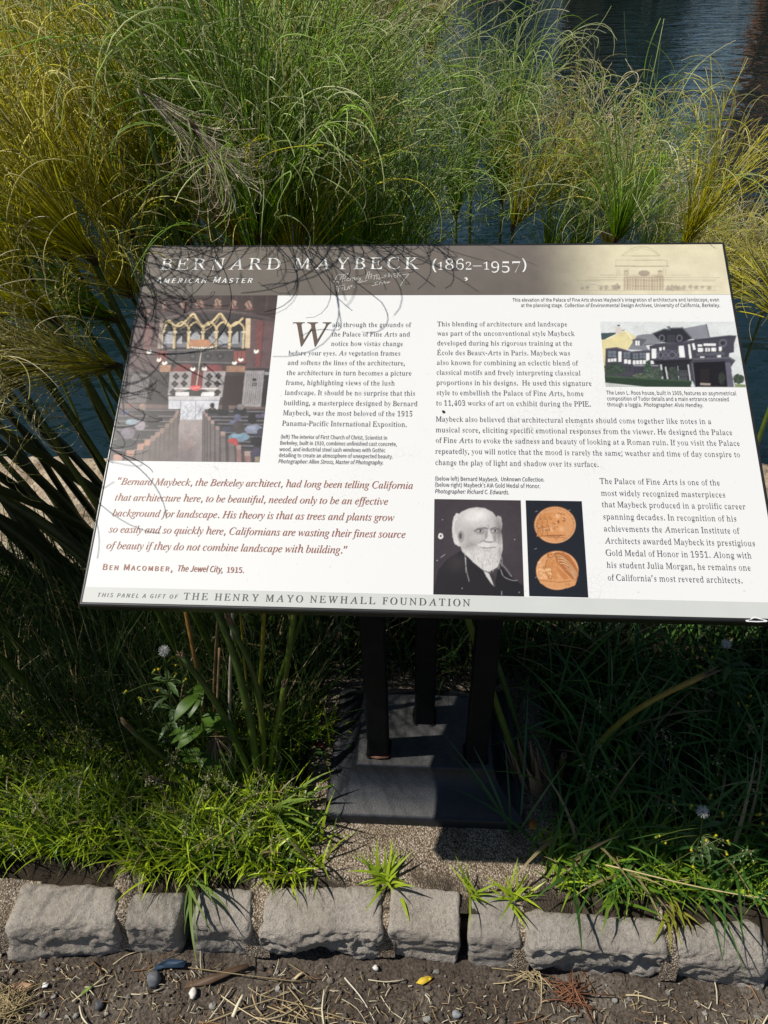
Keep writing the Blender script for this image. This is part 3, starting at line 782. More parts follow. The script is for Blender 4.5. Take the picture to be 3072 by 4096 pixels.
'0': (81, (41,95,52,92,56,84,58,70,59,52,58,33,56,20,52,11,40,8,30,11,25,20,22,33,22,52,22,70,25,84,31,92), (70,52,70,67,67,80,63,90,57,98,50,103,41,105,31,103,24,98,18,90,14,80,11,67,10,52,11,37,14,24,18,13,24,5,31,0,40,-2,50,0,57,5,63,13,67,24,70,37)), '1': (81, (25,92,11,85,13,77,15,75,14,74,16,76,19,79,23,84,35,90,38,17,38,12,35,10,31,8,26,8,18,8,18,0,69,0,69,8,62,8,56,8,51,10,50,13,49,17,50,104,41,104,31,96)), '2': (81, (64,71,65,76,65,81,63,91,58,98,50,103,37,105,28,104,22,102,17,99,14,95,12,90,11,85,12,78,14,74,19,72,21,71,20,82,22,90,28,94,37,96,45,95,50,92,53,87,54,80,54,73,52,66,49,60,45,53,39,45,10,15,10,0,69,0,70,30,70,26,68,22,63,18,59,16,53,16,14,16,29,30,47,47,53,54,58,60,61,66)), '3': (81, (20,73,19,79,20,84,21,89,24,92,29,95,36,96,44,95,50,91,53,86,54,79,53,70,49,64,41,59,30,58,25,58,25,49,30,49,41,48,49,44,56,38,57,30,57,22,54,17,51,13,45,10,39,9,34,9,25,10,18,13,12,19,13,27,12,24,10,21,10,16,10,12,12,8,15,4,19,1,26,-1,35,-2,42,-1,48,0,54,2,58,5,62,10,66,15,68,22,69,30,68,37,65,43,62,48,57,51,52,54,43,55,54,59,60,65,64,72,65,81,63,91,58,98,49,103,37,105,25,103,16,99,12,93,11,86,12,80,14,76,18,74)), '4': (81, (37,88,45,90,48,83,46,36,7,36,32,79), (63,10,59,12,58,18,58,27,74,27,74,36,58,36,58,103,46,103,7,36,6,27,46,27,47,18,46,12,41,10,35,8,30,8,30,0,72,0,72,8,70,8)), '5': (81, (18,87,53,87,57,87,61,86,64,84,64,82,64,77,64,103,18,103,14,53,16,50,21,52,32,53,42,52,50,48,55,41,57,32,56,24,54,18,50,14,45,11,39,9,33,9,27,9,21,11,16,14,14,18,12,22,14,26,15,25,13,24,12,20,11,16,12,12,13,8,16,4,20,1,26,-1,35,-2,42,-1,47,0,53,2,57,6,61,10,65,16,67,23,68,32,66,45,59,55,49,61,36,63,28,62,16,60)), 
'6': (81, (68,46,63,56,56,61,47,63,40,63,37,62,33,60,23,58,24,74,28,86,36,94,46,96,52,95,57,93,59,90,60,86,61,82,60,78,62,78,65,81,67,84,68,89,67,93,66,96,63,100,60,102,55,104,48,105,40,103,32,100,27,95,22,88,17,80,14,70,12,59,12,48,13,32,16,20,21,10,27,4,34,0,42,-2,55,1,63,8,68,19,70,33), (26,17,23,30,22,48,31,52,35,54,42,55,50,53,56,49,59,42,60,32,59,21,57,14,51,10,43,8,33,10)), '7': (81, (24,88,67,88,29,0,33,0,71,96,72,103,12,103,11,73,10,80,15,86)), '8': (81, (59,84,59,80,58,73,56,68,52,64,44,61,34,64,28,68,24,73,23,80,24,86,26,92,33,95,40,96,47,96,51,94,55,91,58,88), (24,101,20,96,16,91,14,85,13,78,14,70,17,64,22,57,31,52,20,47,15,42,11,35,10,26,11,19,13,12,17,7,22,2,30,0,39,-2,53,0,62,6,69,15,71,27,70,36,66,43,61,50,47,56,57,61,62,66,66,72,66,79,65,89,60,98,53,103,41,105,32,104), (56,37,60,31,62,25,60,18,57,12,49,8,40,7,31,8,24,12,20,18,18,26,19,33,22,38,27,43,35,46,48,42)), '9': (81, (54,8,60,15,64,24,67,34,68,44,69,56,68,72,64,84,59,93,54,100,46,103,38,105,31,103,23,100,18,95,14,88,11,80,10,70,12,57,18,47,24,42,34,40,39,40,43,42,47,46,57,50,53,18,34,8,25,9,18,12,14,17,15,23,17,22,16,20,14,15,15,11,16,7,19,4,21,1,27,-1,33,-2,41,0,49,3), (39,95,48,93,55,87,58,76,59,60,56,56,51,53,46,51,39,50,25,55,20,70,22,81,24,89,31,93)), ',': (39, (6,-19,15,-19,22,-2,26,7,28,15,27,17,13,17,12,9)), '.': (39, (28,12,26,15,23,17,19,18,16,17,13,15,11,12,10,8,11,3,13,0,16,-2,19,-2,23,-2,26,0,28,3,28,8)), ';': (39, (11,74,10,70,11,65,13,62,16,60,19,60,22,60,25,62,27,65,28,70,27,74,25,77,22,79,19,80,16,79,13,77), (21,-2,26,15,26,17,12,17,4,-19,14,-19)), ':': (39, (13,62,16,60,19,60,23,60,26,62,28,65,28,70,28,74,26,77,23,79,19,80,16,79,13,77,11,74,10,70,11,65), (10,8,11,3,13,0,16,-2,19,-2,23,-2,26,0,28,3,28,8,28,12,26,15,23,17,19,18,16,17,13,15,11,12)), '(': (43, (24,73,30,89,39,103,27,103,18,89,11,74,7,57,6,40,7,22,11,6,18,-9,27,-23,39,-23,30,-9,24,7,20,23,19,40,20,57)), ')': (43, (32,74,26,89,16,103,4,103,13,89,20,73,24,57,25,40,24,23,20,7,13,-9,4,-23,16,-23,26,-9,32,6,36,22,38,40,36,57)), '-': (46, (41,44,6,44,6,33,41,33)), '’': (39, (6,65,15,65,22,82,26,90,28,98,27,100,13,100,12,92)), '”': (66, (6,65,15,65,22,82,26,90,28,98,27,100,13,100,12,92), (35,65,44,65,51,82,55,90,57,98,56,100,42,100,41,92)), '“': (66, (28,110,18,110,11,93,8,84,6,76,7,74,20,74,22,82), (57,110,47,110,40,93,37,84,35,76,36,74,50,74,51,82)), '–': (82, (72,37,6,37,6,31,72,31)), 'É': (98, (60,35,63,35,64,70,61,70,60,64,57,59,51,57,42,56,30,56,31,89,31,92,32,94,34,94,40,95,60,95,66,94,71,92,74,89,76,85,78,78,81,78,80,100,3,100,3,97,8,96,12,95,14,93,16,90,16,83,15,16,14,9,12,6,9,4,2,3,2,0,85,0,89,28,86,28,83,20,80,14,75,10,68,7,61,6,52,5,36,5,33,6,31,8,30,10,30,18,30,51,48,51,52,50,54,49,56,47,58,44,59,40), (39,112,45,112,64,133,54,136)), },
'I': {'B': (94, (44,91,45,93,46,94,48,94,55,95,68,91,73,79,71,69,65,62,55,57,42,56,36,56,36,57,35,58,40,78), (82,64,88,78,80,95,55,100,18,100,18,97,22,96,26,95,28,93,28,90,27,83,9,16,7,10,4,6,0,4,-6,3,-7,0,37,0,49,1,60,4,69,8,76,15,80,22,81,31,77,46,64,54), (32,48,33,50,35,51,42,51,52,50,59,47,63,41,65,33,63,21,56,12,47,6,33,4,28,5,25,6,23,7,22,10,24,16)), 'C': (101, (62,96,70,97,80,96,86,92,90,85,92,72,94,72,100,101,98,101,95,98,93,98,78,101,69,102,54,100,39,93,30,86,22,78,15,69,10,59,7,49,6,38,7,27,11,17,17,9,25,3,35,-1,47,-2,59,-1,70,3,79,10,89,20,86,22,69,8,51,4,39,6,30,13,24,24,22,38,24,49,27,60,31,71,38,80,45,87,53,93)), 'H': (112, (84,96,87,95,89,93,90,90,88,83,81,57,80,56,77,56,38,56,36,56,35,57,35,60,42,84,44,90,47,94,51,96,57,97,58,100,18,100,18,97,22,96,26,95,28,93,28,90,27,83,8,11,6,8,4,5,1,4,-2,3,-6,3,-7,0,33,0,33,3,28,4,25,5,23,7,22,10,24,17,33,49,34,50,37,50,76,50,78,50,78,49,78,46,69,11,67,8,65,5,63,4,60,3,55,3,54,0,94,0,95,3,90,4,86,5,84,7,84,10,85,17,103,84,105,91,108,94,112,96,118,97,119,100,80,100,79,97)), 
'M': (127, (82,8,80,6,77,4,74,3,70,2,69,0,109,0,110,3,104,4,101,5,99,7,98,10,100,17,118,84,120,91,123,94,127,96,133,97,134,100,107,100,56,23,46,100,19,100,18,97,23,96,26,95,28,93,29,90,28,83,7,11,5,8,3,5,1,4,-3,3,-7,3,-8,0,24,0,25,3,20,3,17,4,15,7,14,10,15,15,34,84,45,0,47,0,103,84,84,12)), 'a': (74, (47,50,45,43,43,37,40,30,36,24,33,19,29,14,25,10,21,8,18,7,13,9,11,16,12,21,14,32,16,38,21,49,27,57,33,62,40,64,45,62,47,55), (48,8,48,10,48,14,63,66,52,66,50,60,47,66,40,68,29,66,19,59,10,49,4,38,0,26,-2,14,-1,7,2,2,6,-1,11,-2,18,0,26,5,33,14,41,25,37,12,36,5,38,0,42,-2,52,2,63,16,61,17,54,10,50,8)), 'b': (73, (28,4,20,2,13,4,11,8,12,14,18,36,22,47,27,55,33,59,40,61,45,60,50,57,52,52,53,45,52,36,48,26,43,16,36,8), (12,100,11,98,16,98,18,97,20,96,20,91,-1,8,0,4,4,1,10,-1,18,-2,27,-1,36,2,44,8,51,14,57,21,62,30,65,38,66,47,64,56,60,62,54,67,46,68,34,64,22,54,35,103,35,104,34,105,20,101)), 'c': (64, (42,64,46,64,47,62,44,56,44,55,46,50,50,49,53,50,56,51,57,54,57,57,56,62,54,65,49,67,43,68,32,66,22,62,16,57,10,51,6,44,3,38,0,30,0,23,1,13,6,5,12,0,21,-2,36,2,51,15,49,18,38,8,26,5,21,6,16,10,14,16,13,23,14,32,17,42,22,51,28,58,35,63)), 'd': (76, (52,17,74,103,74,104,73,105,59,101,51,100,50,98,56,98,58,97,59,96,59,90,52,63,48,67,41,68,36,68,31,66,26,64,21,60,15,54,10,47,5,39,1,31,-1,23,-2,16,-1,8,2,3,7,0,13,-2,21,0,29,5,36,13,43,24,40,13,39,6,41,0,47,-2,52,-1,56,2,62,8,68,16,66,17,59,9,54,6,51,7,50,10), (12,27,16,38,22,49,28,58,36,63,43,65,46,64,48,62,49,60,50,56,49,50,48,44,46,37,43,31,39,24,36,18,32,13,27,9,23,7,20,6,16,7,13,9,12,12,11,17)), 'e': (62, (29,60,34,63,39,64,43,63,44,58,42,50,36,43,27,37,14,34,17,42,20,50,25,56), (28,0,35,3,43,8,50,15,48,18,36,8,26,6,16,9,12,21,13,31,32,34,45,41,53,48,56,57,55,62,52,65,48,67,42,68,32,66,22,61,15,56,10,50,5,43,2,36,0,28,-1,21,0,12,4,4,11,0,19,-2)), 'f': (43, (47,94,48,89,52,88,57,90,59,94,58,98,56,102,52,104,46,105,37,103,29,97,22,87,18,73,16,66,3,66,2,61,15,61,2,-11,-2,-23,-5,-28,-9,-29,-10,-28,-10,-26,-10,-23,-11,-20,-14,-19,-18,-20,-20,-25,-19,-28,-17,-31,-14,-32,-10,-33,-1,-29,7,-18,11,-10,14,2,18,16,28,61,44,61,45,66,28,66,32,82,37,96,44,101,47,100,48,99,48,97)), 'g': (62, (34,8,16,15,13,19,14,22,18,25,24,24,32,25,38,28,44,32,49,37,52,44,53,51,53,54,52,57,62,57,62,64,53,64,50,64,38,68,33,68,24,68,17,65,11,60,6,55,3,49,2,42,5,33,12,26,5,18,2,15,1,12,3,8,8,5,-6,-5,-11,-16,-10,-23,-4,-28,3,-32,14,-33,23,-32,32,-30,39,-26,44,-21,47,-15,48,-8,46,-1,42,4), (32,65,36,64,38,62,40,58,41,54,40,47,39,41,36,36,32,31,28,29,24,28,17,31,14,39,15,46,17,52,20,57,23,61,27,64), (11,4,24,0,32,-4,35,-7,37,-10,38,-13,32,-24,16,-28,2,-25,-2,-14,1,-4)), 'h': (86, (42,110,16,110,14,104,23,102,26,97,24,89,5,0,19,0,27,37,30,48,37,58,46,67,54,70,59,67,60,61,58,48,53,21,52,13,53,7,56,2,60,0,66,-2,74,1,83,7,80,11,76,8,71,8,68,9,66,15,67,26,74,60,74,63,70,75,59,79,45,74,32,59,31,59)), 
'i': (38, (34,92,33,95,32,97,29,99,26,100,24,99,21,97,20,95,19,92,20,89,21,87,24,85,26,85,29,85,32,87,33,89), (13,8,12,11,14,17,28,66,28,68,27,68,4,64,4,62,8,62,11,61,12,59,13,56,0,9,0,6,2,0,7,-2,18,3,30,16,28,18,21,10,16,7)), 'k': (73, (53,55,63,61,72,63,72,66,44,66,42,63,48,62,50,60,48,56,42,52,18,34,38,103,37,104,36,105,14,101,13,98,19,98,21,97,22,96,23,94,22,89,-3,0,9,0,17,28,26,34,38,7,40,2,43,-1,47,-2,51,0,56,2,62,8,67,15,65,17,58,10,53,8,51,8,49,10,46,16,35,42)), 'l': (37, (20,10,15,7,13,8,12,11,14,18,37,103,36,104,35,105,13,101,12,99,17,98,20,98,21,96,22,93,21,89,0,8,0,6,0,3,2,0,4,-1,7,-2,11,0,17,3,22,8,29,16,26,18)), 'm': (118, (11,46,-3,0,9,0,16,22,21,33,24,38,29,44,34,50,38,54,42,56,46,58,49,59,52,58,53,55,52,50,50,44,38,0,49,0,54,16,60,30,65,38,70,45,75,51,80,56,84,58,88,59,92,58,93,55,91,47,81,11,81,7,83,0,88,-2,99,3,109,16,107,19,101,10,98,8,96,8,94,8,94,14,105,57,105,59,103,66,96,68,80,61,61,40,64,52,65,60,63,66,57,68,40,60,20,38,28,66,28,68,26,68,14,65,4,64,4,62,8,61,11,60,13,59,13,57)), 'n': (78, (20,38,29,67,28,68,10,64,4,64,4,61,9,61,11,60,13,59,13,56,13,53,-3,0,9,0,14,18,20,30,26,41,34,50,38,54,42,57,46,58,48,59,51,58,52,55,51,46,42,14,41,6,41,3,42,0,45,-1,48,-2,59,3,69,18,67,20,61,10,56,7,54,8,53,10,55,19,64,54,65,60,63,66,57,68,49,66,40,60,30,51)), 'o': (76, (55,49,54,41,52,34,49,26,46,18,41,12,36,7,30,4,24,2,19,4,15,6,13,11,12,18,13,28,17,40,22,50,28,58,36,63,42,64,52,60), (64,30,67,37,68,44,66,54,61,62,53,66,43,68,36,67,28,64,20,59,13,53,8,46,3,38,0,30,-1,22,1,12,6,5,13,0,23,-2,33,0,44,5,50,10,56,16,61,22)), 'p': (73, (16,-1,22,-2,30,0,38,3,46,8,52,15,58,23,62,31,65,40,66,48,65,57,62,63,56,67,49,68,36,64,24,54,28,66,28,68,27,68,9,65,4,64,4,61,11,60,12,59,13,55,-6,-19,-8,-24,-10,-27,-14,-29,-20,-30,-21,-32,16,-32,16,-30,11,-29,8,-28,6,-27,5,-24,11,1), (53,49,53,41,51,33,48,25,44,18,39,11,33,6,28,3,22,2,16,4,14,8,14,14,20,35,24,46,29,54,36,60,43,62,47,61,50,58,53,54)), 'q': (73, (25,8,19,6,16,7,13,9,12,13,11,18,12,27,16,37,19,44,23,50,28,56,32,60,38,63,43,64,46,64,49,61,51,58,52,53,50,43,45,31,38,20,32,12), (1,33,-1,25,-2,17,-1,9,2,4,6,0,12,-1,20,0,28,5,36,12,44,23,31,-23,30,-26,28,-28,26,-29,22,-29,18,-30,17,-32,54,-32,54,-30,48,-29,46,-28,44,-27,44,-23,45,-15,68,66,57,66,55,59,50,66,42,68,32,66,22,61,16,55,10,49,5,41)), 
'r': (48, (20,34,36,58,37,55,39,53,41,52,43,52,46,52,49,54,50,57,51,61,50,64,49,66,47,68,45,68,34,61,19,39,27,66,27,68,26,68,3,64,3,61,7,61,10,60,12,58,12,56,12,52,-3,0,9,0)), 's': (54, (38,60,42,46,44,46,47,68,45,68,44,66,42,65,39,66,32,68,26,68,19,67,14,63,10,58,8,51,9,48,10,44,14,38,22,26,26,20,27,15,26,10,24,6,20,3,15,2,10,4,5,8,2,14,1,23,-2,23,-5,-1,-2,-1,-1,1,1,1,4,1,11,-1,17,-2,23,-1,28,1,32,4,36,9,38,14,39,19,38,23,37,26,32,36,25,45,21,51,20,56,20,59,22,62,25,64,28,64)), 't': (40, (14,17,26,61,38,61,39,66,27,66,32,84,29,84,18,70,5,64,4,61,14,61,0,8,0,6,2,0,7,-2,18,2,29,15,27,17,20,9,16,7,14,7,13,10)), 'u': (78, (38,25,32,17,27,12,22,8,17,7,14,8,13,12,15,23,28,67,27,68,26,68,3,64,3,62,7,62,10,61,12,60,12,57,11,49,2,15,1,8,2,4,3,1,6,-1,10,-2,18,0,27,7,37,18,47,33,41,11,41,6,42,0,48,-2,59,3,70,16,68,18,61,10,56,7,54,8,53,10,54,14,68,66,56,66,53,55,49,44,44,34)), 'v': (64, (45,62,45,60,48,56,51,53,52,52,50,46,44,36,35,25,24,12,22,40,20,61,17,68,-1,64,-1,62,5,60,8,57,9,54,10,44,13,-2,16,-2,34,18,52,42,59,59,58,63,57,66,55,68,52,68,49,68,47,66,45,64)), 'w': (96, (78,62,79,59,83,53,84,52,83,48,80,42,76,35,59,15,54,68,51,68,21,20,21,37,20,60,17,68,0,65,-1,62,4,61,7,58,8,55,9,45,10,-2,13,-2,44,48,50,-2,52,-2,73,25,86,45,91,59,90,63,89,66,87,68,84,68,82,68,80,66,78,64)), 'y': (58, (26,12,18,56,16,65,14,68,-1,65,-5,64,-5,62,-1,61,2,59,4,56,7,50,17,-2,7,-15,2,-21,-2,-23,-4,-23,-8,-21,-10,-21,-13,-22,-15,-23,-16,-25,-17,-27,-16,-29,-15,-31,-12,-32,-9,-33,-6,-32,-1,-30,3,-26,14,-14,29,8,45,34,51,48,54,59,53,62,52,66,49,67,46,68,44,68,41,66,40,64,40,62,40,59,41,58,46,54,47,50,46,46,45,43)), ',': (39, (6,-19,15,-19,22,-2,26,7,28,15,27,17,13,17,12,9)), '.': (39, (28,12,26,15,23,17,19,18,16,17,13,15,11,12,10,8,11,3,13,0,16,-2,19,-2,23,-2,26,0,28,3,28,8)), '”': (66, (6,65,15,65,22,82,26,90,28,98,27,100,13,100,12,92), (35,65,44,65,51,82,55,90,57,98,56,100,42,100,41,92)), '“': (66, (28,110,18,110,11,93,8,84,6,76,7,74,20,74,22,82), (57,110,47,110,40,93,37,84,35,76,36,74,50,74,51,82)), },
'S': {'A': (83, (41,90,42,90,56,40,26,40), (0,0,13,0,23,30,60,30,69,0,82,0,48,100,34,100)), 'B': (90, (84,29,78,46,63,53,63,54,74,62,78,76,68,94,43,100,14,100,14,0,46,0,73,7), (26,57,26,90,42,90,60,86,65,74,60,62,41,57), (44,48,64,43,71,30,64,15,44,10,26,10,26,48)), 'C': (87, (52,91,64,88,73,81,80,90,68,98,52,102,20,88,8,50,20,12,52,-2,69,2,82,12,75,21,65,12,52,9,29,20,21,50,30,80)), 'D': (94, (38,90,64,80,73,50,64,21,38,10,26,10,26,90), (14,0,39,0,74,13,86,50,74,87,39,100,14,100)), 'E': (80, (71,89,71,100,14,100,14,0,73,0,73,11,26,11,26,47,64,47,64,58,26,58,26,89)), 'F': (75, (14,0,26,0,26,45,64,45,64,56,26,56,26,89,71,89,71,100,14,100)), 'G': (94, (54,9,30,20,21,50,30,80,54,91,67,88,76,81,82,90,71,98,54,102,21,88,8,50,21,12,53,-2,71,2,84,10,84,52,51,52,51,41,72,41,72,15,64,11)), 'H': (99, (26,58,26,100,14,100,14,0,26,0,26,47,73,47,73,0,86,0,86,100,73,100,73,58)), 
'I': (40, (14,0,26,0,26,100,14,100)), 'J': (73, (14,21,5,14,16,2,32,-2,54,7,60,29,60,100,47,100,47,30,43,14,31,9,22,12)), 'K': (88, (26,50,26,100,14,100,14,0,26,0,26,32,44,52,74,0,88,0,52,62,83,100,68,100)), 'L': (74, (14,0,70,0,70,11,26,11,26,100,14,100)), 'M': (111, (24,85,51,10,60,10,86,85,87,85,85,55,85,0,97,0,97,100,82,100,56,26,55,26,29,100,14,100,14,0,25,0,25,55)), 'N': (99, (85,100,73,100,74,32,75,16,74,16,63,37,27,100,14,100,14,0,26,0,25,68,24,84,25,84,36,63,72,0,85,0)), 'O': (101, (29,20,21,50,29,80,51,91,72,80,80,50,72,20,51,9), (51,-2,81,12,93,50,81,88,51,102,20,88,8,50,20,12)), 'P': (86, (26,50,26,90,41,90,60,86,67,71,61,55,41,50), (14,0,26,0,26,40,43,40,70,47,80,71,69,94,42,100,14,100)), 'R': (87, (26,52,26,90,43,90,61,86,67,72,61,57,43,52), (57,44,74,53,80,72,70,94,45,100,14,100,14,0,26,0,26,42,44,42,69,0,83,0)), 'S': (81, (70,44,55,53,41,60,30,65,24,76,29,87,43,91,55,88,66,82,72,90,59,98,43,102,20,94,11,75,18,58,32,50,46,43,58,37,63,26,57,14,42,9,27,13,14,22,6,13,22,2,42,-2,66,6,76,27)), 'T': (82, (34,0,47,0,47,89,78,89,78,100,4,100,4,89,34,89)), 'U': (98, (26,41,26,100,13,100,13,41,24,8,49,-2,75,8,85,41,85,100,73,100,73,41,66,16,49,9,33,16)), 'V': (78, (13,100,0,100,32,0,47,0,78,100,66,100,40,13,39,13)), 'W': (120, (60,83,65,60,80,0,96,0,116,100,104,100,88,13,87,13,80,46,66,100,55,100,34,13,33,13,16,100,4,100,25,0,40,0)), 'Y': (72, (13,100,0,100,30,39,30,0,42,0,42,39,72,100,60,100,36,50)), 'a': (77, (56,0,66,0,66,46,60,68,40,76,24,73,11,66,16,58,26,63,38,66,50,60,54,47,19,38,8,19,14,4,30,-2,43,1,54,9), (20,20,27,32,54,39,54,18,43,11,33,8,24,11)), 'b': (84, (12,109,12,0,22,0,24,8,34,1,45,-2,68,9,77,38,70,66,48,76,36,73,24,66,25,109), (35,63,45,66,60,58,64,38,58,16,43,9,35,10,25,16,25,55)), 'c': (70, (43,66,51,64,58,59,64,67,55,73,43,76,18,66,7,37,17,8,42,-2,55,1,66,8,60,16,52,11,43,9,26,16,20,37,26,58)), 'd': (85, (60,67,50,74,39,76,17,66,7,37,16,8,38,-2,50,1,61,9,62,0,72,0,72,109,60,109,60,80), (42,66,50,64,60,58,60,19,50,11,40,9,26,16,20,37,26,58)), 'e': (76, (70,41,62,66,40,76,17,66,7,37,17,8,42,-2,56,0,67,6,62,14,54,10,44,8,27,15,19,34,69,34), (54,60,59,43,19,43,26,60,40,66)), 'f': (44, (30,97,38,100,42,100,46,98,48,108,43,110,36,110,20,104,15,86,15,74,4,73,4,64,15,64,15,0,27,0,27,64,43,64,43,74,27,74,27,86)), 'g': (77, (68,5,49,9,35,9,24,12,22,17,23,22,26,26,32,24,37,24,57,30,64,49,63,58,58,64,74,64,74,74,48,74,43,76,37,76,18,69,10,50,13,38,19,29,14,24,11,15,13,8,18,2,10,-5,7,-14,16,-29,38,-34,65,-26,75,-8), (26,37,22,50,26,62,37,67,49,62,53,50,48,37,37,32), (18,-12,20,-6,25,0,35,-1,48,-1,59,-3,63,-10,56,-21,39,-26,24,-22)), 'h': (83, (72,47,66,68,49,76,36,72,24,64,25,109,12,109,12,0,25,0,25,54,35,62,45,65,56,60,59,45,59,0,72,0)), 
'i': (38, (25,0,25,74,12,74,12,0), (19,89,25,92,27,98,25,103,19,106,13,103,11,98,13,92)), 'k': (75, (25,35,25,109,12,109,12,0,25,0,25,20,39,36,60,0,74,0,46,44,71,74,57,74)), 'l': (39, (12,109,12,15,16,2,26,-2,33,-1,31,9,28,9,26,10,25,14,25,109)), 'm': (126, (35,62,44,65,54,60,57,45,57,0,70,0,70,54,80,62,88,65,99,60,102,45,102,0,115,0,115,47,109,68,92,76,80,72,68,62,61,72,47,76,35,72,24,63,23,74,12,74,12,0,25,0,25,54)), 'n': (83, (72,47,66,68,49,76,36,72,24,63,23,74,12,74,12,0,25,0,25,54,35,62,45,65,56,60,59,45,59,0,72,0)), 'o': (83, (26,16,20,37,26,58,41,66,57,58,63,37,57,16,41,9), (41,-2,65,8,76,37,65,66,41,76,17,66,7,37,17,8)), 'p': (85, (25,7,35,0,45,-2,68,9,77,38,70,66,48,76,35,73,24,66,23,74,12,74,12,-31,25,-31), (60,58,64,38,58,16,43,9,35,10,25,16,25,55,35,63,45,66)), 'q': (85, (7,37,16,8,38,-2,50,1,60,9,60,-31,72,-31,72,74,62,74,60,67,51,74,39,76,17,66), (42,66,50,64,60,58,60,19,50,11,40,9,26,16,20,37,26,58)), 
'r': (53, (45,76,34,72,24,60,23,74,12,74,12,0,25,0,25,48,34,61,44,65,51,64,53,74,50,76)), 's': (64, (43,64,51,60,57,68,47,74,34,76,15,70,8,55,15,41,42,28,47,20,43,11,32,8,20,10,10,17,4,8,17,1,32,-2,52,5,59,20,52,35,25,48,20,56,24,63,34,66)), 't': (52, (47,64,47,74,27,74,27,95,17,95,15,74,4,73,4,64,15,64,15,23,19,5,36,-2,43,-1,50,1,47,10,39,8,30,12,27,22,27,64)), 'u': (83, (48,12,38,9,27,14,24,29,24,74,12,74,12,27,17,6,34,-2,48,2,59,12,60,0,70,0,70,74,58,74,58,22)), 'v': (71, (15,74,2,74,28,0,43,0,69,74,57,74,36,10)), 'w': (109, (54,61,55,61,71,0,86,0,106,74,94,74,78,11,61,74,49,74,32,11,28,31,16,74,4,74,24,0,39,0)), 'x': (68, (66,0,42,37,64,74,51,74,35,46,18,74,4,74,26,39,2,0,15,0,33,30,52,0)), 'y': (71, (15,74,2,74,32,0,30,-6,24,-17,13,-22,8,-20,5,-30,14,-32,31,-24,42,-6,69,74,57,74,38,12,37,12)), 'z': (65, (5,0,61,0,61,10,20,10,60,67,60,74,9,74,9,64,44,64,5,7)), 
'0': (76, (24,18,19,50,24,82,38,92,52,82,57,50,52,18,38,8), (38,-2,61,11,69,50,61,89,38,102,15,89,7,50,15,11)), '1': (76, (34,85,34,10,12,10,12,0,67,0,67,10,47,10,47,100,37,100,28,96,16,93,16,85)), '2': (76, (35,102,18,98,6,87,13,80,22,88,34,92,47,86,52,72,41,44,6,7,6,0,69,0,69,11,25,10,53,42,64,72,56,94)), '3': (76, (62,44,47,52,47,53,60,62,65,77,56,95,36,102,20,98,8,90,14,82,24,89,35,92,48,87,52,76,46,62,24,57,24,47,48,42,55,27,50,14,35,9,21,12,10,20,4,12,16,2,36,-2,59,6,68,27)), '4': (76, (3,28,46,28,46,0,58,0,58,28,72,28,72,38,58,38,58,100,44,100,3,36), (16,38,38,72,46,86,47,86,46,38)), '5': (76, (64,100,15,100,12,53,18,49,26,54,35,55,50,49,56,32,50,15,34,9,20,12,10,20,4,12,16,2,36,-2,58,7,68,32,60,57,38,64,30,63,23,60,26,89,64,89)), 
'6': (76, (54,90,61,84,68,92,58,99,45,102,19,90,8,48,17,11,41,-2,61,7,70,31,62,54,42,62,30,59,19,50,27,82,45,92), (41,8,26,16,20,40,30,50,40,53,54,47,58,31,53,14)), '7': (76, (27,0,40,0,46,50,69,92,69,100,7,100,7,89,55,89,34,49)), '8': (76, (64,40,53,50,62,61,66,75,58,94,38,101,19,94,11,76,15,62,24,52,12,42,6,25,15,6,38,-2,61,6,70,24), (38,8,23,13,17,26,21,39,31,48,50,39,57,24,52,12), (27,88,38,92,51,87,55,74,53,64,45,54,29,62,22,76)), '9': (76, (46,41,57,50,49,18,32,9,22,11,15,16,8,8,18,1,32,-2,57,11,68,54,59,90,35,102,14,93,6,69,14,46,34,38), (36,47,22,53,18,69,23,86,35,92,50,84,56,60,46,50)), ',': (38, (21,0,17,-11,7,-18,10,-26,25,-15,30,3,27,13,20,17,13,15,10,8,13,2,19,0)), '.': (38, (19,-2,25,1,28,8,25,14,19,17,12,14,10,8,12,1)), ';': (38, (21,0,17,-11,7,-18,10,-26,25,-15,30,3,27,13,20,17,13,15,10,8,13,2,19,0), (19,53,25,56,28,63,25,70,19,72,12,70,10,63,12,56)), ':': (38, (25,56,28,63,25,70,19,72,12,70,10,63,12,56,19,53), (19,-2,25,1,28,8,25,14,19,17,12,14,10,8,12,1)), '(': (46, (33,-27,40,-23,27,8,23,42,27,76,40,108,33,112,18,79,12,42,18,5)), ')': (46, (14,-27,28,5,34,42,28,79,14,112,6,108,19,76,23,42,19,8,6,-23)), '-': (47, (6,34,41,34,41,43,6,43)), '’': (136, (15,97,19,98,15,89,6,82,9,76,21,86,26,102,23,111,16,115,9,112,6,106,9,100)), },
}
_glyph = {}
q = FONT['S']['’']                                          # the sans apostrophe sits tight
dx = min(q[1][0::2]) - 6
FONT['S']['’'] = (max(q[1][0::2]) - dx + 6,) + tuple(tuple(v - dx if i % 2 == 0 else v for i, v in enumerate(l)) for l in q[1:])


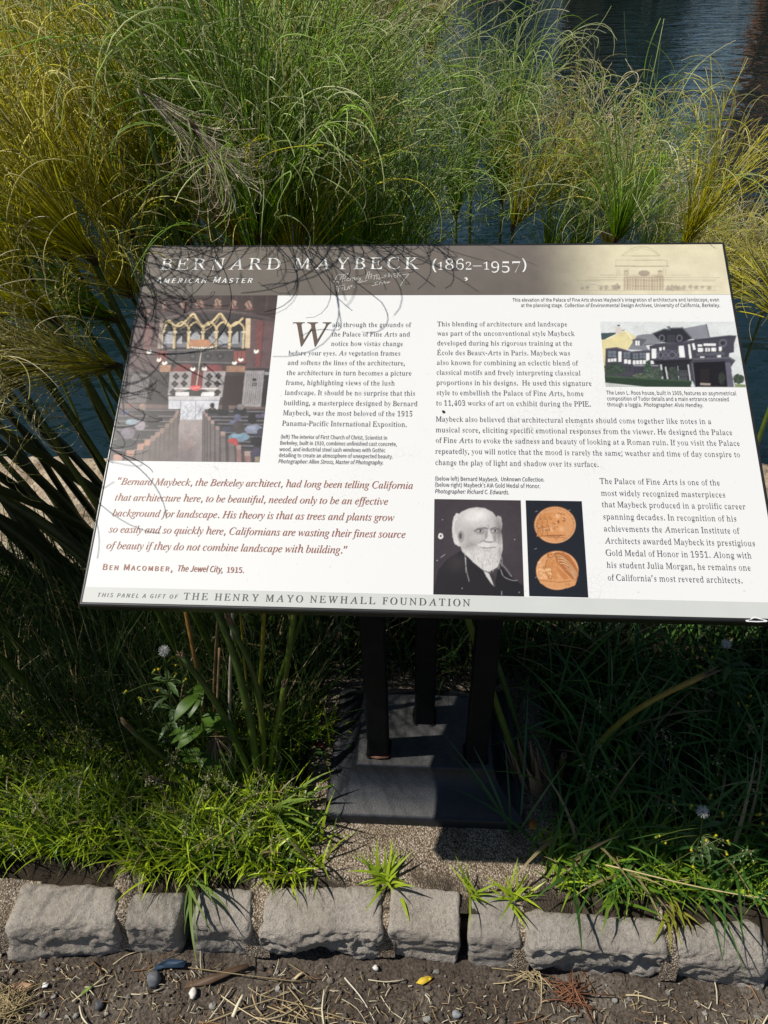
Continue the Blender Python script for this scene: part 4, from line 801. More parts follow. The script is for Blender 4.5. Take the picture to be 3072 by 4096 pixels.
def glyph(kind, ch):
    """advance, points (in cap heights), triangles, loops"""
    k = (kind, ch)
    if k not in _glyph:
        s = FONT[kind].get(ch)
        if s is None:
            _glyph[k] = (.3, np.zeros((0, 2)), [], [])
            return _glyph[k]
        loops = [[(l[i] / 100, l[i + 1] / 100) for i in range(0, len(l), 2)] for l in s[1:]]
        pts = np.array([p for l in loops for p in l])
        area = [sum(a[0] * b[1] - b[0] * a[1] for a, b in zip(l, l[1:] + l[:1])) for l in loops]
        off = np.cumsum([0] + [len(l) for l in loops])
        box_ = [(min(p[0] for p in l), max(p[0] for p in l), min(p[1] for p in l), max(p[1] for p in l)) for l in loops]
        tri = []
        for i, l in enumerate(loops):                       # every outer loop with the holes that lie inside it
            if area[i] <= 0:
                continue
            use = [i] + [j for j in range(len(loops)) if area[j] < 0 and box_[j][0] >= box_[i][0] and box_[j][1] <= box_[i][1] and box_[j][2] >= box_[i][2] and box_[j][3] <= box_[i][3]]
            idx = [off[j] + q for j in use for q in range(len(loops[j]))]
            tri += [tuple(int(idx[q]) for q in t_) for t_ in tessellate_polygon([[Vector((x, y, 0)) for x, y in loops[j]] for j in use])]
        _glyph[k] = (s[0] / 100, pts, tri, loops)
    return _glyph[k]


OLD = {'0': (.7, 0), '1': (.7, 0), '2': (.7, 0), '3': (1, -.28), '4': (1, -.28), '5': (1, -.28), '7': (1, -.28), '9': (1, -.28)}


def layout(s, kind, style=''):
    """[(kind, char, x, scale, dy, shear)], natural width in cap heights"""
    out, x = [], 0
    shear = 0
    for ch in s:
        if ch in '<>':                                      # <...> turns the italic on and off
            kind = {'R': 'I', 'I': 'R'}.get(kind, kind)
            shear = .2 if (ch == '<' and kind == 'S') else 0
            continue
        k, dy = 1., 0.
        c_ = ch
        if 'c' in style and ch.islower():
            c_, k = ch.upper(), .78
        if 'o' in style and ch in OLD:
            k, dy = OLD[ch]
        if ch == ' ':
            x += .36 if kind != 'S' else .33
            continue
        g = glyph(kind, c_)
        out.append((kind, c_, x, k, dy, .2 if 's' in style else shear))
        x += g[0] * k
    return out, x


class Text:
    def __init__(s):
        s.mb = MB()

    def line(s, st, conv, x0, y0, x1, y1, cap, kind='R', style='', h=.0006, bold=0):
        (u0, v0), (u1, v1) = conv(x0, y0), conv(x1, y1)
        v = (v0 + v1) / 2
        lay, wid = layout(st, kind, style)
        n = len([c for c in st if c not in '<>'])
        if 't' in style:                                    # letter-spaced
            sx = cap
            track = ((u1 - u0) - wid * cap) / max(n - 1, 1)
        else:
            sx = (u1 - u0) / wid
            track = 0
        i = 0
        stripped = [c for c in st if c not in '<>']
        pos = [k for k, c in enumerate(stripped) if c != ' ']
        for (kd, ch, x, k, dy, sh), p in zip(lay, pos):
            g = glyph(kd, ch)
            if not len(g[1]):
                continue
            X = (g[1][:, 0] + sh * g[1][:, 1]) * k
            Yv = g[1][:, 1] * k + dy
            for b in ((-bold, bold) if bold else (0,)):
                s.mb.add(PT(u0 + x * sx + X * sx + track * p + b, v - Yv * cap, h + (b > 0) * 1e-5), g[2])

    def stroke(s, pts, w, h=.0006):
        pts = np.array(pts, float)
        for a, b in zip(pts[:-1], pts[1:]):
            d = b - a
            l = np.linalg.norm(d)
            if l < 1e-6:
                continue
            nrm = np.array([-d[1], d[0]]) / l * w / 2
            d = d / l * w * .3
            q = np.array([a - nrm - d, b - nrm + d, b + nrm + d, a + nrm - d])
            s.mb.add(PT(q[:, 0], q[:, 1], h), [(0, 1, 2, 3)])


def plain(name, c, rough=.4):
    m, t, b, L = nt(name)
    setp(b, lin(c, .76), rough, .3)
    return m


INK, BROWN_INK, WHITE_INK = plain('charcoal_ink', (84, 88, 95)), plain('russet_ink', (168, 100, 78)), plain('white_ink', (250, 250, 246))
CAPH = c3(1000, 882)[1] - c3(1000, 857.5)[1]               # cap height of the running text
SM = CAPH * .78
T_head, T_date, T_sub, T_body, T_quote, T_name, T_foot, T_donor = [Text() for _ in range(8)]
T_cap = {'church': Text(), 'elevation': Text(), 'house': Text(), 'portrait': Text()}
hcap = c3(900, 143)[1] - c3(900, 89)[1]
T_head.line('BERNARD MAYBECK', c3, 402, 142, 1632, 139, hcap, 'R', 't')
T_date.line('(1862–1957)', c4, 64, 138, 518, 145, hcap * .92, 'R', 'to')
T_sub.line('American Master', c3, 381, 205, 838, 205, c3(600, 205)[1] - c3(600, 177)[1], 'S', 'cts', bold=.00025)
W0, W1 = c3(1018, 503), c3(1210, 391)
T_W = Text()
T_W.line('W', c3, 1020, 503, 1211, 503, W0[1] - W1[1])
for st, x0, y0, x1 in (
        ('alk through the grounds of', 1218, 412, 1592), ('the Palace of Fine Arts and', 1215, 457, 1588), ('notice how vistas change', 1212, 502, 1555),
        ('before your eyes. As vegetation frames', 1010, 547, 1543), ('and softens the lines of the architecture,', 1006, 593, 1565),
        ('the architecture in turn becomes a picture', 1001, 641, 1595), ('frame, highlighting views of the lush', 997, 688, 1516),
        ('landscape. It should be no surprise that this', 992, 736, 1613), ('building, a masterpiece designed by Bernard', 988, 785, 1624),
        ('Maybeck, was the most beloved of the 1915', 984, 833, 1601), ('Panama-Pacific International Exposition.', 980, 883, 1574)):
    T_body.line(st, c3, x0, y0, x1, y0 + 1, CAPH)
for st, x0, y0, x1, y1 in (
        ('This blending of architecture and landscape', 90, 410, 708, 409), ('was part of the unconventional style Maybeck', 90, 455, 742, 453),
        ('developed during his rigorous training at the', 89, 501, 732, 500), ('École des Beaux-Arts in Paris. Maybeck was', 89, 547, 722, 546),
        ('also known for combining an eclectic blend of', 87, 594, 758, 593), ('classical motifs and freely interpreting classical', 86, 641, 771, 640),
        ('proportions in his designs.  He used this signature', 85, 689, 824, 689), ('style to embellish the Palace of Fine Arts, home', 85, 738, 786, 737),
        ('to 11,403 works of art on exhibit during the PPIE.', 84, 787, 821, 787),
        ('Maybeck also believed that architectural elements should come together like notes in a', 83, 864, 1391, 869),
        ('musical score, eliciting specific emotional responses from the viewer. He designed the Palace', 82, 915, 1491, 921),
        ('of Fine Arts to evoke the sadness and beauty of looking at a Roman ruin. If you visit the Palace', 82, 965, 1526, 972),
        ('repeatedly, you will notice that the mood is rarely the same; weather and time of day conspire to', 80, 1017, 1527, 1025),
        ('change the play of light and shadow over its surface.', 80, 1069, 857, 1073)):
    T_body.line(st, c4, x0, y0, x1, y1, CAPH)
for st, x0, y0, x1, y1 in (
        ('The Palace of Fine Arts is one of the', 861, 162, 1432, 166), ('most widely recognized masterpieces', 866, 219, 1458, 223),
        ('that Maybeck produced in a prolific career', 870, 273, 1553, 279), ('spanning decades. In recognition of his', 875, 331, 1511, 336),
        ('achievements the American Institute of', 879, 388, 1523, 394), ('Architects awarded Maybeck its prestigious', 885, 446, 1599, 453),
        ('Gold Medal of Honor in 1951. Along with', 889, 503, 1582, 512), ('his student Julia Morgan, he remains one', 893, 560, 1578, 570),
        ('of California’s most revered architects.', 898, 619, 1540, 631)):
    T_body.line(st, c6, x0, y0, x1, y1, CAPH)
for st, cv, x0, y0, x1, y1, sty in (
        ('(left) The interior of First Church of Christ, Scientist in', c3, 973, 944, 1480, 945, ''), ('Berkeley, built in 1910, combines unfinished cast concrete,', c3, 970, 974, 1526, 974, ''),
        ('wood, and industrial steel sash windows with Gothic', c3, 967, 1003, 1471, 1004, ''), ('detailing to create an atmosphere of unexpected beauty.', c3, 964, 1032, 1507, 1033, ''),
        ('Photographer: Allen Stross, Master of Photography.', c3, 961, 1060, 1462, 1063, 's'),
        ('This elevation of the Palace of Fine Arts shows Maybeck’s integration of architecture and landscape, even', c4, 447, 293, 1428, 291, ''),
        ('at the planning stage.', c4, 487, 318, 687, 318, ''), ('Collection of Environmental Design Archives, University of California, Berkeley.', c4, 693, 318, 1432, 318, 's'),
        ('The Leon L. Roos house, built in 1909, features an asymmetrical', c4, 892, 733, 1509, 736, ''), ('composition of Tudor details and a main entrance concealed', c4, 895, 761, 1475, 764, ''),
        ('through a loggia.', c4, 896, 789, 1062, 790, ''), ('Photographer: Alvis Hendley.', c4, 1068, 790, 1352, 792, 's'),
        ('(below left) Bernard Maybeck.', c6, 79, 146, 383, 148, ''), ('Unknown Collection.', c6, 390, 148, 599, 150, 's'),
        ('(below right) Maybeck’s AIA Gold Medal of Honor.', c6, 79, 176, 581, 179, ''), ('Photographer: Richard C. Edwards.', c6, 78, 207, 432, 209, 's')):
    T_cap['church' if cv is c3 else 'portrait' if cv is c6 else 'elevation' if y0 < 400 else 'house'].line(st, cv, x0, y0, x1, y1, SM * .95, 'S', sty)
QC = c5(800, 186)[1] - c5(800, 153)[1]
for st, x0, y0, x1, y1 in (
        ('“Bernard Maybeck, the Berkeley architect, had long been telling California', 197, 163, 1604, 186), ('that architecture here, to be beautiful, needed only to be an effective', 188, 239, 1485, 261),
        ('background for landscape. His theory is that as trees and plants grow', 176, 315, 1514, 336), ('so easily and so quickly here, Californians are wasting their finest source', 160, 392, 1568, 416),
        ('of beauty if they do not combine landscape with building.”', 147, 470, 1292, 489)):
    T_quote.line(st, c5, x0, y0, x1, y1, QC, 'I')
T_name.line('Ben Macomber,', c5, 127, 568, 463, 575, c5(200, 569)[1] - c5(200, 540)[1], 'S', 'ct', bold=.0002)
T_name.line('The Jewel City,', c5, 481, 575, 700, 580, c5(500, 577)[1] - c5(500, 548)[1], 'S', 's', bold=.0001)
T_name.line('1915.', c5, 716, 580, 802, 583, c5(750, 582)[1] - c5(750, 556)[1], 'S', '', bold=.00015)
T_foot.line('THIS PANEL A GIFT OF', c5, 103, 697, 484, 704, c5(300, 700)[1] - c5(300, 681)[1], 'S', 'ts', bold=.0001)
T_donor.line('THE HENRY MAYO NEWHALL FOUNDATION', c5, 513, 711, 1873, 740, c5(800, 718)[1] - c5(800, 685)[1], 'R', 't', bold=.0001)


# ---------------------------------------------------------------- printed pictures: small paintings of pigment on the board
class Pic:
    def __init__(s, u0, v0, u1, v1, step, bg):
        s.r = (u0, v0, u1, v1)
        s.w, s.h = int((u1 - u0) / step), int((v1 - v0) / step)
        s.ss = 2
        s.W, s.H = s.w * s.ss, s.h * s.ss
        s.a = np.tile(lin(bg), (s.H, s.W, 1))
        s.conv = None
        s.grain = s.fade = s.soft_pass = 0

    def px(s, pts):
        q = np.array([s.conv(x, y) for x, y in pts])
        u0, v0, u1, v1 = s.r
        return np.stack([(q[:, 0] - u0) / (u1 - u0) * s.W, (q[:, 1] - v0) / (v1 - v0) * s.H], -1)

    def mask(s, P):
        """even-odd fill of one polygon (or several loops) in raster points"""
        loops = P if isinstance(P, list) else [P]
        al = np.concatenate(loops)
        y0, y1 = max(int(al[:, 1].min()), 0), min(int(al[:, 1].max()) + 2, s.H)
        x0, x1 = max(int(al[:, 0].min()), 0), min(int(al[:, 0].max()) + 2, s.W)
        if y1 <= y0 or x1 <= x0:
            return None
        Y, X = np.mgrid[y0:y1, x0:x1] + .5
        M = np.zeros(X.shape, bool)
        for l in loops:
            for (xa, ya), (xb, yb) in zip(l, np.roll(l, -1, 0)):
                if ya == yb:
                    continue
                c = (ya > Y) != (yb > Y)
                M ^= c & (X < (xb - xa) * (Y - ya) / (yb - ya) + xa)
        return (slice(y0, y1), slice(x0, x1)), M

    def put(s, mk, col, al=1):
        if mk is None:
            return
        sl, M = mk
        a = s.a[sl]
        a[M] = a[M] * (1 - al) + lin(col) * al

    def poly(s, pts, col, al=1):
        s.put(s.mask(s.px(pts)), col, al)

    def rect(s, x0, y0, x1, y1, col, al=1):
        s.poly([(x0, y0), (x1, y0), (x1, y1), (x0, y1)], col, al)

    def ell(s, x, y, rx, ry, col, al=1, n=26, jag=0):
        q = [(x + rx * math.cos(a) * (1 + jag * random.uniform(-1, 1)), y + ry * math.sin(a) * (1 + jag * random.uniform(-1, 1))) for a in np.linspace(0, 2 * math.pi, n, endpoint=False)]
        s.poly(q, col, al)

    def line(s, pts, w, col, al=1):
        for (xa, ya), (xb, yb) in zip(pts[:-1], pts[1:]):
            l = math.hypot(xb - xa, yb - ya) or 1
            nx, ny = -(yb - ya) / l * w / 2, (xb - xa) / l * w / 2
            ex, ey = (xb - xa) / l * w * .25, (yb - ya) / l * w * .25
            s.poly([(xa - nx - ex, ya - ny - ey), (xb - nx + ex, yb - ny + ey), (xb + nx + ex, yb + ny + ey), (xa + nx - ex, ya + ny - ey)], col, al)

    def curve(s, pts, w, col, al=1, n=24):
        s.line([tuple(q) for q in bez([(*p, 0) for p in pts], n)[:, :2]], w, col, al)

    def soft(s, x, y, rx, ry, col, al=1, clip=True):
        """soft-edged spot of pigment"""
        (cx, cy), = s.px([(x, y)])
        (ex, _), = s.px([(x + rx, y)])
        (_, ey), = s.px([(x, y + ry)])
        Y, X = np.mgrid[0:s.H, 0:s.W] + .5
        k = np.exp(-(((X - cx) / (ex - cx)) ** 2 + ((Y - cy) / (ey - cy)) ** 2) * 1.4)[..., None] * al
        if clip:                                            # stays on the figure, off the dark ground
            k = k * (s.a.mean(-1, keepdims=True) > .075)
        s.a = s.a * (1 - k) + lin(col) * k

    def glyphs(s, st, x, y, cap, ang, col, spread=1.0, radius=None):
        """letters along a straight line or round a circle of the picture"""
        lay, wid = layout(st, 'S')
        for kd, ch, gx, k, dy, sh in lay:
            g = glyph(kd, ch)
            if not g[3]:
                continue
            loops = []
            for l in g[3]:
                l = np.array(l)
                if radius is None:
                    q = np.stack([x + (gx + l[:, 0]) * cap, y - l[:, 1] * cap], -1)
                else:
                    a = ang + (gx + g[0] / 2) * cap * spread / radius[0]
                    lx, ly = (l[:, 0] - g[0] / 2) * cap, l[:, 1] * cap
                    q = np.stack([x + (radius[0] + ly) * math.cos(a) - lx * math.sin(a), y + (radius[1] + ly) * math.sin(a) + lx * math.cos(a)], -1)
                loops.append(s.px(q))
            s.put(s.mask(loops), col)

    def clutter(s, n, big, amp, seed):
        """breaks flat areas up with many small patches a little lighter or darker than what they lie on"""
        r = np.random.default_rng(seed)
        for _ in range(n):
            w, h = r.integers(1, big, 2)
            x, y = r.integers(0, s.W), r.integers(0, s.H)
            sl = s.a[y:y + h, x:x + w]
            if sl.size:
                k = 1 + amp * r.normal()
                m_ = sl.mean((0, 1))
                sl[:] = sl * .55 + .45 * m_
                sl *= max(.35, k)

    def noise(s, amp, sc, seed, stretch=(1, 1)):
        Y, X = np.mgrid[0:s.H, 0:s.W]
        n = fbm(np.stack([X / sc * stretch[0], Y / sc * stretch[1], 0 * X], -1), 3, seed) - .5
        s.a *= np.clip(1 + amp * 2 * n, .15, 3)[..., None]

    def build(s, name, label=None, h=.0003):
        for _ in range(s.soft_pass):
            e = np.pad(s.a, ((1, 1), (1, 1), (0, 0)), 'edge')
            s.a = (e[1:-1, 1:-1] * 2 + e[2:, 1:-1] + e[:-2, 1:-1] + e[1:-1, 2:] + e[1:-1, :-2]) / 6
        e = np.pad(s.a, ((2, 2), (2, 2), (0, 0)), 'edge')           # printing ink spreads a little
        s.a = sum(e[2 + j:2 + j + s.H, 2 + i:2 + i + s.W] * k for i, j, k in ((0, 0, .24), (1, 0, .12), (-1, 0, .12), (0, 1, .12), (0, -1, .12), (2, 0, .04), (-2, 0, .04), (0, 2, .04), (0, -2, .04), (1, 1, .03), (-1, 1, .03), (1, -1, .03), (-1, -1, .03)))
        if s.fade:                                          # sun-bleached inks
            g = s.a.mean(-1, keepdims=True)
            s.a = s.a + (g - s.a) * s.fade
        if s.grain:
            s.a *= np.clip(1 + s.grain * np.random.default_rng(int(s.W)).normal(0, 1, (s.H, s.W)), .3, 2.2)[..., None]
        a = s.a.reshape(s.h, s.ss, s.w, s.ss, 3).mean((1, 3)) * .80 + .008
        u0, v0, u1, v1 = s.r
        U, V = np.meshgrid(np.linspace(u0, u1, s.w), np.linspace(v0, v1, s.h))
        o = mesh(name, PT(U, V, h), gridfaces(s.h, s.w)[:, ::-1], M_print, panel, np.clip(a, 0, .9).reshape(-1, 3), False)
        if label:
            o['label'] = label
        return o


M_print = attrmat('print_inks', .4, .2)
STEP = .0008


def quadrect(conv, tl, br):
    return (*conv(*tl), *conv(*br))

# header band: brown, fading to cream with a faint pencil elevation of a domed hall
hv = c3(700, 263)[1]
P = Pic(0, 0, PW, hv, .001, (116, 108, 100))
P.conv = lambda x, y: UV(2200 + x * .45208, 1000 + y * .45208)
ua, ub = c4(520, 150)[0], c4(1000, 150)[0]
g = np.clip((np.linspace(0, PW, P.W) - ua) / (ub - ua), 0, 1)
g = (g * g * (3 - 2 * g))[None, :, None]
vy = np.linspace(0, 1, P.H)[:, None, None]
P.a = P.a * (1.05 - .18 * vy) * (1 - g) + (lin((228, 218, 184)) * (1 - .35 * vy) + lin((232, 225, 202)) * .35 * vy) * g
P.noise(.10, 30, 5)
P.noise(.06, 3, 6)
SK, SK2 = (128, 98, 84), (160, 130, 104)
for y, x0, x1 in ((222, 440, 1230), (243, 330, 1500), (262, 320, 1470), (272, 230, 1450), (355, 290, 1470), (318, 420, 1480)):
    P.line([(x0, y), (x1, y + 2)], 3, SK, .55)
for y, x0, x1 in ((55, 620, 970), (92, 580, 1030), (148, 570, 1050), (142, 575, 1045), (232, 650, 1000), (240, 655, 1000)):
    P.line([(x0, y), (x1, y)], 3.5, SK, .75)
P.curve([(635, 52), (690, 8), (760, -22), (850, -22), (920, 10), (970, 50)], 3.5, SK, .7)
P.curve([(650, 52), (710, 15), (800, -8), (900, 12), (950, 48)], 3, SK2, .6)
for x in (590, 610, 660, 690, 1000, 1020, 1040, 580, 1030):
    P.line([(x, 165 if 585 < x < 1025 else 92), (x, 222 if 585 < x < 1025 else 148)], 3, SK, .6)
for x in (672, 970):
    P.rect(x - 22, 190, x + 22, 228, SK2, .35)
    P.line([(x - 22, 190), (x + 22, 190)], 4, SK, .7)
    P.ell(x, 184, 16, 6, SK, .5)
P.ell(830, 206, 52, 26, (120, 96, 92), .6)
P.rect(645, 238, 1008, 354, SK2, .16)
for k, x in enumerate(range(655, 1010, 24)):
    P.line([(x, 246), (x, 354)], 4, SK, .7)
    P.rect(x + 3, 250, x + 13, 352, (150, 118, 108), .35 + .25 * (k % 3 == 1))
for x, r in ((280, 14), (330, 16), (450, 18), (495, 22), (560, 22), (590, 30), (606, 20), (1040, 24), (1072, 28), (1110, 22), (1140, 24), (1180, 22), (1240, 20), (1290, 22), (1345, 16), (1405, 18)):
    P.ell(x, 325 + (r % 5) * 3, r, r * .9, (112, 96, 96), .38, 16, .35)
    P.line([(x, 355), (x + 2, 350 - r * 1.9)], 3, SK, .6)
for x in range(300, 1470, 9):
    if not 640 < x < 1010 and random.random() < .6:
        P.line([(x, 356), (x + random.uniform(-3, 3), 356 - random.uniform(12, 42))], 2.5, SK, .35)
P.build('printed_header', 'brown band fading to cream with a pencil sketch of a domed hall')

# footer band
P = Pic(0, c5(40, 648)[1], PW, PH, .004, (212, 214, 209))
P.noise(.04, 20, 2)
P.build('printed_footer')

# church interior
K = lambda x, y: UV(430 + x * .41591, 1180 + y * .41591)
u1, v0 = K(1630, 8)
P = Pic(.0004, hv, (K(1630, 8)[0] + K(1468, 1606)[0]) / 2, K(700, 1600)[1], STEP, (60, 50, 52))
P.conv = K
P.poly([(300, 0), (1640, 0), (1620, 260), (1380, 195), (960, 150), (620, 205), (280, 270)], (66, 50, 48))
for x in range(340, 1640, 150):
    P.line([(x, 0), (x - 20, 170)], 26, (84, 62, 58), .8)
for x, y, w in ((380, 160, 30), (725, 85, 28), (885, 78, 36), (1058, 82, 34), (1208, 88, 36), (1355, 100, 36), (550, 110, 22)):
    P.ell(x, y, w, 38, (186, 142, 122), .75, 12, .4)
    P.line([(x - w, y + 46), (x + w * 1.3, y + 36)], 7, (170, 100, 80), .8)
    P.line([(x - 10, y - 30), (x + 12, y + 30)], 9, (60, 44, 42))
P.poly([(1340, 225), (1630, 262), (1560, 705), (1325, 705)], (104, 74, 76))
P.poly([(1440, 250), (1500, 258), (1470, 690), (1420, 690)], (132, 66, 64))
P.line([(1500, 258), (1468, 690)], 5, (54, 38, 40))
P.poly([(250, 300), (540, 230), (520, 720), (180, 740)], (98, 74, 74))
P.poly([(360, 290), (440, 270), (420, 560), (350, 560)], (124, 82, 78))
P.poly([(500, 240), (1330, 230), (1320, 530), (490, 530)], (40, 36, 40))
P.curve([(300, 275), (620, 215), (960, 158), (1380, 190), (1640, 260)], 34, (82, 66, 66))
P.curve([(560, 225), (960, 150), (1330, 178)], 8, (120, 98, 92))
P.rect(510, 455, 1320, 505, (120, 116, 120))
for x0, x1, yt in ((552, 640, 340), (672, 710, 385), (800, 895, 345), (975, 1045, 350), (1068, 1165, 360), (1200, 1256, 345)):
    for i, x in enumerate(np.arange(x0, x1, 12)):
        P.rect(x, yt + abs(i % 8 - 4) * 14, x + 7, 470, (206, 208, 214))
P.rect(1276, 350, 1296, 505, (120, 130, 146))
GOLD = (226, 196, 132)
for x, w in ((530, 22), (648, 22), (784, 24), (920, 24), (1048, 24), (1178, 24), (1310, 18)):
    P.line([(x, 350), (x - 8, 512)], w, GOLD if x > 560 else (196, 176, 146))
    P.rect(x - 20, 350, x + 20, 366, (246, 226, 180))
P.line([(1352, 240), (1345, 500)], 46, (228, 200, 152))
P.line([(525, 240), (500, 510)], 34, (172, 150, 132))
for a, b in ((545, 648), (648, 784), (784, 920), (920, 1048), (1048, 1178), (1178, 1315)):
    c_ = (a + b) / 2
    P.curve([(a, 352), (a + 14, 300), (c_, 262), (b - 14, 300), (b, 352)], 15, GOLD)
    P.ell(c_, 318, 30, 38, (36, 32, 36))
P.curve([(550, 270), (600, 250), (640, 292), (700, 300), (760, 246), (826, 184), (870, 246), (915, 296), (975, 286), (1030, 236), (1084, 182), (1130, 240), (1180, 298), (1240, 280), (1300, 226)], 19, GOLD, 1, 60)
P.curve([(700, 330), (760, 290), (826, 215), (880, 280), (920, 330), (960, 330), (1040, 270), (1084, 210), (1140, 290), (1190, 330)], 8, (180, 150, 100), 1, 40)
P.poly([(800, 432), (975, 432), (1022, 496), (780, 500)], (196, 128, 78))
for i in range(11):
    P.ell(800 + i * 21, 512 + abs(i - 5) * -1.5, 9, 9, (246, 238, 214))
P.poly([(575, 530), (1215, 530), (1205, 655), (565, 640)], (72, 68, 70))
P.line([(575, 532), (1215, 532)], 10, (120, 112, 110))
P.line([(568, 642), (1205, 656)], 12, (112, 106, 106))
for x in (640, 820, 965, 1085):
    P.ell(x, 590, 40, 36, (54, 50, 54), 1, 14, .25)
    P.ell(x, 590, 16, 14, (92, 88, 88))
P.poly([(478, 540), (575, 538), (568, 660), (470, 655)], (140, 66, 56))
P.poly([(1215, 540), (1326, 540), (1322, 655), (1212, 655)], (156, 76, 66))
for x in (500, 540, 1250, 1290):
    P.line([(x, 545), (x, 650)], 5, (70, 34, 34))
P.rect(505, 675, 612, 740, (188, 134, 94))
P.rect(1142, 682, 1322, 742, (176, 126, 92))
for y in range(684, 738, 14):
    P.line([(508, y), (612, y), (1142, y + 4), (1322, y + 4)], 3, (120, 80, 58))
P.poly([(680, 672), (805, 668), (805, 738), (610, 742)], (132, 50, 52))
P.poly([(955, 670), (1090, 676), (1110, 738), (930, 738)], (136, 52, 54))
P.poly([(598, 738), (812, 735), (796, 905), (572, 970)], (164, 154, 152))
P.poly([(924, 735), (1136, 735), (1100, 985), (905, 900)], (166, 156, 154))
P.poly([(812, 735), (924, 735), (908, 900), (796, 900)], (122, 42, 44))
P.rect(845, 670, 912, 700, (34, 30, 34))
for x, y in ((662, 784), (747, 782), (648, 856), (737, 852), (632, 935), (980, 784), (1066, 782), (968, 858), (1056, 855), (1058, 935)):
    for a in range(4):
        P.ell(x + 18 * math.cos(a * 1.57), y + 18 * math.sin(a * 1.57), 15, 15, (36, 32, 36))
P.poly([(408, 770), (600, 770), (575, 1045), (372, 1045)], (46, 40, 42))
P.poly([(1134, 775), (1322, 775), (1290, 1055), (1100, 1055)], (50, 32, 36))
P.poly([(1322, 728), (1506, 728), (1472, 1078), (1290, 1068)], (158, 152, 152))
P.poly([(240, 760), (412, 768), (372, 1035), (196, 1035)], (112, 105, 104))
for i in range(8):
    P.line([(1345 + i * 20, 760), (1316 + i * 19, 1050)], 7, (112, 106, 108))
for i in range(6):
    P.line([(268 + i * 24, 790), (226 + i * 24, 1020)], 7, (84, 78, 80))
P.rect(1392, 802, 1430, 876, (26, 24, 26))
P.glyphs('427', 1396, 845, 17, 0, (230, 226, 220))
P.glyphs('53', 1400, 868, 15, 0, (230, 226, 220))
P.poly([(1508, 735), (1560, 735), (1530, 1060), (1474, 1060)], (40, 34, 38))
P.rect(1508, 740, 1560, 770, (160, 160, 164))
P.line([(902, 540), (855, 880)], 7, (222, 206, 182))
for x, y in ((402, 546), (498, 624), (550, 656), (822, 712), (932, 710), (1218, 654), (1280, 622), (1428, 542)):
    P.ell(x, y, 24, 20, (252, 248, 236), 1, 12, .2)
    P.ell(x, y - 14, 10, 9, (60, 50, 50))
P.poly([(120, 1042), (590, 1058), (590, 1110), (110, 1100)], (112, 88, 82))
P.poly([(1060, 1058), (1520, 1080), (1512, 1120), (1060, 1110)], (116, 92, 84))
P.line([(645, 900), (1060, 902)], 11, (238, 228, 220))
P.rect(655, 934, 785, 972, (236, 233, 230))
P.rect(900, 934, 1026, 974, (236, 233, 230))
P.ell(845, 935, 56, 36, (62, 60, 58), 1, 20, .2)
P.ell(850, 892, 56, 24, (228, 62, 62), 1, 22, .25)
for x in range(805, 900, 14):
    P.ell(x, 888 + (x % 5) * 3, 7, 7, (250, 130, 124))
P.poly([(588, 975), (1088, 975), (1076, 1014), (588, 1012)], (206, 202, 204))
P.poly([(590, 1012), (1072, 1014), (1062, 1110), (930, 1112), (922, 1200), (694, 1198), (704, 1100), (588, 1100)], (212, 212, 218))
P.line([(588, 1012), (1075, 1015)], 6, (140, 138, 146))
for i in range(60):
    x, y = random.uniform(700, 925), random.uniform(1040, 1190)
    P.line([(x, y), (x + random.uniform(-10, 10), y + random.uniform(12, 44))], 6, (132, 134, 150), .7)
for x in (705, 850):
    P.line([(x, 1015), (x - 6, 1190)], 6, (128, 126, 134))
# aisle, pews, congregation
P.poly([(694, 1198), (925, 1198), (990, 1610), (520, 1610)], (164, 148, 144))
P.soft(740, 1560, 260, 190, (104, 90, 94), .85)
P.soft(770, 1440, 70, 80, (150, 112, 104), .4)
P.poly([(110, 1095), (705, 1095), (692, 1240), (600, 1400), (520, 1610), (0, 1610)], (58, 52, 58))
P.poly([(932, 1098), (1520, 1098), (1480, 1620), (985, 1620)], (58, 54, 62))
for y, xr in ((1110, 690), (1165, 640), (1215, 600), (1262, 560), (1300, 520), (1388, 450), (1490, 350), (1555, 260)):
    P.line([(60, y - 3), (xr, y)], 9, (120, 112, 114))
    P.line([(60, y + 14), (xr, y + 17)], 14, (40, 34, 40))
for i, (x, y, w) in enumerate([(655, 1120, 36), (640, 1150, 40), (600, 1190, 44), (555, 1240, 48), (505, 1285, 50), (460, 1320, 55), (415, 1355, 58), (358, 1395, 62), (290, 1435, 66), (185, 1490, 80), (62, 1538, 92)]):
    P.poly([(x, y), (x + w, y - 4), (x + w - 14, 1610), (x - 22, 1610)], (78 + 5 * (i % 3), 68, 66))
    P.poly([(x, y), (x + w * .8, y - 4), (x + w * .7, 1610), (x - 22, 1610)], (112, 98, 94))
    P.poly([(x + 4, y - 4), (x + w, y - 8), (x + w - 12, y + 30 + i * 3), (x - 4, y + 32 + i * 3)], (186, 132, 108) if i > 6 else (150, 122, 108))
for y, xl in ((1118, 960), (1170, 1000), (1205, 1030), (1240, 1060), (1325, 1130), (1360, 1160), (1410, 1230), (1450, 1280), (1505, 1330)):
    P.line([(xl, y - 2), (1520 - (y - 1100) * .1, y + 4)], 9, (124, 118, 124))
    P.line([(xl, y + 14), (1520 - (y - 1100) * .1, y + 20)], 14, (38, 34, 40))
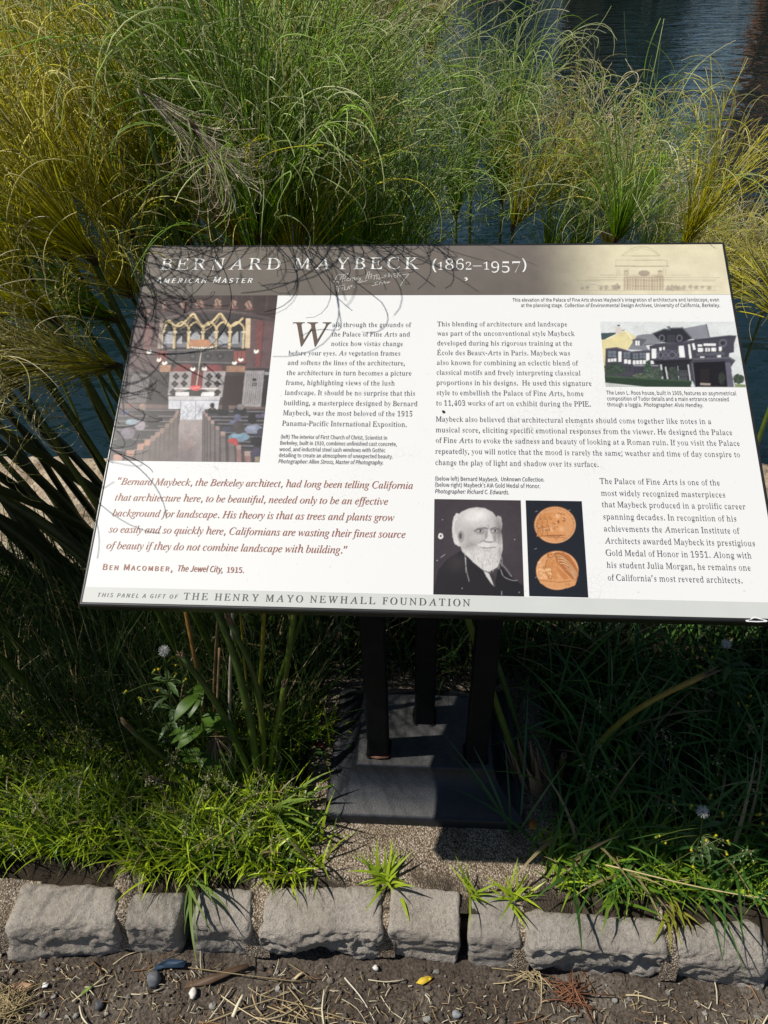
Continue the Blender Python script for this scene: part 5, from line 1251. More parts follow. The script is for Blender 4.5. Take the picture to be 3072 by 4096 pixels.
for i, (x, y, w) in enumerate([(912, 1118, 26), (932, 1140, 30), (955, 1172, 34), (985, 1208, 40), (1028, 1262, 46), (1075, 1316, 56), (1150, 1375, 66), (1225, 1442, 56), (1300, 1505, 72)]):
    P.poly([(x, y), (x + w, y + 2), (x + w + 10, 1620), (x - 4, 1620)], (80, 70, 70))
    P.poly([(x + w * .25, y), (x + w, y + 2), (x + w + 8, 1620), (x + w * .3, 1620)], (116 + 4 * (i > 6) * 8, 104, 102))
    P.poly([(x + w * .2, y - 4), (x + w, y - 2), (x + w + 2, y + 26 + 2 * i), (x + w * .25, y + 26 + 2 * i)], (168, 138, 128))
for x, y, rx, ry, c_ in ((170, 1130, 34, 26, (92, 90, 128)), (215, 1060, 34, 22, (150, 96, 84)), (340, 1075, 34, 34, (176, 140, 120)), (235, 1162, 36, 36, (98, 78, 84)), (238, 1222, 62, 28, (164, 200, 214)),
                         (440, 1215, 62, 78, (50, 44, 50)), (315, 1252, 50, 48, (192, 176, 188)), (320, 1345, 64, 44, (52, 46, 56)), (170, 1432, 112, 58, (30, 29, 38)), (198, 1328, 68, 58, (142, 126, 146)), (230, 1460, 60, 34, (48, 46, 56)),
                         (1008, 1112, 44, 30, (26, 25, 29)), (1008, 1062, 23, 26, (30, 27, 29)), (1008, 1094, 12, 8, (150, 120, 110)), (1110, 1130, 60, 36, (30, 28, 36)), (1132, 1080, 34, 34, (54, 44, 46)), (1275, 1118, 64, 50, (34, 34, 46)), (1278, 1076, 36, 28, (150, 140, 140)),
                         (1250, 1178, 38, 34, (104, 106, 140)), (1206, 1226, 34, 26, (110, 114, 150)), (1160, 1290, 60, 30, (70, 76, 104)), (1390, 1190, 44, 52, (34, 31, 36)), (1405, 1290, 86, 44, (154, 164, 192)), (1450, 1165, 30, 18, (120, 100, 130)), (1495, 1160, 24, 22, (110, 106, 150)),
                         (1262, 1365, 98, 42, (132, 178, 204)), (1258, 1278, 64, 58, (84, 76, 76)), (1205, 1402, 50, 26, (222, 48, 48)), (1235, 1432, 22, 16, (222, 48, 48)), (1440, 1410, 66, 50, (30, 28, 36)), (1470, 1322, 34, 40, (66, 60, 86)), (1432, 1525, 52, 62, (76, 70, 100))):
    c_ = np.array(c_) * .82
    P.ell(x, y, rx, ry, c_, 1, 22, .07)
    P.ell(x - rx * .25, y - ry * .3, rx * .5, ry * .45, np.clip(np.array(c_) * 1.22, 0, 255), .6, 14, .15)
P.rect(1415, 1555, 1480, 1610, (150, 134, 104))
P.clutter(3600, 8, .13, 7)
P.noise(.2, 2.6, 31)
P.noise(.25, 22, 33)
P.grain, P.fade, P.soft_pass = .07, .22, 2
P.build('printed_church_picture', 'colour photograph of a church interior with pews and a gilded organ screen')

# timbered house
K = lambda x, y: UV(2390 + x * .36769, 1270 + y * .36769)
a, b = K(28, 46), K(85, 752)
P = Pic((a[0] + b[0]) / 2, a[1], PW - .0005, K(850, 755)[1], STEP, (222, 225, 223))
P.conv = K
DK, MD, WH = (70, 68, 78), (92, 91, 102), (238, 238, 236)
P.poly([(40, 245), (100, 235), (300, 140), (430, 215), (330, 350), (90, 350), (105, 620), (70, 620)], (226, 213, 160))
P.poly([(38, 172), (190, 166), (250, 156), (100, 238), (42, 246)], (66, 84, 88))
P.line([(98, 238), (300, 142), (385, 240)], 12, (236, 230, 206))
P.line([(98, 226), (298, 134)], 7, (70, 74, 80))
P.poly([(195, 100), (270, 118), (262, 165), (200, 190)], (218, 208, 196))
P.ell(232, 90, 16, 10, (84, 80, 84))
P.poly([(430, 200), (500, 185), (670, 178), (690, 275), (520, 295), (560, 358), (330, 352)], (132, 134, 140))
P.poly([(930, 122), (1182, 76), (1212, 216), (1030, 238)], (140, 140, 148))
P.line([(1182, 76), (1216, 214)], 9, DK)
P.poly([(90, 345), (210, 328), (370, 378), (570, 360), (565, 310), (690, 282), (1000, 250), (1430, 205), (1508, 205), (1482, 290), (1482, 380), (1430, 390), (1430, 440), (1495, 470), (1450, 540), (1482, 755), (1060, 755), (1030, 690), (80, 632)], DK)
P.line([(90, 345), (210, 330), (370, 376), (562, 358)], 14, MD)
P.line([(515, 300), (700, 284), (1005, 262)], 12, MD)
P.poly([(375, 242), (450, 226), (540, 240), (480, 310), (408, 312)], (98, 98, 106))
P.rect(413, 256, 458, 306, WH)
P.line([(436, 256), (436, 306)], 6, DK)
P.poly([(598, 176), (720, 126), (775, 124), (925, 113), (1034, 232), (900, 275), (690, 272)], (46, 46, 54))
P.line([(598, 178), (725, 128), (790, 136)], 13, (104, 108, 112))
P.line([(775, 120), (925, 116), (1032, 230)], 14, (104, 108, 112))
P.rect(755, 98, 790, 116, (110, 110, 116))
for x in (700, 890):
    P.ell(x, 228, 34, 40, (104, 102, 112))
    P.ell(x, 228, 20, 26, (44, 42, 50))
for x in range(765, 850, 17):
    P.line([(x, 195), (x, 300)], 6, (86, 84, 92))
for x0, y0, x1, y1 in ((590, 342, 640, 446), (672, 326, 698, 362), (714, 322, 732, 352), (530, 388, 566, 480), (229, 371, 262, 482), (116, 450, 142, 484), (149, 448, 173, 482), (179, 446, 206, 480), (292, 457, 325, 500), (333, 462, 363, 506),
                       (386, 468, 413, 510), (421, 467, 450, 508), (458, 466, 488, 508), (497, 466, 524, 506), (580, 470, 612, 506), (1088, 296, 1136, 318), (1152, 286, 1284, 310), (1090, 334, 1146, 384), (1170, 334, 1220, 382), (1236, 330, 1286, 376), (1318, 322, 1348, 372), (1300, 412, 1340, 436), (1115, 425, 1160, 445)):
    P.rect(x0, y0, x1, y1, WH)
P.poly([(880, 312), (936, 308), (952, 434), (892, 436)], WH)
P.poly([(982, 296), (1004, 292), (1024, 445), (1000, 448)], WH)
P.poly([(1026, 286), (1050, 282), (1066, 350), (1040, 354)], WH)
P.poly([(1188, 336), (1202, 336), (1202, 382), (1188, 382)], (130, 130, 136))
for x0, y0, x1, y1 in ((116, 364, 204, 434), (286, 376, 356, 446), (386, 390, 444, 452), (458, 386, 524, 446), (398, 540, 420, 604), (432, 540, 456, 606), (470, 540, 496, 608), (338, 530, 362, 590), (298, 530, 322, 590)):
    P.rect(x0, y0, x1, y1, (112, 120, 128) if y0 < 500 else (50, 52, 58))
    P.line([((x0 + x1) / 2, y0), ((x0 + x1) / 2, y1)], 6, DK)
    P.line([(x0, (y0 + y1) / 2), (x1, (y0 + y1) / 2)], 4, DK)
P.line([(395, 524), (660, 524)], 5, (200, 200, 200))
P.line([(640, 380), (712, 360), (882, 366)], 12, MD)
P.line([(640, 440), (735, 452), (880, 442)], 12, MD)
for x0, x1 in ((645, 728), (745, 878)):
    c_ = (x0 + x1) / 2
    P.curve([(x0, 440), (c_, 372), (x1, 440)], 10, (112, 110, 120))
    P.curve([(x0, 378), (c_, 446), (x1, 378)], 10, (112, 110, 120))
P.rect(718, 362, 742, 462, MD)
P.poly([(600, 470), (1030, 456), (1000, 500), (640, 506)], (36, 35, 40))
P.poly([(1050, 240), (1430, 195), (1508, 200), (1470, 226), (1440, 222), (1060, 262)], (62, 62, 70))
P.line([(1050, 240), (1430, 198), (1506, 202)], 9, (108, 110, 116))
P.ell(1360, 280, 46, 44, (100, 98, 108))
P.ell(1360, 280, 26, 24, (52, 50, 58))
P.poly([(1068, 390), (1380, 374), (1380, 410), (1072, 420)], (90, 90, 102))
for i in range(16):
    P.ell(1090 + i * 18, 382 - i * .7, 10, 8, (60, 62, 60), 1, 8, .4)
P.line([(1040, 452), (1432, 440), (1490, 472)], 20, (96, 94, 104))
P.poly([(1040, 490), (1385, 478), (1410, 755), (1060, 755)], (26, 24, 29))
P.poly([(690, 500), (1005, 490), (1005, 690), (700, 680)], (38, 40, 44))
P.poly([(1386, 490), (1442, 490), (1482, 755), (1412, 755)], (100, 97, 112))
P.rect(1115, 560, 1215, 740, (40, 34, 36))
P.line([(1120, 722), (1220, 726)], 22, (170, 158, 146))
for x0, x1, y0, y1 in ((690, 708, 515, 670), (740, 762, 540, 665), (985, 1008, 515, 682), (872, 884, 530, 680)):
    P.line([(x0, y0), (x1, y1)], 13 if x0 != 872 else 4, (220, 220, 220))
for i in range(6):
    P.line([(885 + i * 16, 575), (905 + i * 14, 680)], 3, (110, 112, 116))
    P.line([(985 - i * 16, 575), (965 - i * 14, 680)], 3, (110, 112, 116))
P.line([(1030, 500), (1062, 755)], 6, (120, 118, 128))
for x, y, rx, ry, c_ in ((190, 562, 118, 66, (58, 72, 60)), (550, 565, 40, 96, (60, 78, 64)), (640, 615, 72, 68, (70, 80, 70)), (820, 615, 60, 76, (58, 66, 60)), (480, 632, 90, 24, (82, 92, 76)), (1350, 660, 36, 70, (46, 50, 46)), (1532, 668, 62, 54, (62, 76, 62))):
    P.ell(x, y, rx, ry, c_, 1, 40, .14)
    for i in range(26):
        a = random.uniform(0, 6.28)
        q = random.random() ** .5
        P.ell(x + rx * q * math.cos(a), y + ry * q * math.sin(a), 8, 6, np.array(c_) * random.choice((.6, 1.35, 1.5)), .8, 8, .3)
P.poly([(78, 630), (1025, 686), (1022, 755), (560, 757), (84, 708)], (44, 62, 46))
P.poly([(78, 630), (1025, 686), (1025, 700), (78, 648)], (66, 86, 64))
P.poly([(84, 706), (430, 755), (84, 755)], (196, 198, 194))
P.poly([(1488, 722), (1618, 728), (1618, 757), (1492, 757)], (126, 140, 92))
P.rect(1016, 728, 1050, 755, (220, 220, 220))
P.clutter(1600, 7, .07, 8)
P.noise(.13, 2.2, 41)
P.noise(.12, 26, 42)
P.grain, P.soft_pass = .04, 1
P.build('printed_house_picture', 'photograph of a dark timbered house with white panels and a balcony')

# portrait of an old man with a white beard
K = lambda x, y: UV(1720 + x * .39180, 1980 + y * .39180)
fv = c5(40, 648)[1]
a, b = K(44, 42), K(925, 55)
P = Pic((a[0] + K(34, 1000)[0]) / 2, a[1], (b[0] + K(960, 1028)[0]) / 2, fv - .0005, STEP, (58, 50, 56))
P.conv = K
P.soft(560, 420, 420, 420, (74, 66, 70), .8, False)
P.poly([(330, 560), (430, 640), (540, 770), (655, 940), (960, 1000), (960, 1040), (20, 1040), (90, 760), (180, 650)], (30, 27, 32))
P.soft(270, 690, 120, 110, (64, 56, 58), .55, False)
P.poly([(700, 690), (800, 820), (960, 930), (960, 1040), (640, 1040)], (26, 24, 29))
SKN = (192, 187, 184)
P.ell(285, 330, 58, 140, (206, 202, 198), 1, 30, .06)
P.ell(300, 450, 58, 72, (214, 210, 206), 1, 30, .08)
P.ell(700, 300, 34, 90, (190, 186, 184), 1, 20, .1)
P.poly([(246, 320), (268, 230), (320, 175), (400, 140), (480, 128), (560, 138), (640, 180), (690, 250), (716, 340), (734, 420), (738, 520), (716, 650), (690, 730), (600, 782), (540, 762), (440, 680), (330, 580), (296, 480)], SKN)
P.soft(455, 230, 150, 90, (232, 228, 224), .8)
P.soft(690, 300, 50, 110, (130, 126, 126), .7)
P.soft(610, 300, 60, 60, (206, 202, 198), .5)
P.soft(430, 420, 80, 60, (170, 165, 163), .5)
P.soft(480, 440, 60, 50, (205, 200, 197), .6)
P.ell(318, 425, 34, 62, (160, 155, 153))
P.ell(312, 420, 15, 34, (88, 84, 86))
P.soft(512, 372, 62, 30, (104, 99, 100), .9)
P.soft(658, 372, 52, 26, (100, 96, 98), .9)
P.line([(452, 372), (490, 345), (560, 338), (585, 348)], 17, (128, 122, 122))
P.line([(618, 350), (660, 336), (704, 348)], 16, (122, 117, 118))
for x in (512, 660):
    P.ell(x, 368, 30, 9, (206, 202, 200))
    P.ell(x + 2, 368, 11, 10, (38, 35, 38))
    P.line([(x - 34, 362), (x, 354), (x + 34, 364)], 6, (70, 66, 68))
    P.curve([(x - 34, 388), (x, 402), (x + 34, 390)], 5, (138, 132, 130))
P.line([(592, 300), (596, 345)], 5, (130, 124, 122))
P.poly([(598, 350), (640, 440), (652, 462), (640, 480), (596, 482), (560, 474), (552, 456), (580, 430)], (214, 210, 206))
P.poly([(566, 372), (590, 360), (588, 430), (556, 462)], (150, 145, 143), .8)
P.soft(660, 440, 22, 60, (128, 123, 122), .8)
P.line([(556, 474), (585, 482), (640, 480)], 8, (72, 68, 70))
P.curve([(500, 500), (530, 470), (560, 462)], 6, (128, 122, 120))
P.curve([(690, 420), (704, 470), (690, 510)], 6, (118, 112, 112))
P.poly([(330, 560), (420, 520), (500, 530), (690, 530), (738, 500), (738, 560), (716, 655), (690, 735), (600, 784), (540, 764), (440, 684)], (214, 210, 206))
P.ell(560, 508, 74, 24, (222, 218, 214), 1, 20, .1)
P.ell(655, 508, 48, 22, (214, 210, 206), 1, 20, .1)
P.line([(516, 536), (590, 544), (668, 534)], 8, (70, 66, 68))
P.soft(590, 570, 60, 18, (170, 165, 162), .7)
for i in range(420):
    x, y = random.uniform(350, 735), random.uniform(520, 775)
    if (y - 500) < (x - 300) * 1.1 and y < 790 - abs(x - 600) * .55:
        d = random.uniform(-12, 12)
        P.line([(x, y), (x + d * .5, y + 12), (x + d, y + 24)], 3, random.choice(((240, 237, 234), (160, 155, 153), (126, 121, 121))), .6)
for i in range(150):
    a_ = random.uniform(1.7, 4.4)
    x, y = 300 + 58 * math.cos(a_), 370 + 150 * math.sin(a_) * .9
    P.line([(x, y), (x - random.uniform(2, 16), y + random.uniform(-8, 12))], 3, (226, 222, 218), .7)
P.soft(715, 600, 34, 110, (140, 135, 134), .6)
P.soft(420, 520, 70, 60, (140, 134, 132), .6)
P.soft(712, 380, 30, 90, (96, 92, 93), .7)
P.soft(500, 200, 120, 55, (236, 233, 229), .7)
P.poly([(548, 775), (600, 800), (655, 930), (628, 905), (575, 830)], (210, 206, 202))
P.poly([(600, 795), (660, 830), (670, 930), (650, 925)], (52, 47, 50))
for q in (((355, 600), (372, 760), (400, 880)), ((720, 690), (780, 760), (830, 830)), ((720, 760), (750, 830), (830, 868), (890, 870)), ((110, 640), (155, 606)), ((365, 640), (368, 790)), ((728, 980), (730, 1020))):
    P.curve(q, 3.5, (214, 210, 208), .8, 14)
for x, y in ((130, 255), (76, 668), (862, 455), (328, 950), (908, 992)):
    P.ell(x, y, 4, 4, (236, 234, 230))
P.noise(.12, 2.2, 51)
P.noise(.12, 14, 52)
P.grain = .07
P.ell(111, 421, 25, 31, (240, 240, 236), 1, 14, .12)
P.ell(112, 420, 11, 14, (40, 34, 32))
P.ell(116, 428, 6, 5, (150, 110, 70))
P.build('printed_portrait', 'black and white portrait of a bald old man with a white beard')

# two bronze medals on black
a, b, c_ = K(976, 55), K(1548, 62), K(1616, 1046)
P = Pic((a[0] + K(1012, 1030)[0]) / 2, a[1], (b[0] + c_[0]) / 2, c_[1], STEP * .85, (20, 27, 36))
P.conv = K
BZ, BL, BD = (214, 154, 104), (246, 200, 152), (150, 94, 54)
for cx, cy, rx, ry in ((1275, 307, 211, 188), (1298, 768, 216, 199)):
    P.ell(cx, cy, rx, ry, (168, 104, 58), 1, 60)
    P.ell(cx + 2, cy + 2, rx * .975, ry * .97, BL, 1, 60)
    P.ell(cx + 3, cy + 3, rx * .95, ry * .945, BZ, 1, 60)
    P.soft(cx - 60, cy + 40, 130, 120, (222, 156, 98), .8)
    P.soft(cx + 90, cy - 110, 110, 60, (222, 158, 102), .7)
P.glyphs('PRESENTED BY THE AMERICAN INSTITUTE OF ARCHITECTS FOR', 1275, 307, 23, 2.35, BD, 1.0, (182, 160))
for k in range(2, -1, -1):
    d = -52 * k
    hd = [(1216, 238), (1236, 196), (1286, 172), (1340, 176), (1382, 206), (1392, 262), (1374, 312), (1372, 372), (1392, 408), (1198, 408), (1206, 372), (1216, 366), (1200, 352), (1214, 338), (1212, 318), (1196, 306), (1208, 280), (1200, 268)]
    hd = [(x + d if x < 1330 or k == 0 else x + d * .6, y + k * 6) for x, y in hd]
    P.poly([(x - 6, y + 5) for x, y in hd], BD)
    P.poly(hd, (214 - 6 * k, 148 - 6 * k, 92 - 6 * k))
    P.line([(hd[0][0], 240), (hd[0][0] + 30, 232)], 5, BD)
    P.ell(1234 + d, 250, 8, 4, (96, 54, 28))
    for i in range(26):
        x, y = random.uniform(1210, 1258) + d, random.uniform(318, 372)
        P.ell(x, y, 6, 6, random.choice((BD, BL, (176, 112, 62))), .8, 8)
for i in range(60):
    a_ = random.uniform(-2.4, .8)
    q = random.uniform(.6, 1)
    P.ell(1318 + 66 * q * math.cos(a_), 238 + 58 * q * math.sin(a_), 7, 6, random.choice((BD, BL, (166, 102, 56))), .85, 8)
for i in range(30):
    P.ell(random.uniform(1250, 1310), random.uniform(285, 350), 7, 6, random.choice((BD, BL, (166, 102, 56))), .7, 8)
P.ell(1310, 276, 12, 18, BD)
P.soft(1300, 220, 26, 22, BL, .7)
P.soft(1340, 350, 30, 30, BL, .6)
for y in (420, 436):
    P.line([(1194, y - 4), (1384, y)], 4, BD)
P.line([(1254, 418), (1290, 458), (1324, 420), (1254, 418)], 5, BD)
# eagle
P.poly([(1104, 850), (1170, 866), (1300, 880), (1440, 872), (1500, 860), (1478, 920), (1400, 950), (1220, 946), (1130, 900)], (216, 154, 100))
P.line([(1110, 866), (1220, 880), (1330, 890), (1440, 876)], 6, BD)
P.poly([(1262, 600), (1290, 582), (1360, 586), (1420, 620), (1470, 690), (1506, 760), (1512, 820), (1490, 880), (1440, 850), (1380, 790), (1330, 730), (1290, 680)], (178, 110, 60))
for i in range(11):
    P.curve([(1300 + i * 10, 610 + i * 16), (1400 + i * 5, 660 + i * 16), (1508 - i * 3, 800 + i * 8)], 5, BL if i % 2 else BD, .85, 10)
for i in range(9):
    P.curve([(1280 + i * 6, 600 + i * 14), (1330 + i * 6, 606 + i * 14), (1372 + i * 6, 640 + i * 12)], 5, BL if i % 2 else BD, .85, 8)
P.poly([(1170, 742), (1196, 660), (1244, 640), (1300, 690), (1330, 760), (1290, 790), (1304, 850), (1260, 872), (1240, 800), (1252, 740), (1210, 730)], (206, 138, 82))
P.poly([(1300, 740), (1370, 790), (1420, 850), (1376, 868), (1340, 840), (1310, 790)], (196, 128, 74))
P.line([(1196, 660), (1172, 742), (1204, 732), (1244, 742), (1240, 860)], 7, BD)
P.ell(1232, 612, 42, 24, (208, 142, 86))
P.poly([(1196, 610), (1214, 596), (1212, 640), (1200, 630)], BD)
P.line([(1200, 640), (1250, 640), (1280, 590)], 6, BD)
P.ell(1236, 606, 6, 5, (80, 44, 22))
for i in range(30):
    x, y = random.uniform(1190, 1320), random.uniform(655, 840)
    P.line([(x, y), (x + 10, y + 16)], 4, random.choice((BD, BL)), .6)
P.curve([(1230, 868), (1190, 800), (1160, 740), (1120, 690)], 7, BD)
P.curve([(1210, 850), (1222, 800), (1220, 750)], 6, BD)
for x, y, q in ((1118, 690, .6), (1136, 720, .2), (1120, 760, .4), (1150, 770, 1), (1130, 800, .3), (1160, 820, .7), (1186, 770, .2), (1215, 765, 1.2), (1224, 800, .9), (1180, 840, .3), (1140, 846, .5)):
    P.ell(x, y, 18, 10, BL, 1, 12, .2)
    P.line([(x - 14, y), (x + 14, y + 2)], 3, BD)
P.glyphs('AIA', 1378, 922, 24, 0, BD)
for x, y in ((1086, 168), (1078, 548), (1420, 156), (1086, 836)):
    P.line([(x - 10, y + 6), (x + 12, y - 3)], 3, (200, 202, 204), .8)
P.clutter(700, 5, .1, 9)
P.noise(.14, 2.2, 61)
P.grain = .05
P.build('printed_medals', 'picture of two bronze medals on black')

# lettering, scratched graffiti, chips
T_head.mb.build('title_lettering', WHITE_INK, panel, smooth=False)
T_date.mb.build('dates_lettering', WHITE_INK, panel, smooth=False)
T_sub.mb.build('subtitle_lettering', WHITE_INK, panel, smooth=False)
T_W.mb.build('initial_letter', plain('umber_ink', (104, 88, 76)), panel, smooth=False)
T_body.mb.build('body_lettering', INK, panel, smooth=False)
M_grey = plain('grey_ink', (84, 86, 90))
for q in T_cap.values():
    q.mb.build('caption_lettering', M_grey, panel, smooth=False)
T_quote.mb.build('quotation_lettering', BROWN_INK, panel, smooth=False)
T_name.mb.build('attribution_lettering', BROWN_INK, panel, smooth=False)
M_dgrey = plain('dark_grey_ink', (88, 86, 84))
T_foot.mb.build('gift_lettering', M_dgrey, panel, smooth=False)
T_donor.mb.build('donor_lettering', M_dgrey, panel, smooth=False)
K = lambda x, y: UV(1300 + x * .42194, 1000 + y * .42194)
G = Text()
for q in ([(85, 305), (118, 240), (232, 226), (200, 238)], [(232, 226), (160, 250), (128, 315)], [(105, 308), (128, 300)], [(175, 240), (165, 300)], [(195, 250), (188, 296)], [(168, 276), (196, 270)],
          [(205, 280), (222, 274), (218, 266), (204, 284), (212, 296), (228, 290)], [(238, 295), (242, 262), (254, 266), (250, 278), (240, 282)], [(262, 292), (266, 262)], [(266, 268), (282, 264), (276, 290)],
          [(290, 288), (296, 262), (306, 284), (316, 258)], [(322, 290), (340, 284), (334, 268), (320, 280), (326, 300), (356, 296)], [(304, 318), (400, 292)], [(302, 312), (318, 300)],
          [(410, 206), (386, 280)], [(424, 208), (412, 278)], [(396, 250), (420, 240)], [(424, 236), (444, 228), (436, 276)], [(428, 258), (440, 252)], [(452, 250), (492, 236)], [(474, 246), (464, 284)],
          [(510, 234), (488, 240), (496, 258), (486, 278), (504, 274)], [(520, 236), (510, 282), (530, 276)], [(526, 268), (552, 262)], [(560, 246), (582, 240)], [(562, 258), (580, 252)],
          [(608, 216), (604, 262), (628, 230), (630, 262), (654, 224)], [(658, 226), (654, 266), (672, 262)], [(658, 226), (680, 222)], [(656, 246), (672, 242)], [(690, 220), (684, 262)], [(712, 210), (692, 240), (716, 260)],
          [(700, 245), (796, 228), (738, 302), (716, 340)], [(744, 296), (750, 300)], [(752, 312), (758, 316)],
          [(104, 352), (188, 332)], [(96, 372), (110, 370)], [(98, 382), (112, 380)], [(132, 345), (126, 402)], [(130, 368), (152, 360)], [(158, 372), (172, 366), (166, 356), (156, 374), (164, 386), (178, 380)], [(190, 345), (184, 382), (202, 376)],
          [(210, 380), (224, 344), (236, 374)], [(214, 364), (232, 360)], [(236, 346), (262, 336), (244, 354)], [(278, 350), (276, 360)],
          [(462, 316), (508, 302)], [(484, 310), (478, 336)], [(446, 342), (500, 330)], [(522, 300), (516, 330)], [(522, 300), (546, 294)], [(520, 314), (538, 310)], [(544, 326), (560, 294), (570, 320)], [(548, 312), (566, 308)], [(560, 312), (616, 304), (590, 318)]):
    G.stroke([K(x, y) for x, y in q], .0009)
G0 = G
G0.mb.build('graffiti', plain('scratched_pale', (214, 210, 202)), panel, smooth=False)
G = Text()
G.stroke([UV(2200 + x * .45208, 1000 + y * .45208) for x, y in ((342, 302), (390, 304), (438, 316))], .0007)
M_scr = plain('scratched_white', (214, 210, 202))
G.mb.build('scratch', M_scr, panel, smooth=False)


def chip(conv, pts, mat, name='chip', h=.0009):
    q = np.array([conv(x, y) for x, y in pts])
    mesh(name, PT(q[:, 0], q[:, 1], h), [tuple(range(len(pts) - 1, -1, -1))], mat, panel, smooth=False)


M_chip, M_hole = plain('bare_white', (250, 250, 248)), plain('dark_hole', (34, 28, 26), .8)
chip(K, [(1318, 270), (1334, 262), (1350, 268), (1354, 284), (1340, 296), (1326, 292)], M_chip)
chip(K, [(1320, 272), (1334, 272), (1336, 284), (1322, 290)], plain('rusty_speck', (150, 110, 70)), 'chip', .0011)
chip(c4, [(112, 812), (118, 808), (128, 812), (128, 820), (118, 822)], M_hole, 'puncture')
K = lambda x, y: UV(2572 + x * .30139, 2300 + y * .30139)
q = [K(x, y) for x, y in ((1342, 606), (1400, 598), (1440, 566), (1470, 557), (1510, 572), (1638, 610), (1632, 628), (1500, 632), (1360, 626))]
mb = MB()
wh = np.array(q)
mid = wh.mean(0)
inn = mid + (wh - mid) * np.array([.7, .55])
n = len(wh)
mb.add(PT(np.r_[wh[:, 0], inn[:, 0]], np.r_[wh[:, 1], inn[:, 1]], .0030), [(i, n + i, n + (i + 1) % n, (i + 1) % n) for i in range(n)])
mb.build('frame_chip', M_chip, frame, smooth=False)

# ================================================================ papyrus
def umbel(seed, n, kind):
    """spray of thin rays from one point, pointing up +z: lower part green and nearly straight, tips split and curl, straw coloured"""
    r = np.random.default_rng(seed)
    spread, droop, straw, green = {'green': (.40, .30, .42, (.24, .46, .0)), 'yellow': (.42, .36, .36, (.66, .63, .0)),
                                   'straw': (.46, .65, .95, (.56, .52, .03)), 'dry': (.20, .9, 1.0, (.9, .82, .70))}[kind]
    M, S = 12, 11
    phi = r.uniform(0, 2 * math.pi, n)
    th0 = np.abs(r.normal(0, .27, n)) + .03
    th1 = (.4 if kind == 'dry' else 1) * np.abs(r.normal(spread * .6, spread * .5, n))
    L = r.uniform(.20, .38, n)
    W = r.uniform(.75, 1.5, n) + .6 * (r.random(n) < .15)
    th0 = th0 * (.45 if kind == 'dry' else 1)
    t = np.linspace(0, 1, M)
    A = th0[:, None] + th1[:, None] * t[None] + droop * r.uniform(.1, 1, n)[:, None] * t[None] ** 2.4
    Ph = phi[:, None] + r.normal(0, .25, n)[:, None] * t[None]

    def path(A, Ph, L, P0):
        d = np.stack([np.sin(A) * np.cos(Ph), np.sin(A) * np.sin(Ph), np.cos(A)], -1) * (L / (A.shape[1] - 1))[:, None, None]
        P = np.concatenate([np.zeros((len(A), 1, 3)), np.cumsum(d[:, :-1], 1)], 1)
        return P + P0[:, None]
    P = path(A, Ph, L, np.stack([np.cos(phi), np.sin(phi), 0 * phi], -1) * .004)
    g = np.array(green) * r.uniform(.45, 1.35, (n, 1)) + r.uniform(0, .05, (n, 1)) * np.array([1, .6, 0])
    tipc = np.array([.95, .87, .68]) * r.uniform(.65, 1.15, (n, 1))
    kk = (straw * t ** 1.8)[None, :, None] * r.uniform(.25, 1, (n, 1, 1))
    C = g[:, None] * (1 - kk) + tipc[:, None] * kk
    V, F, Cc = threads(P, np.linspace(.00108, .0008, M)[None] * W[:, None], C)
    out = [(V, F, Cc)]
    nb = 2
    for b in range(nb):
        s = np.linspace(0, 1, S)
        keep = r.random(n) < (.95 if b == 0 else .75)
        m = int(keep.sum())
        cu = r.normal(1.6, 1.0, m)
        cp = r.normal(0, 1.4, m)
        A2 = A[keep, -1:] + r.normal(0, .22, m)[:, None] + cu[:, None] * s[None] ** 1.4 * 1.25
        P2 = Ph[keep, -1:] + r.normal(0, .3, m)[:, None] + cp[:, None] * s[None] ** 1.3
        Q = path(A2, P2, r.uniform(.09, .23, m), P[keep, -1])
        k2 = np.clip(straw * (1 + .9 * s), 0, 1)[None, :, None] * r.uniform(.1, 1, (m, 1, 1))
        C2 = g[keep][:, None] * (1 - k2) + tipc[keep][:, None] * k2 * 1.05
        out.append(threads(Q, np.linspace(.0008, .00052, S)[None] * W[keep][:, None], C2))
    VV, FF, CC, k = [], [], [], 0
    for V, F, c in out:
        VV.append(V)
        FF.append(F + k)
        CC.append(c)
        k += len(V)
    return np.concatenate(VV), np.concatenate(FF), np.concatenate(CC)


def mesh_only(name, V, F, C, mat):
    o = mesh(name, V, F, mat, None, C)
    me = o.data
    bpy.data.objects.remove(o)
    return me


UMB = {k: [mesh_only('rays', *umbel(s + 100, n, k), M_ray) for s in range(3)] for k, n in (('green', 100), ('yellow', 108), ('straw', 88), ('dry', 46))}
# brown bracts at the point where the rays part
mb = MB()
for i in range(9):
    a = i * .698 + .2
    tl = .045 + .02 * (i % 3)
    q = [(.003 * math.cos(a), .003 * math.sin(a), -.012), (.0075 * math.cos(a), .0075 * math.sin(a), .008), (.009 * math.cos(a), .009 * math.sin(a), .022), (.016 * math.cos(a), .016 * math.sin(a), tl)]
    v, f = tube(q, [.003, .0042, .003, .0004], 5)
    mb.add(v, f, (.075, .045, .018))
tmp = mb.build('bracts', M_stem)
BRACT = tmp.data
bpy.data.objects.remove(tmp)


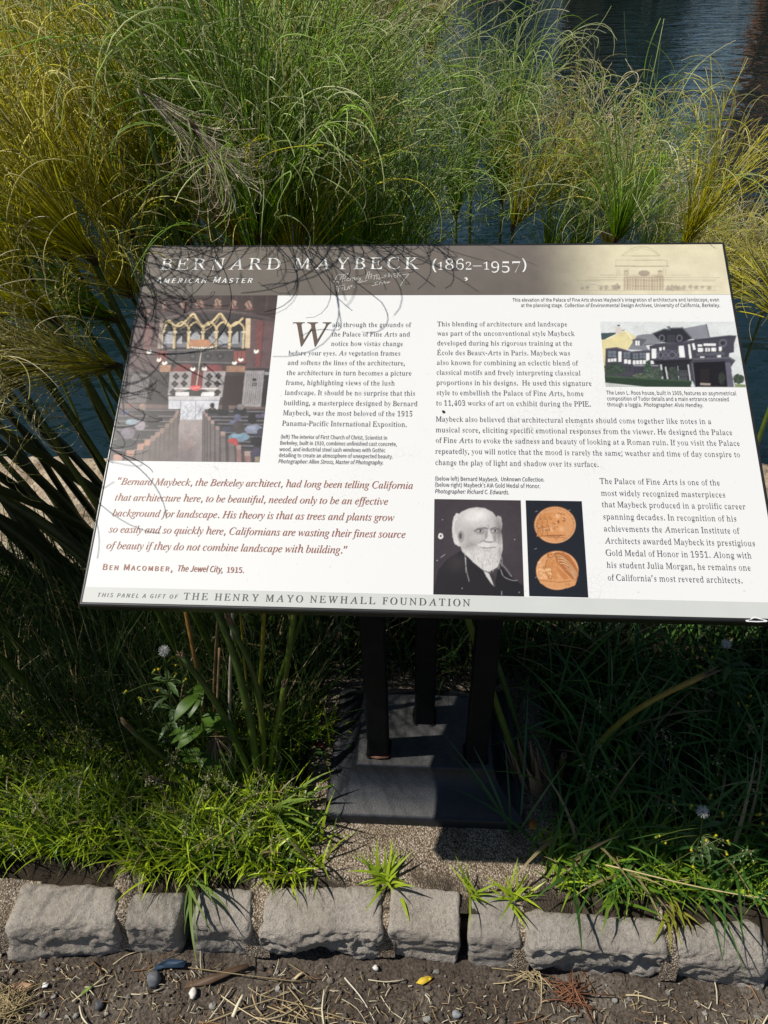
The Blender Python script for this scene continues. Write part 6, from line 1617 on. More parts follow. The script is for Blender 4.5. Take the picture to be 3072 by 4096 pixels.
def papyrus(knob, root, kind, label, group, s=1.0, r0=.008, tilt=None, spin=None, stemcol=(.075, .12, .014)):
    knob, root = np.asarray(knob, float), np.asarray(root, float)
    t = empty('papyrus_stalk', root, label, 'papyrus', group)
    mid = (knob + root) / 2 + np.array([(knob[0] - root[0]) * -.12, (knob[1] - root[1]) * -.12, .02])
    c = bez([root, mid, knob], 9)
    v, f = tube(c, np.linspace(r0, r0 * .55, 9), 6)
    mb = MB()
    k = np.linspace(0, 1, 9).repeat(6)[:, None]
    mb.add(v, f, np.array(stemcol) * (1 - .3 * k) + np.array([.10, .10, .01]) * .3 * k)
    mb.build('stem', M_stem, t)
    up = Vector(c[-1] - c[-2]).normalized()
    if tilt is not None:
        up = (up + Vector(tilt)).normalized()
    q = up.to_track_quat('Z', 'Y') @ Quaternion((0, 0, 1), spin if spin is not None else random.uniform(0, 6.28))
    for nm, me in (('rays', UMB[kind][random.randrange(3)]), ('bracts', BRACT)):
        o = bpy.data.objects.new(nm, me)
        COL.objects.link(o)
        o.parent = t
        o.location = Vector(knob - root)
        o.rotation_mode = 'QUATERNION'
        o.rotation_quaternion = q
        o.scale = (s, s, s)
    return t


def rootfor(k, dx=0, dy=0):
    x, y = k[0] + dx, k[1] + dy
    if .8 < y < 1.52:
        y = 1.56 if y > 1.12 else .8
    return np.array([x, y, -.02 if y < 1 else -.5])


G_UP, G_MID, G_LEFT, G_RIGHT, G_WATER = ('yellow papyrus massed at the upper left', 'green papyrus behind the left half of the sign', 'papyrus hanging over the left edge of the sign',
                                         'papyrus behind the right end of the sign', 'papyrus standing in the water behind the middle of the sign')
L_UP = 'tall papyrus with yellow green rays, in the mass at the upper left'
L_MID = 'papyrus with dense green rays, in the thicket behind the left half of the sign'
L_STR = 'papyrus with pale curled straw tips, in the mass at the upper left'
L_LEFT = 'drooping papyrus with dark green rays, left of the church picture'
L_RIGHT = 'low green papyrus with curled pale tips, behind the right end of the sign'
L_WAT = 'thin upright green papyrus with water showing through, behind the middle of the sign'
PAP = [  # x, y in the photograph, distance, kind, size, root offset, tilt of the head, label, group
    (230, 215, 1.65, 'yellow', 1.12, .25, (-.42, 0, .2), 'yellow papyrus fanning out to the left over black water, topmost at the left', G_UP), (190, 320, 1.6, 'yellow', .8, .2, (-.3, 0, .3), L_UP, G_UP),
    (330, 190, 1.8, 'yellow', 1.1, .1, (-.15, 0, .2), L_UP, G_UP), (420, 210, 1.9, 'yellow', 1.1, .1, (-.05, 0, .2), L_UP, G_UP), (500, 160, 2.0, 'yellow', 1.1, 0, (0, 0, .2), L_UP, G_UP),
    (380, 110, 2.2, 'yellow', 1.15, 0, (-.1, 0, .2), L_UP, G_UP), (590, 190, 1.9, 'yellow', 1.05, 0, (.1, 0, .2), L_UP, G_UP), (300, 90, 2.3, 'yellow', 1.1, 0, (-.25, 0, .2), L_UP, G_UP),
    (660, 170, 2.1, 'straw', 1.1, 0, (.05, -.1, .2), L_STR, G_UP), (760, 150, 2.2, 'straw', 1.1, 0, (.1, 0, .2), L_STR, G_UP), (560, 70, 2.4, 'yellow', 1.2, 0, (0, 0, .2), L_UP, G_UP), (700, 60, 2.4, 'yellow', 1.1, 0, (0, 0, .2), L_UP, G_UP),
    (840, 160, 2.2, 'straw', 1.0, 0, (.1, 0, .3), L_STR, G_UP), (930, 130, 2.4, 'straw', 1.1, 0, (.1, 0, .3), L_STR, G_UP), (470, 290, 1.7, 'yellow', 1.0, 0, (-.1, -.1, .2), L_UP, G_UP),
    (525, 385, .74, 'green', 1.05, .05, (-.12, 0, .2), L_MID, G_MID), (610, 440, .80, 'green', 1.1, 0, (.25, 0, .3), 'big dark green papyrus fanning up to the right, behind the title', G_MID), (720, 400, 1.0, 'green', 1.05, 0, (.3, 0, .3), L_MID, G_MID),
    (430, 380, .75, 'green', 1.0, .05, (-.2, 0, .2), L_MID, G_MID), (330, 390, .80, 'yellow', 1.0, .1, (-.3, 0, .2), L_UP, G_UP), (640, 330, 1.1, 'green', 1.0, 0, (0, 0, .2), L_MID, G_MID), (790, 310, 1.85, 'straw', .95, 0, (.1, 0, .2), L_STR, G_UP), (820, 370, 1.7, 'green', .95, 0, (.1, 0, .2), L_MID, G_MID),
    (300, 190, .56, 'dry', .40, .05, (4, -.4, -4.4), 'dead papyrus head with a sweep of white bleached threads, in the upper left mass', G_UP), (410, 265, .54, 'dry', .34, .05, (3.4, -.4, -5), 'smaller dead papyrus head of bleached threads, right of the larger one', G_UP),
    (120, 400, .95, 'straw', 1.05, .2, (-.25, 0, .2), L_STR, G_UP), (210, 430, .85, 'straw', 1.0, .2, (-.2, -.1, .2), L_STR, G_UP), (40, 430, .85, 'straw', 1.0, .2, (-.25, -.1, .1), L_STR, G_UP), (60, 540, .75, 'straw', .95, .25, (-.2, -.2, .1), L_STR, G_UP),
    (280, 500, .66, 'yellow', .95, .15, (-.25, -.1, .1), L_UP, G_UP), (370, 480, .82, 'yellow', .95, .1, (-.1, -.1, .2), L_UP, G_UP), 
    (150, 560, .66, 'yellow', .9, .2, (-.35, -.2, .05), L_UP, G_UP), 
    (560, 510, .64, 'green', .85, 0, (.2, -.1, .2), L_MID, G_MID), (660, 490, .72, 'green', .85, 0, (.2, 0, .3), L_MID, G_MID), (740, 480, 1.5, 'green', .85, 0, (.2, 0, .3), L_MID, G_MID),
    (252, 690, .62, 'green', .82, .10, (-.75, -.35, -.35), 'dark green papyrus drooping left beside the top of the church picture', G_LEFT), (285, 640, .66, 'yellow', .72, .08, (.15, -.5, -.2), 'papyrus whose rays hang over the upper left corner of the sign', G_LEFT),
    (185, 770, .5, 'straw', .72, .2, (-.3, -.3, -.6), L_LEFT, G_LEFT), 
    (985, 462, 1.62, 'green', 1.02, .01, (-.02, .02, .5), 'papyrus with a dark brown knob and tall rays, standing alone behind the dates', G_WATER), (1085, 428, 1.75, 'green', 1.12, .02, (.03, 0, .6), 'tallest narrow papyrus fan in open water, behind the closing bracket of the dates', G_WATER),
    (1108, 492, 1.62, 'yellow', .8, .02, (.35, 0, .2), 'papyrus with orange tinged rays spreading low to the right, right of the brown knob', G_WATER), (885, 610, 1.62, 'green', 1.0, 0, (-.02, 0, .5), L_WAT, G_WATER), (860, 585, 1.58, 'green', 1.05, 0, (-.05, 0, .4), L_WAT, G_WATER), (790, 560, 1.6, 'green', 1.05, 0, (.05, 0, .4), L_WAT, G_WATER),
    (1020, 330, 2.3, 'green', .95, 0, (.03, 0, .5), L_WAT, G_WATER),
    (1225, 445, 1.8, 'straw', .95, -.1, (.55, 0, .2), 'papyrus arching to the right with a mane of pale threads over dark water', G_RIGHT), (1190, 440, 1.75, 'straw', .9, -.05, (.4, 0, .3), L_RIGHT, G_RIGHT),
    (1240, 560, 1.58, 'green', .85, 0, (.1, 0, .3), L_RIGHT, G_RIGHT), (1310, 560, 1.6, 'straw', .9, 0, (.15, 0, .3), L_RIGHT, G_RIGHT), (1380, 600, 1.6, 'green', .75, 0, (.2, 0, .3), L_RIGHT, G_RIGHT), (1450, 615, 1.58, 'straw', .7, 0, (.3, 0, .3), L_RIGHT, G_RIGHT),
    (1510, 630, 1.62, 'yellow', .7, -.05, (.4, 0, .2), L_RIGHT, G_RIGHT), (1400, 550, 1.75, 'straw', .7, 0, (.4, 0, .3), L_RIGHT, G_RIGHT), (1570, 650, 1.58, 'straw', .65, -.05, (.5, 0, .2), L_RIGHT, G_RIGHT), (1660, 640, 1.65, 'straw', .65, 0, (.2, 0, .2), L_RIGHT, G_RIGHT),
    (1180, 580, 1.58, 'green', .8, 0, (.1, 0, .3), L_RIGHT, G_RIGHT),  
    (90, 800, .36, 'straw', .75, .15, (-.3, -.3, -.7), L_LEFT, G_LEFT), (255, 790, .40, 'straw', .62, .1, (-.35, -.2, -.8), L_LEFT, G_LEFT), 
    (60, 600, .46, 'yellow', .85, .15, (-.3, -.1, .05), L_LEFT, G_LEFT), (200, 560, .52, 'yellow', .85, .12, (-.35, -.1, .05), L_LEFT, G_LEFT), 
    (120, 690, .42, 'yellow', .8, .1, (-.6, -.2, -.1), L_LEFT, G_LEFT), (40, 830, .36, 'straw', .8, .12, (-.1, -.3, -.5), L_LEFT, G_LEFT),
    (380, 590, .80, 'green', .8, .03, (-.15, 0, .2), L_MID, G_MID), (560, 600, .70, 'green', .9, 0, (.1, 0, .2), L_MID, G_MID), (640, 590, .74, 'yellow', .85, 0, (.1, 0, .2), L_MID, G_MID), (720, 600, .85, 'green', .95, 0, (.15, 0, .2), L_MID, G_MID),
    (780, 620, 1.0, 'green', 1.0, 0, (.1, 0, .2), L_MID, G_MID), (680, 560, 1.0, 'green', .95, 0, (0, 0, .2), L_MID, G_MID), (600, 540, .9, 'green', .9, 0, (-.1, 0, .2), L_MID, G_MID), (840, 640, 1.1, 'green', 1.0, 0, (.05, 0, .3), L_MID, G_MID),
    (1330, 520, .70, 'green', .62, 0, (.1, -.1, .2), L_RIGHT, G_RIGHT), (1480, 530, .72, 'yellow', .6, 0, (.2, -.1, .2), L_RIGHT, G_RIGHT), (1720, 720, 1.0, 'yellow', .75, -.1, (-.8, 0, .1), 'papyrus reaching in from outside, right of the house picture', G_RIGHT),
]
rr = random.Random(5)
for k in range(17):                                          # fill of the dense mass
    x, y = rr.uniform(-80, 720), rr.uniform(200, 560)
    Y = 1.9 - (y - 200) / 360 * 1.05 + rr.uniform(-.1, .2)
    if x < 170:
        y = max(y, 430)
    kd = rr.choice(['green', 'yellow', 'yellow', 'straw', 'green'])
    PAP.append((x, y, Y, kd, rr.uniform(.8, 1.1), rr.uniform(0, .2), (rr.uniform(-.35, .15), rr.uniform(-.2, .05), .2), L_UP if kd == 'yellow' else L_STR if kd == 'straw' else L_MID, G_MID if kd == 'green' else G_UP))
for x, y, Y, kd, s, dx, tl, lab, grp in PAP:
    k = aty(x, y, Y)
    papyrus(k, rootfor(k, dx + rr.uniform(-.03, .03), 0 if Y > 1.5 else .05), kd, lab, grp, s, rr.uniform(.0065, .0095), tl)

# leaning stalks close on the left, stem colour darkened for shade against the lit wall; their heads shade the grass
STL = [((420, 1290), (-.86, .52, 1.02)), ((395, 1300), (-.72, .66, 1.05)), ((350, 1290), (-.98, .45, .98)), ((310, 1310), (-1.05, .62, 1.08)), ((270, 1330), (-1.2, .5, 1.0)), ((225, 1350), (-1.22, .7, 1.1)), ((330, 1220), (-.9, .75, 1.12)),
       ((180, 1340), (-1.35, .55, .96)), ((120, 1330), (-1.45, .7, 1.04)), ((60, 1320), (-1.5, .55, 1.0)), ((20, 1290), (-1.6, .75, 1.08)), ((250, 1260), (-1.1, .8, 1.15)), ((150, 1270), (-1.38, .85, 1.1)), ((-60, 1400), (-1.55, .4, .98)), ((-120, 1450), (-1.7, .35, 1.0)), ((-100, 1550), (-1.6, .22, .95))]
rs = random.Random(77)
for i in range(16):
    x, y = rs.uniform(-20, 400), rs.uniform(1180, 1420)
    q = at(x, y, 0)
    STL.append(((x, y), (q[0] - rs.uniform(.25, .6), q[1] + rs.uniform(-.05, .2), rs.uniform(.9, 1.12))))
STL = [(p, (k[0], k[1], k[2] - .27)) for p, k in STL]
for i, ((x, y), k) in enumerate(STL):
    papyrus(k, at(x, y, -.01), ('green', 'straw', 'straw', 'straw')[i % 4], 'thick shade-darkened papyrus stem leaning left in front of the tan wall, left of the sign', 'leaning papyrus stems at the left edge', .62, rr.uniform(.0105, .016), (-.2, -.15, -.05), None, (.022, .035, .010))
for x, y, z in ((-1.15, .12, .86), (-1.35, .30, .92), (-1.12, .32, .88), (-1.5, .1, .8), (-1.05, .22, .72), (-1.25, .45, .82), (-1.7, .3, .95)):
    papyrus((x, y, z), (x + .2, y + .12, -.02), 'green', 'green papyrus beyond the left edge, shading the grass', 'papyrus beyond the left edge', 1.0, .01, (-.1, -.1, 0))


# ---------------------------------------------------------------- cut and yellowing stalks round the sign's foot
def stalk(pts, r, c0, c1, label, tip=None, name='cut_stalk'):
    pts = np.array(pts, float)
    c = bez(pts, 12)
    v, f = tube(c, np.linspace(r, r * .7, 12), 7)
    k = np.linspace(0, 1, 12).repeat(7)[:, None]
    t = empty(name, pts[0], label, 'cut stalk', 'papyrus stalks around the foot of the sign')
    mb = MB().add(v, f, np.array(c0) * (1 - k) + np.array(c1) * k)
    mb.build('stem', M_stem, t)
    if tip:
        d = (c[-1] - c[-2]) / np.linalg.norm(c[-1] - c[-2])
        mb = MB()
        for j in range(7):
            a = j * .9
            o = np.array([math.cos(a), math.sin(a), 0]) * r * .5
            v, f = tube([c[-1] - d * .004 + o, c[-1] + d * tip * rr.uniform(.3, 1) + o * rr.uniform(.6, 1.8)], [r * .34, r * .12], 4)
            mb.add(v, f, (.20, .14, .085))
        mb.build('frayed_tip', M_dry, t)
    return t


def pq(x, y, z0=0.0):                                        # root on the ground
    return at(x, y, z0)


GRN, GRN2, ORG, YEL, TAN, PAL, DKG = (.10, .16, .02), (.16, .20, .025), (.42, .20, .02), (.44, .33, .03), (.24, .15, .08), (.50, .42, .32), (.05, .085, .018)
R1 = pq(560, 1668)
up = lambda x, y, dy: aty(x, y, R1[1] + dy)
stalk([pq(452, 1600), up(432, 1480, .10), up(403, 1330, .14), up(380, 1200, .2)], .0055, TAN, ORG, 'orange papyrus stalk rising behind the lower left corner of the sign')
stalk([pq(470, 1640), up(462, 1500, .08), up(470, 1335, .10), up(474, 1230, .12)], .0034, TAN, TAN, 'thin brown dead stalk left of the whitish one')
stalk([pq(498, 1690), up(496, 1500, .05), up(502, 1335, .08), up(505, 1240, .1)], .0040, PAL, PAL, 'thin whitish dead stalk under the left part of the sign')
stalk([pq(560, 1620), up(534, 1480, .1), up(520, 1335, .12), up(512, 1240, .12)], .0030, DKG, YEL, 'thin speckled yellow stalk between the whitish and the thick yellow one')
stalk([pq(556, 1600), up(562, 1480, .1), up(570, 1335, .12), up(576, 1220, .14)], .0058, GRN, YEL, 'bright yellow speckled papyrus stalk under the left part of the sign')
stalk([pq(600, 1650), up(612, 1500, .08), up(634, 1335, .1), up(650, 1220, .12)], .0078, GRN, GRN2, 'thick yellow green papyrus stalk beside the left post')
stalk([pq(575, 1655), up(600, 1480, .14), up(652, 1335, .16), up(668, 1220, .18)], .0065, DKG, GRN, 'dark green papyrus stalk just behind the thick yellow green one')
stalk([pq(560, 1690), up(540, 1560, -.02), up(500, 1400, .02), up(428, 1228, .06)], .0090, GRN, DKG, 'thick dark green cut stalk leaning left up to the panel', .015)
stalk([pq(568, 1680), up(566, 1560, .0), up(545, 1450, .02), up(498, 1345, .03)], .0080, GRN2, DKG, 'olive cut stalk leaning left with a dry split tip', .05)
stalk([pq(552, 1700), up(505, 1590, -.02), up(455, 1500, -.03), up(392, 1415, -.04)], .0080, GRN, DKG, 'cut stalk leaning far left with a pale cut end', .012)
stalk([pq(520, 1735), up(420, 1680, -.05), up(345, 1630, -.08), up(282, 1575, -.1)], .0062, DKG, DKG, 'dark cut stalk lying low to the left, the upper one of two', .045)
stalk([pq(522, 1745), up(450, 1715, -.05), up(390, 1698, -.07), up(330, 1682, -.09)], .0062, DKG, (.05, .04, .02), 'dark cut stalk lying low to the left, the lower one of two', .012)
stalk([pq(575, 1715), up(585, 1640, 0), up(598, 1560, .01), up(614, 1478, .02)], .0075, (.22, .30, .03), GRN2, 'sunlit light green cut stalk with a frayed tip, beside the base', .018)
R2 = pq(1122, 1660)
ur = lambda x, y, dy: aty(x, y, R2[1] + dy)
stalk([pq(1128, 1675), ur(1085, 1560, .02), ur(1045, 1440, .05), ur(1008, 1330, .08), ur(985, 1240, .1)], .0085, GRN, GRN2, 'long green papyrus stalk crossing in front of the right post')
stalk([pq(1150, 1670), ur(1115, 1560, .05), ur(1080, 1450, .08), ur(1035, 1330, .12)], .0075, DKG, DKG, 'dark green papyrus stalk right of the long green one')
stalk([pq(1118, 1655), ur(1075, 1560, .1), ur(1050, 1440, .12)], .006, DKG, DKG, 'short dark stalk hidden behind the long green one')
stalk([pq(1255, 1690), ur(1290, 1610, .0), ur(1380, 1530, -.02), ur(1524, 1457, -.04)], .0072, GRN, (.34, .24, .05), 'bent yellowing stalk with a brown tip, in the dark grass right of the base', .03)
stalk([pq(1205, 1690), ur(1212, 1660, -.02), ur(1218, 1632, -.02)], .0095, (.09, .10, .02), (.11, .09, .03), 'short stump of a cut stalk in the dark grass right of the base', .006)
# dry sheath at the foot of the right stalks
t = empty('leaf_sheath', pq(1150, 1690), 'dry papery brown sheath at the foot of the stalks right of the base', 'dry sheath')
mb = MB()
o0 = pq(1150, 1695)
for j in range(12):
    a = j * 2.4
    b0 = o0 + np.array([.03 * math.cos(a), .022 * math.sin(a), 0])
    c = bez([b0, b0 + np.array([-.012 + .01 * math.cos(a), .004, .05]), b0 + np.array([-.03 + .02 * math.cos(a), .01, .09 + .05 * rr.random()])], 6)
    s = np.array([math.cos(a + 1.5), math.sin(a + 1.5), 0]) * .008
    w = np.array([1, 1.1, .9, .6, .3, .05])[:, None]
    v = np.stack([c - s * w, c + s * w], 1).reshape(-1, 3)
    mb.add(v, [(2 * i, 2 * i + 1, 2 * i + 3, 2 * i + 2) for i in range(5)], np.array((.26, .17, .10)) * rr.uniform(.6, 1.3))
mb.build('sheath_scales', M_dry, t)
# hanging dead head like a little broom
t = empty('dead_papyrus_head', up(466, 1600, -.02), 'dead brown papyrus head hanging like a small broom left of the base', 'dead papyrus')
mb = MB()
p0 = up(466, 1592, -.02)
v, f = tube(bez([up(474, 1400, .05), up(470, 1500, .01), p0], 8), .0028, 6)
mb.add(v, f, TAN).build('stem', M_dry, t)
mb = MB()
for j in range(34):
    a = rr.uniform(0, 6.28)
    e = p0 + np.array([.04 * math.cos(a) * rr.random() ** .5, .03 * math.sin(a), -.085 - .03 * rr.random()])
    e[2] = max(e[2], .012)
    v, f = tube(bez([p0, (p0 + e) / 2 + np.array([.012 * math.cos(a), .01 * math.sin(a), .012]), e], 6), [.0011, .0011, .001, .0009, .0008, .0005], 3)
    mb.add(v, f, np.array((.22, .16, .11)) * rr.uniform(.5, 1.4))
mb.build('rays', M_dry, t)


# ================================================================ grass; sun and shade are worked into the blade colours
def grass(name, n, area, h, w, bend, cols, label, seed, tipc=None, seg=5, a0=(.0, .5), az=None):
    r = np.random.default_rng(seed)
    P = area(r, n)
    n = len(P)
    hh = r.uniform(*h, n) * (.7 + .6 * vnoise(np.c_[P[:, :2] * 9, 0 * P[:, :1]], seed))
    c = np.array(cols[0]) + (np.array(cols[1]) - np.array(cols[0])) * r.random((n, 1)) ** 1.2
    c *= r.uniform(.75, 1.2, (n, 1))
    dry = r.random(n) < .09
    c[dry] = np.array([.34, .27, .13]) * r.uniform(.6, 1.2, (dry.sum(), 1))
    A = r.uniform(0, 2 * math.pi, n) if az is None else r.normal(az[0], az[1], n)
    V, F, C = ribbons(P, A, hh, r.uniform(*w, n), r.uniform(*a0, n), r.uniform(*bend, n), seg, c, c * 1.25 + .01, r.uniform(-.7, .7, n))
    o = mesh(name, V, F, M_leaf, None, C)
    return tag(o, label, None, None, 'stuff')


def field(x0, x1, y0, y1, f=None):
    def go(r, n):
        P = np.stack([r.uniform(x0, x1, n), r.uniform(y0, y1, n), np.full(n, -.02)], -1)
        k = fbm(np.c_[P[:, :2] * 7, 0 * P[:, :1]], 3, 77)
        keep = (k > .33 + .22 * (r.random(n) - .5)) | ((P[:, 1] < .06) & (r.random(n) < .75))
        if f is not None:
            keep &= f(P, r)
            keep &= P[:, 1] > .10 * (vnoise(np.c_[P[:, :1] * 11, 0 * P[:, :2]], 15) - .5)
        return P[keep]
    return go


edgeL = lambda P, r: (P[:, 0] < -.235 - .16 * np.clip((P[:, 1] - .02) / .3, 0, 1) * (P[:, 1] < .3) + .05 * r.standard_normal(len(P)))
edgeR = lambda P, r: (P[:, 0] > .29 + .05 * r.standard_normal(len(P)) + .05 * np.clip((P[:, 1] - .05) / .2, 0, 1))
kerbline = lambda P: P[:, 1] > -.032 - .012 * np.sin(P[:, 0] * 5)
grass('short_grass', 7000, field(-1.05, -.18, -.004, .36, edgeL), (.04, .125), (.0026, .0056), (.4, 2.3), ((.03, .085, .006), (.50, .64, .016)), 'short sunlit green grass in front of the papyrus, left of the base', 11)  # colour range brightened to carry the sunlight
grass('matted_grass', 2300, field(-1.0, -.2, .015, .30, edgeL), (.07, .15), (.003, .0062), (.7, 2.4), ((.05, .12, .010), (.46, .58, .03)), 'longer matted grass blades left of the base', 12)
grass('tall_grass', 5200, field(-1.5, -.26, .26, .84), (.14, .36), (.002, .0045), (.2, 1.4), ((.022, .055, .010), (.06, .11, .015)), 'tall dark grass in the shade under the papyrus at the left', 13)  # shade painted in: much darker blades than the sunny patch
grass('back_grass', 3000, field(-.3, 1.3, .50, .84), (.12, .34), (.003, .007), (.3, 1.5), ((.02, .05, .012), (.05, .10, .018)), 'dark grass in the shade behind the base', 14)  # shadow behind the base put into the dark blade colour
grass('broad_grass', 2400, field(.22, 1.25, .02, .6, edgeR), (.13, .30), (.004, .0085), (.5, 2.0), ((.03, .095, .02), (.09, .2, .025)), 'broad bladed dark green grass in the shade right of the base', 15, seg=7, a0=(.1, .7))  # darker copy of the sunny blades, for the panel's shadow
grass('sunlit_grass', 1500, field(.24, 1.05, .0, .12, edgeR), (.06, .15), (.003, .0065), (.6, 2.1), ((.07, .19, .012), (.36, .48, .035)), 'bright sunlit grass leaning over the kerb at the right', 16, seg=6)  # lit copy of the broad grass, sun put into its colour
grass('fine_rush', 900, field(-1.0, -.36, .18, .6), (.25, .48), (.0012, .002), (.05, .5), ((.02, .05, .012), (.05, .09, .02)), 'fine upright dark rushes in the shade below the left corner of the sign', 17, seg=6, a0=(0, .25), az=(2.6, .7))  # colour kept dark to paint the shade here


def tuft(x, y, n, h, w, label, seed, lean=None, z=0.0, cols=((.20, .33, .02), (.44, .54, .035)), bend=(.2, 1.3)):
    r = np.random.default_rng(seed)
    p = at(x, y, z)
    t = empty('grass_tuft', p, label, 'grass tuft', 'grass tufts along the kerb')
    B = p + r.normal(0, .008, (n, 3)) * np.array([1.3, .8, 0])
    c = np.array(cols[0]) + (np.array(cols[1]) - np.array(cols[0])) * r.random((n, 1))
    A = r.uniform(0, 2 * math.pi, n) if lean is None else r.normal(lean, .7, n)
    V, F, C = ribbons(B, A, r.uniform(*h, n), r.uniform(*w, n), r.uniform(.2, 1.15, n), r.uniform(*bend, n), 8, c, c * 1.15, r.uniform(-.4, .4, n))
    mesh('blades', V, F, M_leaf, t, C)
    return t


tuft(838, 1905, 30, (.04, .105), (.0035, .0065), 'bright yellow green grass tuft growing between kerb stones, below the middle of the base', 3, z=-.005)
tuft(1022, 1935, 12, (.04, .095), (.003, .005), 'small grass tuft behind the wide black slot in the kerb', 4, z=-.005)
tuft(1112, 1942, 24, (.04, .085), (.003, .005), 'grass tuft behind the short narrow kerb stone', 5, z=-.005)
tuft(412, 1915, 7, (.10, .18), (.0035, .006), 'blue green grass blades hanging down into the narrow slot of the kerb', 6, lean=-1.5, z=.01, cols=((.10, .19, .04), (.2, .28, .06)), bend=(.9, 2.2))
tuft(590, 1760, 22, (.10, .22), (.005, .010), 'wide light green blades arching over the concrete, left of the base', 7, lean=-.4, cols=((.13, .22, .03), (.24, .33, .06)))
tuft(1330, 1930, 8, (.07, .13), (.005, .009), 'broad green blades bending over the longest kerb stone', 8, lean=-1.6, cols=((.09, .19, .02), (.2, .3, .03)), bend=(.6, 2.0))
tuft(1445, 1960, 9, (.06, .10), (.004, .007), 'few yellowing blades in the joint before the last kerb stone', 9, lean=-1.5, cols=((.25, .28, .03), (.36, .30, .06)), bend=(.9, 2.0))
tuft(1115, 1800, 6, (.20, .34), (.004, .006), 'long thin blue green blades crossing the right corner of the base', 10, lean=1.8, cols=((.05, .11, .04), (.09, .16, .06)), bend=(.1, .6))

# seed heads of the grass
r = np.random.default_rng(21)
mb = MB()
for i in range(120):
    if i < 85:
        p = np.array([r.uniform(-1.0, -.3), r.uniform(0, .45), 0])
        h = r.uniform(.10, .26)
    else:
        p = np.array([r.uniform(.3, 1.0), r.uniform(0, .4), 0])
        h = r.uniform(.14, .28)
    a = r.uniform(0, 6.28)
    e = p + np.array([math.cos(a) * h * .35, math.sin(a) * h * .35, h])
    c = bez([p, (p + e) / 2 + np.array([0, 0, .02]), e], 6)
    v, f = tube(c, .0006, 3)
    mb.add(v, f, (.16, .18, .06))
    for j in range(10):
        q = c[-1] + (c[-2] - c[-1]) * r.uniform(0, 1.6)
        d = r.normal(0, 1, 3)
        d /= np.linalg.norm(d)
        q2 = q + d * r.uniform(.004, .014)
        v, f = tube([q, q2], .0003, 3)
        mb.add(v, f, (.22, .22, .10))
        v, f = tube([q2, q2 + d * .004 + np.array([0, 0, -.0015])], [.0011, .0005], 4)
        mb.add(v, f, np.array((.42, .40, .26)) * r.uniform(.7, 1.2))
o = mb.build('seeding_grass', M_dry)
tag(o, 'pale seed heads of grass scattered over both lawns', None, None, 'stuff')


# ---------------------------------------------------------------- groundsel weeds
def leafblade(mb, p, d, l, w, c, droop=.5, lobes=0):
    d = np.array(d, float) / np.linalg.norm(d)
    s = np.cross(d, [0, 0, 1.])
    s /= np.linalg.norm(s) + 1e-9
    n = 9
    V = []
    for i in range(n):
        t = i / (n - 1)
        q = np.array(p) + d * l * t + np.array([0, 0, -droop * l * t * t])
        ww = w * math.sin(math.pi * min(1, t * .93 + .05)) ** .8 * (1 - .35 * lobes * (i % 2))
        V += [q - s * ww, q + np.array([0, 0, -.0015]), q + s * ww]
    F = []
    for i in range(n - 1):
        F += [(3 * i, 3 * i + 1, 3 * i + 4, 3 * i + 3), (3 * i + 1, 3 * i + 2, 3 * i + 5, 3 * i + 4)]
    mb.add(V, F, c)


def groundsel(root, top, label, seed, puffs=((0, 0, 0),), buds=9, spread=.05):
    r = np.random.default_rng(seed)
    t = empty('groundsel_plant', root, label, 'weed', 'flowering weeds in the grass')
    root, top = np.array(root), np.array(top)
    c = bez([root, (root + top) / 2 + np.array([.01, -.01, 0]), top], 10)
    v, f = tube(c, np.linspace(.0026, .0011, 10), 5)
    mb = MB().add(v, f, (.10, .15, .03))
    tips = []
    for i in range(buds):
        q = c[r.integers(4, 9)]
        e = q + np.array([r.normal(0, spread), r.normal(0, spread * .6), r.uniform(.0, .04)])
        v, f = tube(bez([q, (q + e) / 2 + np.array([0, 0, .008]), e], 5), .0008, 4)
        mb.add(v, f, (.12, .17, .03))
        tips.append(e)
    mb.build('stem', M_leaf, t)
    for e in tips:
        b = MB()
        d = r.normal(0, .5, 3) + np.array([0, 0, .7])
        d /= np.linalg.norm(d)
        v, f = tube([e, e + d * .003, e + d * .008], [.0016, .0026, .0021], 7)
        b.add(v, f, (.20, .28, .03))
        v, f = tube([e + d * .008, e + d * .0105], [.0021, .0024], 7)
        b.add(v, f, (.75, .58, .02))
        b.build('flower_bud', M_leaf, t)
    for px in puffs:
        p = top + np.array(px)
        b = MB()
        for j in range(170):
            d = r.normal(0, 1, 3)
            d /= np.linalg.norm(d)
            v, f = tube([p, p + d * r.uniform(.009, .0125)], [.00035, .00022], 3, False)
            b.add(v, f, (.75, .75, .73))
        v, f = ell(p, (.003, .003, .003), 6, 5)
        b.add(v, f, (.3, .3, .2))
        b.build('seed_clock', M_dry, t)
    for j in range(16):
        q = c[r.integers(1, 8)]
        a = r.uniform(0, 6.28)
        b = MB()
        leafblade(b, q, (math.cos(a), math.sin(a), .35), r.uniform(.03, .06), .006, np.array((.06, .11, .03)) * r.uniform(.7, 1.4), .5, 1)
        b.build('leaf', M_leaf, t)
    return t


b0 = pq(372, 1640)
groundsel(b0, aty(354, 1406, b0[1] - .03), 'weed with white seed clock and yellow buds, below the left end of the sign', 31, buds=12, spread=.035)
b0 = pq(1470, 1870)
groundsel(b0, aty(1518, 1753, b0[1] - .02), 'sunlit weed with yellow buds and a white seed clock, in the grass at the right', 32, buds=14, spread=.045)
b0 = pq(1560, 1560)
groundsel(b0, aty(1570, 1390, b0[1] - .02), 'shaded weed with a white seed clock, under the lower right corner of the sign', 33, buds=10, spread=.05)
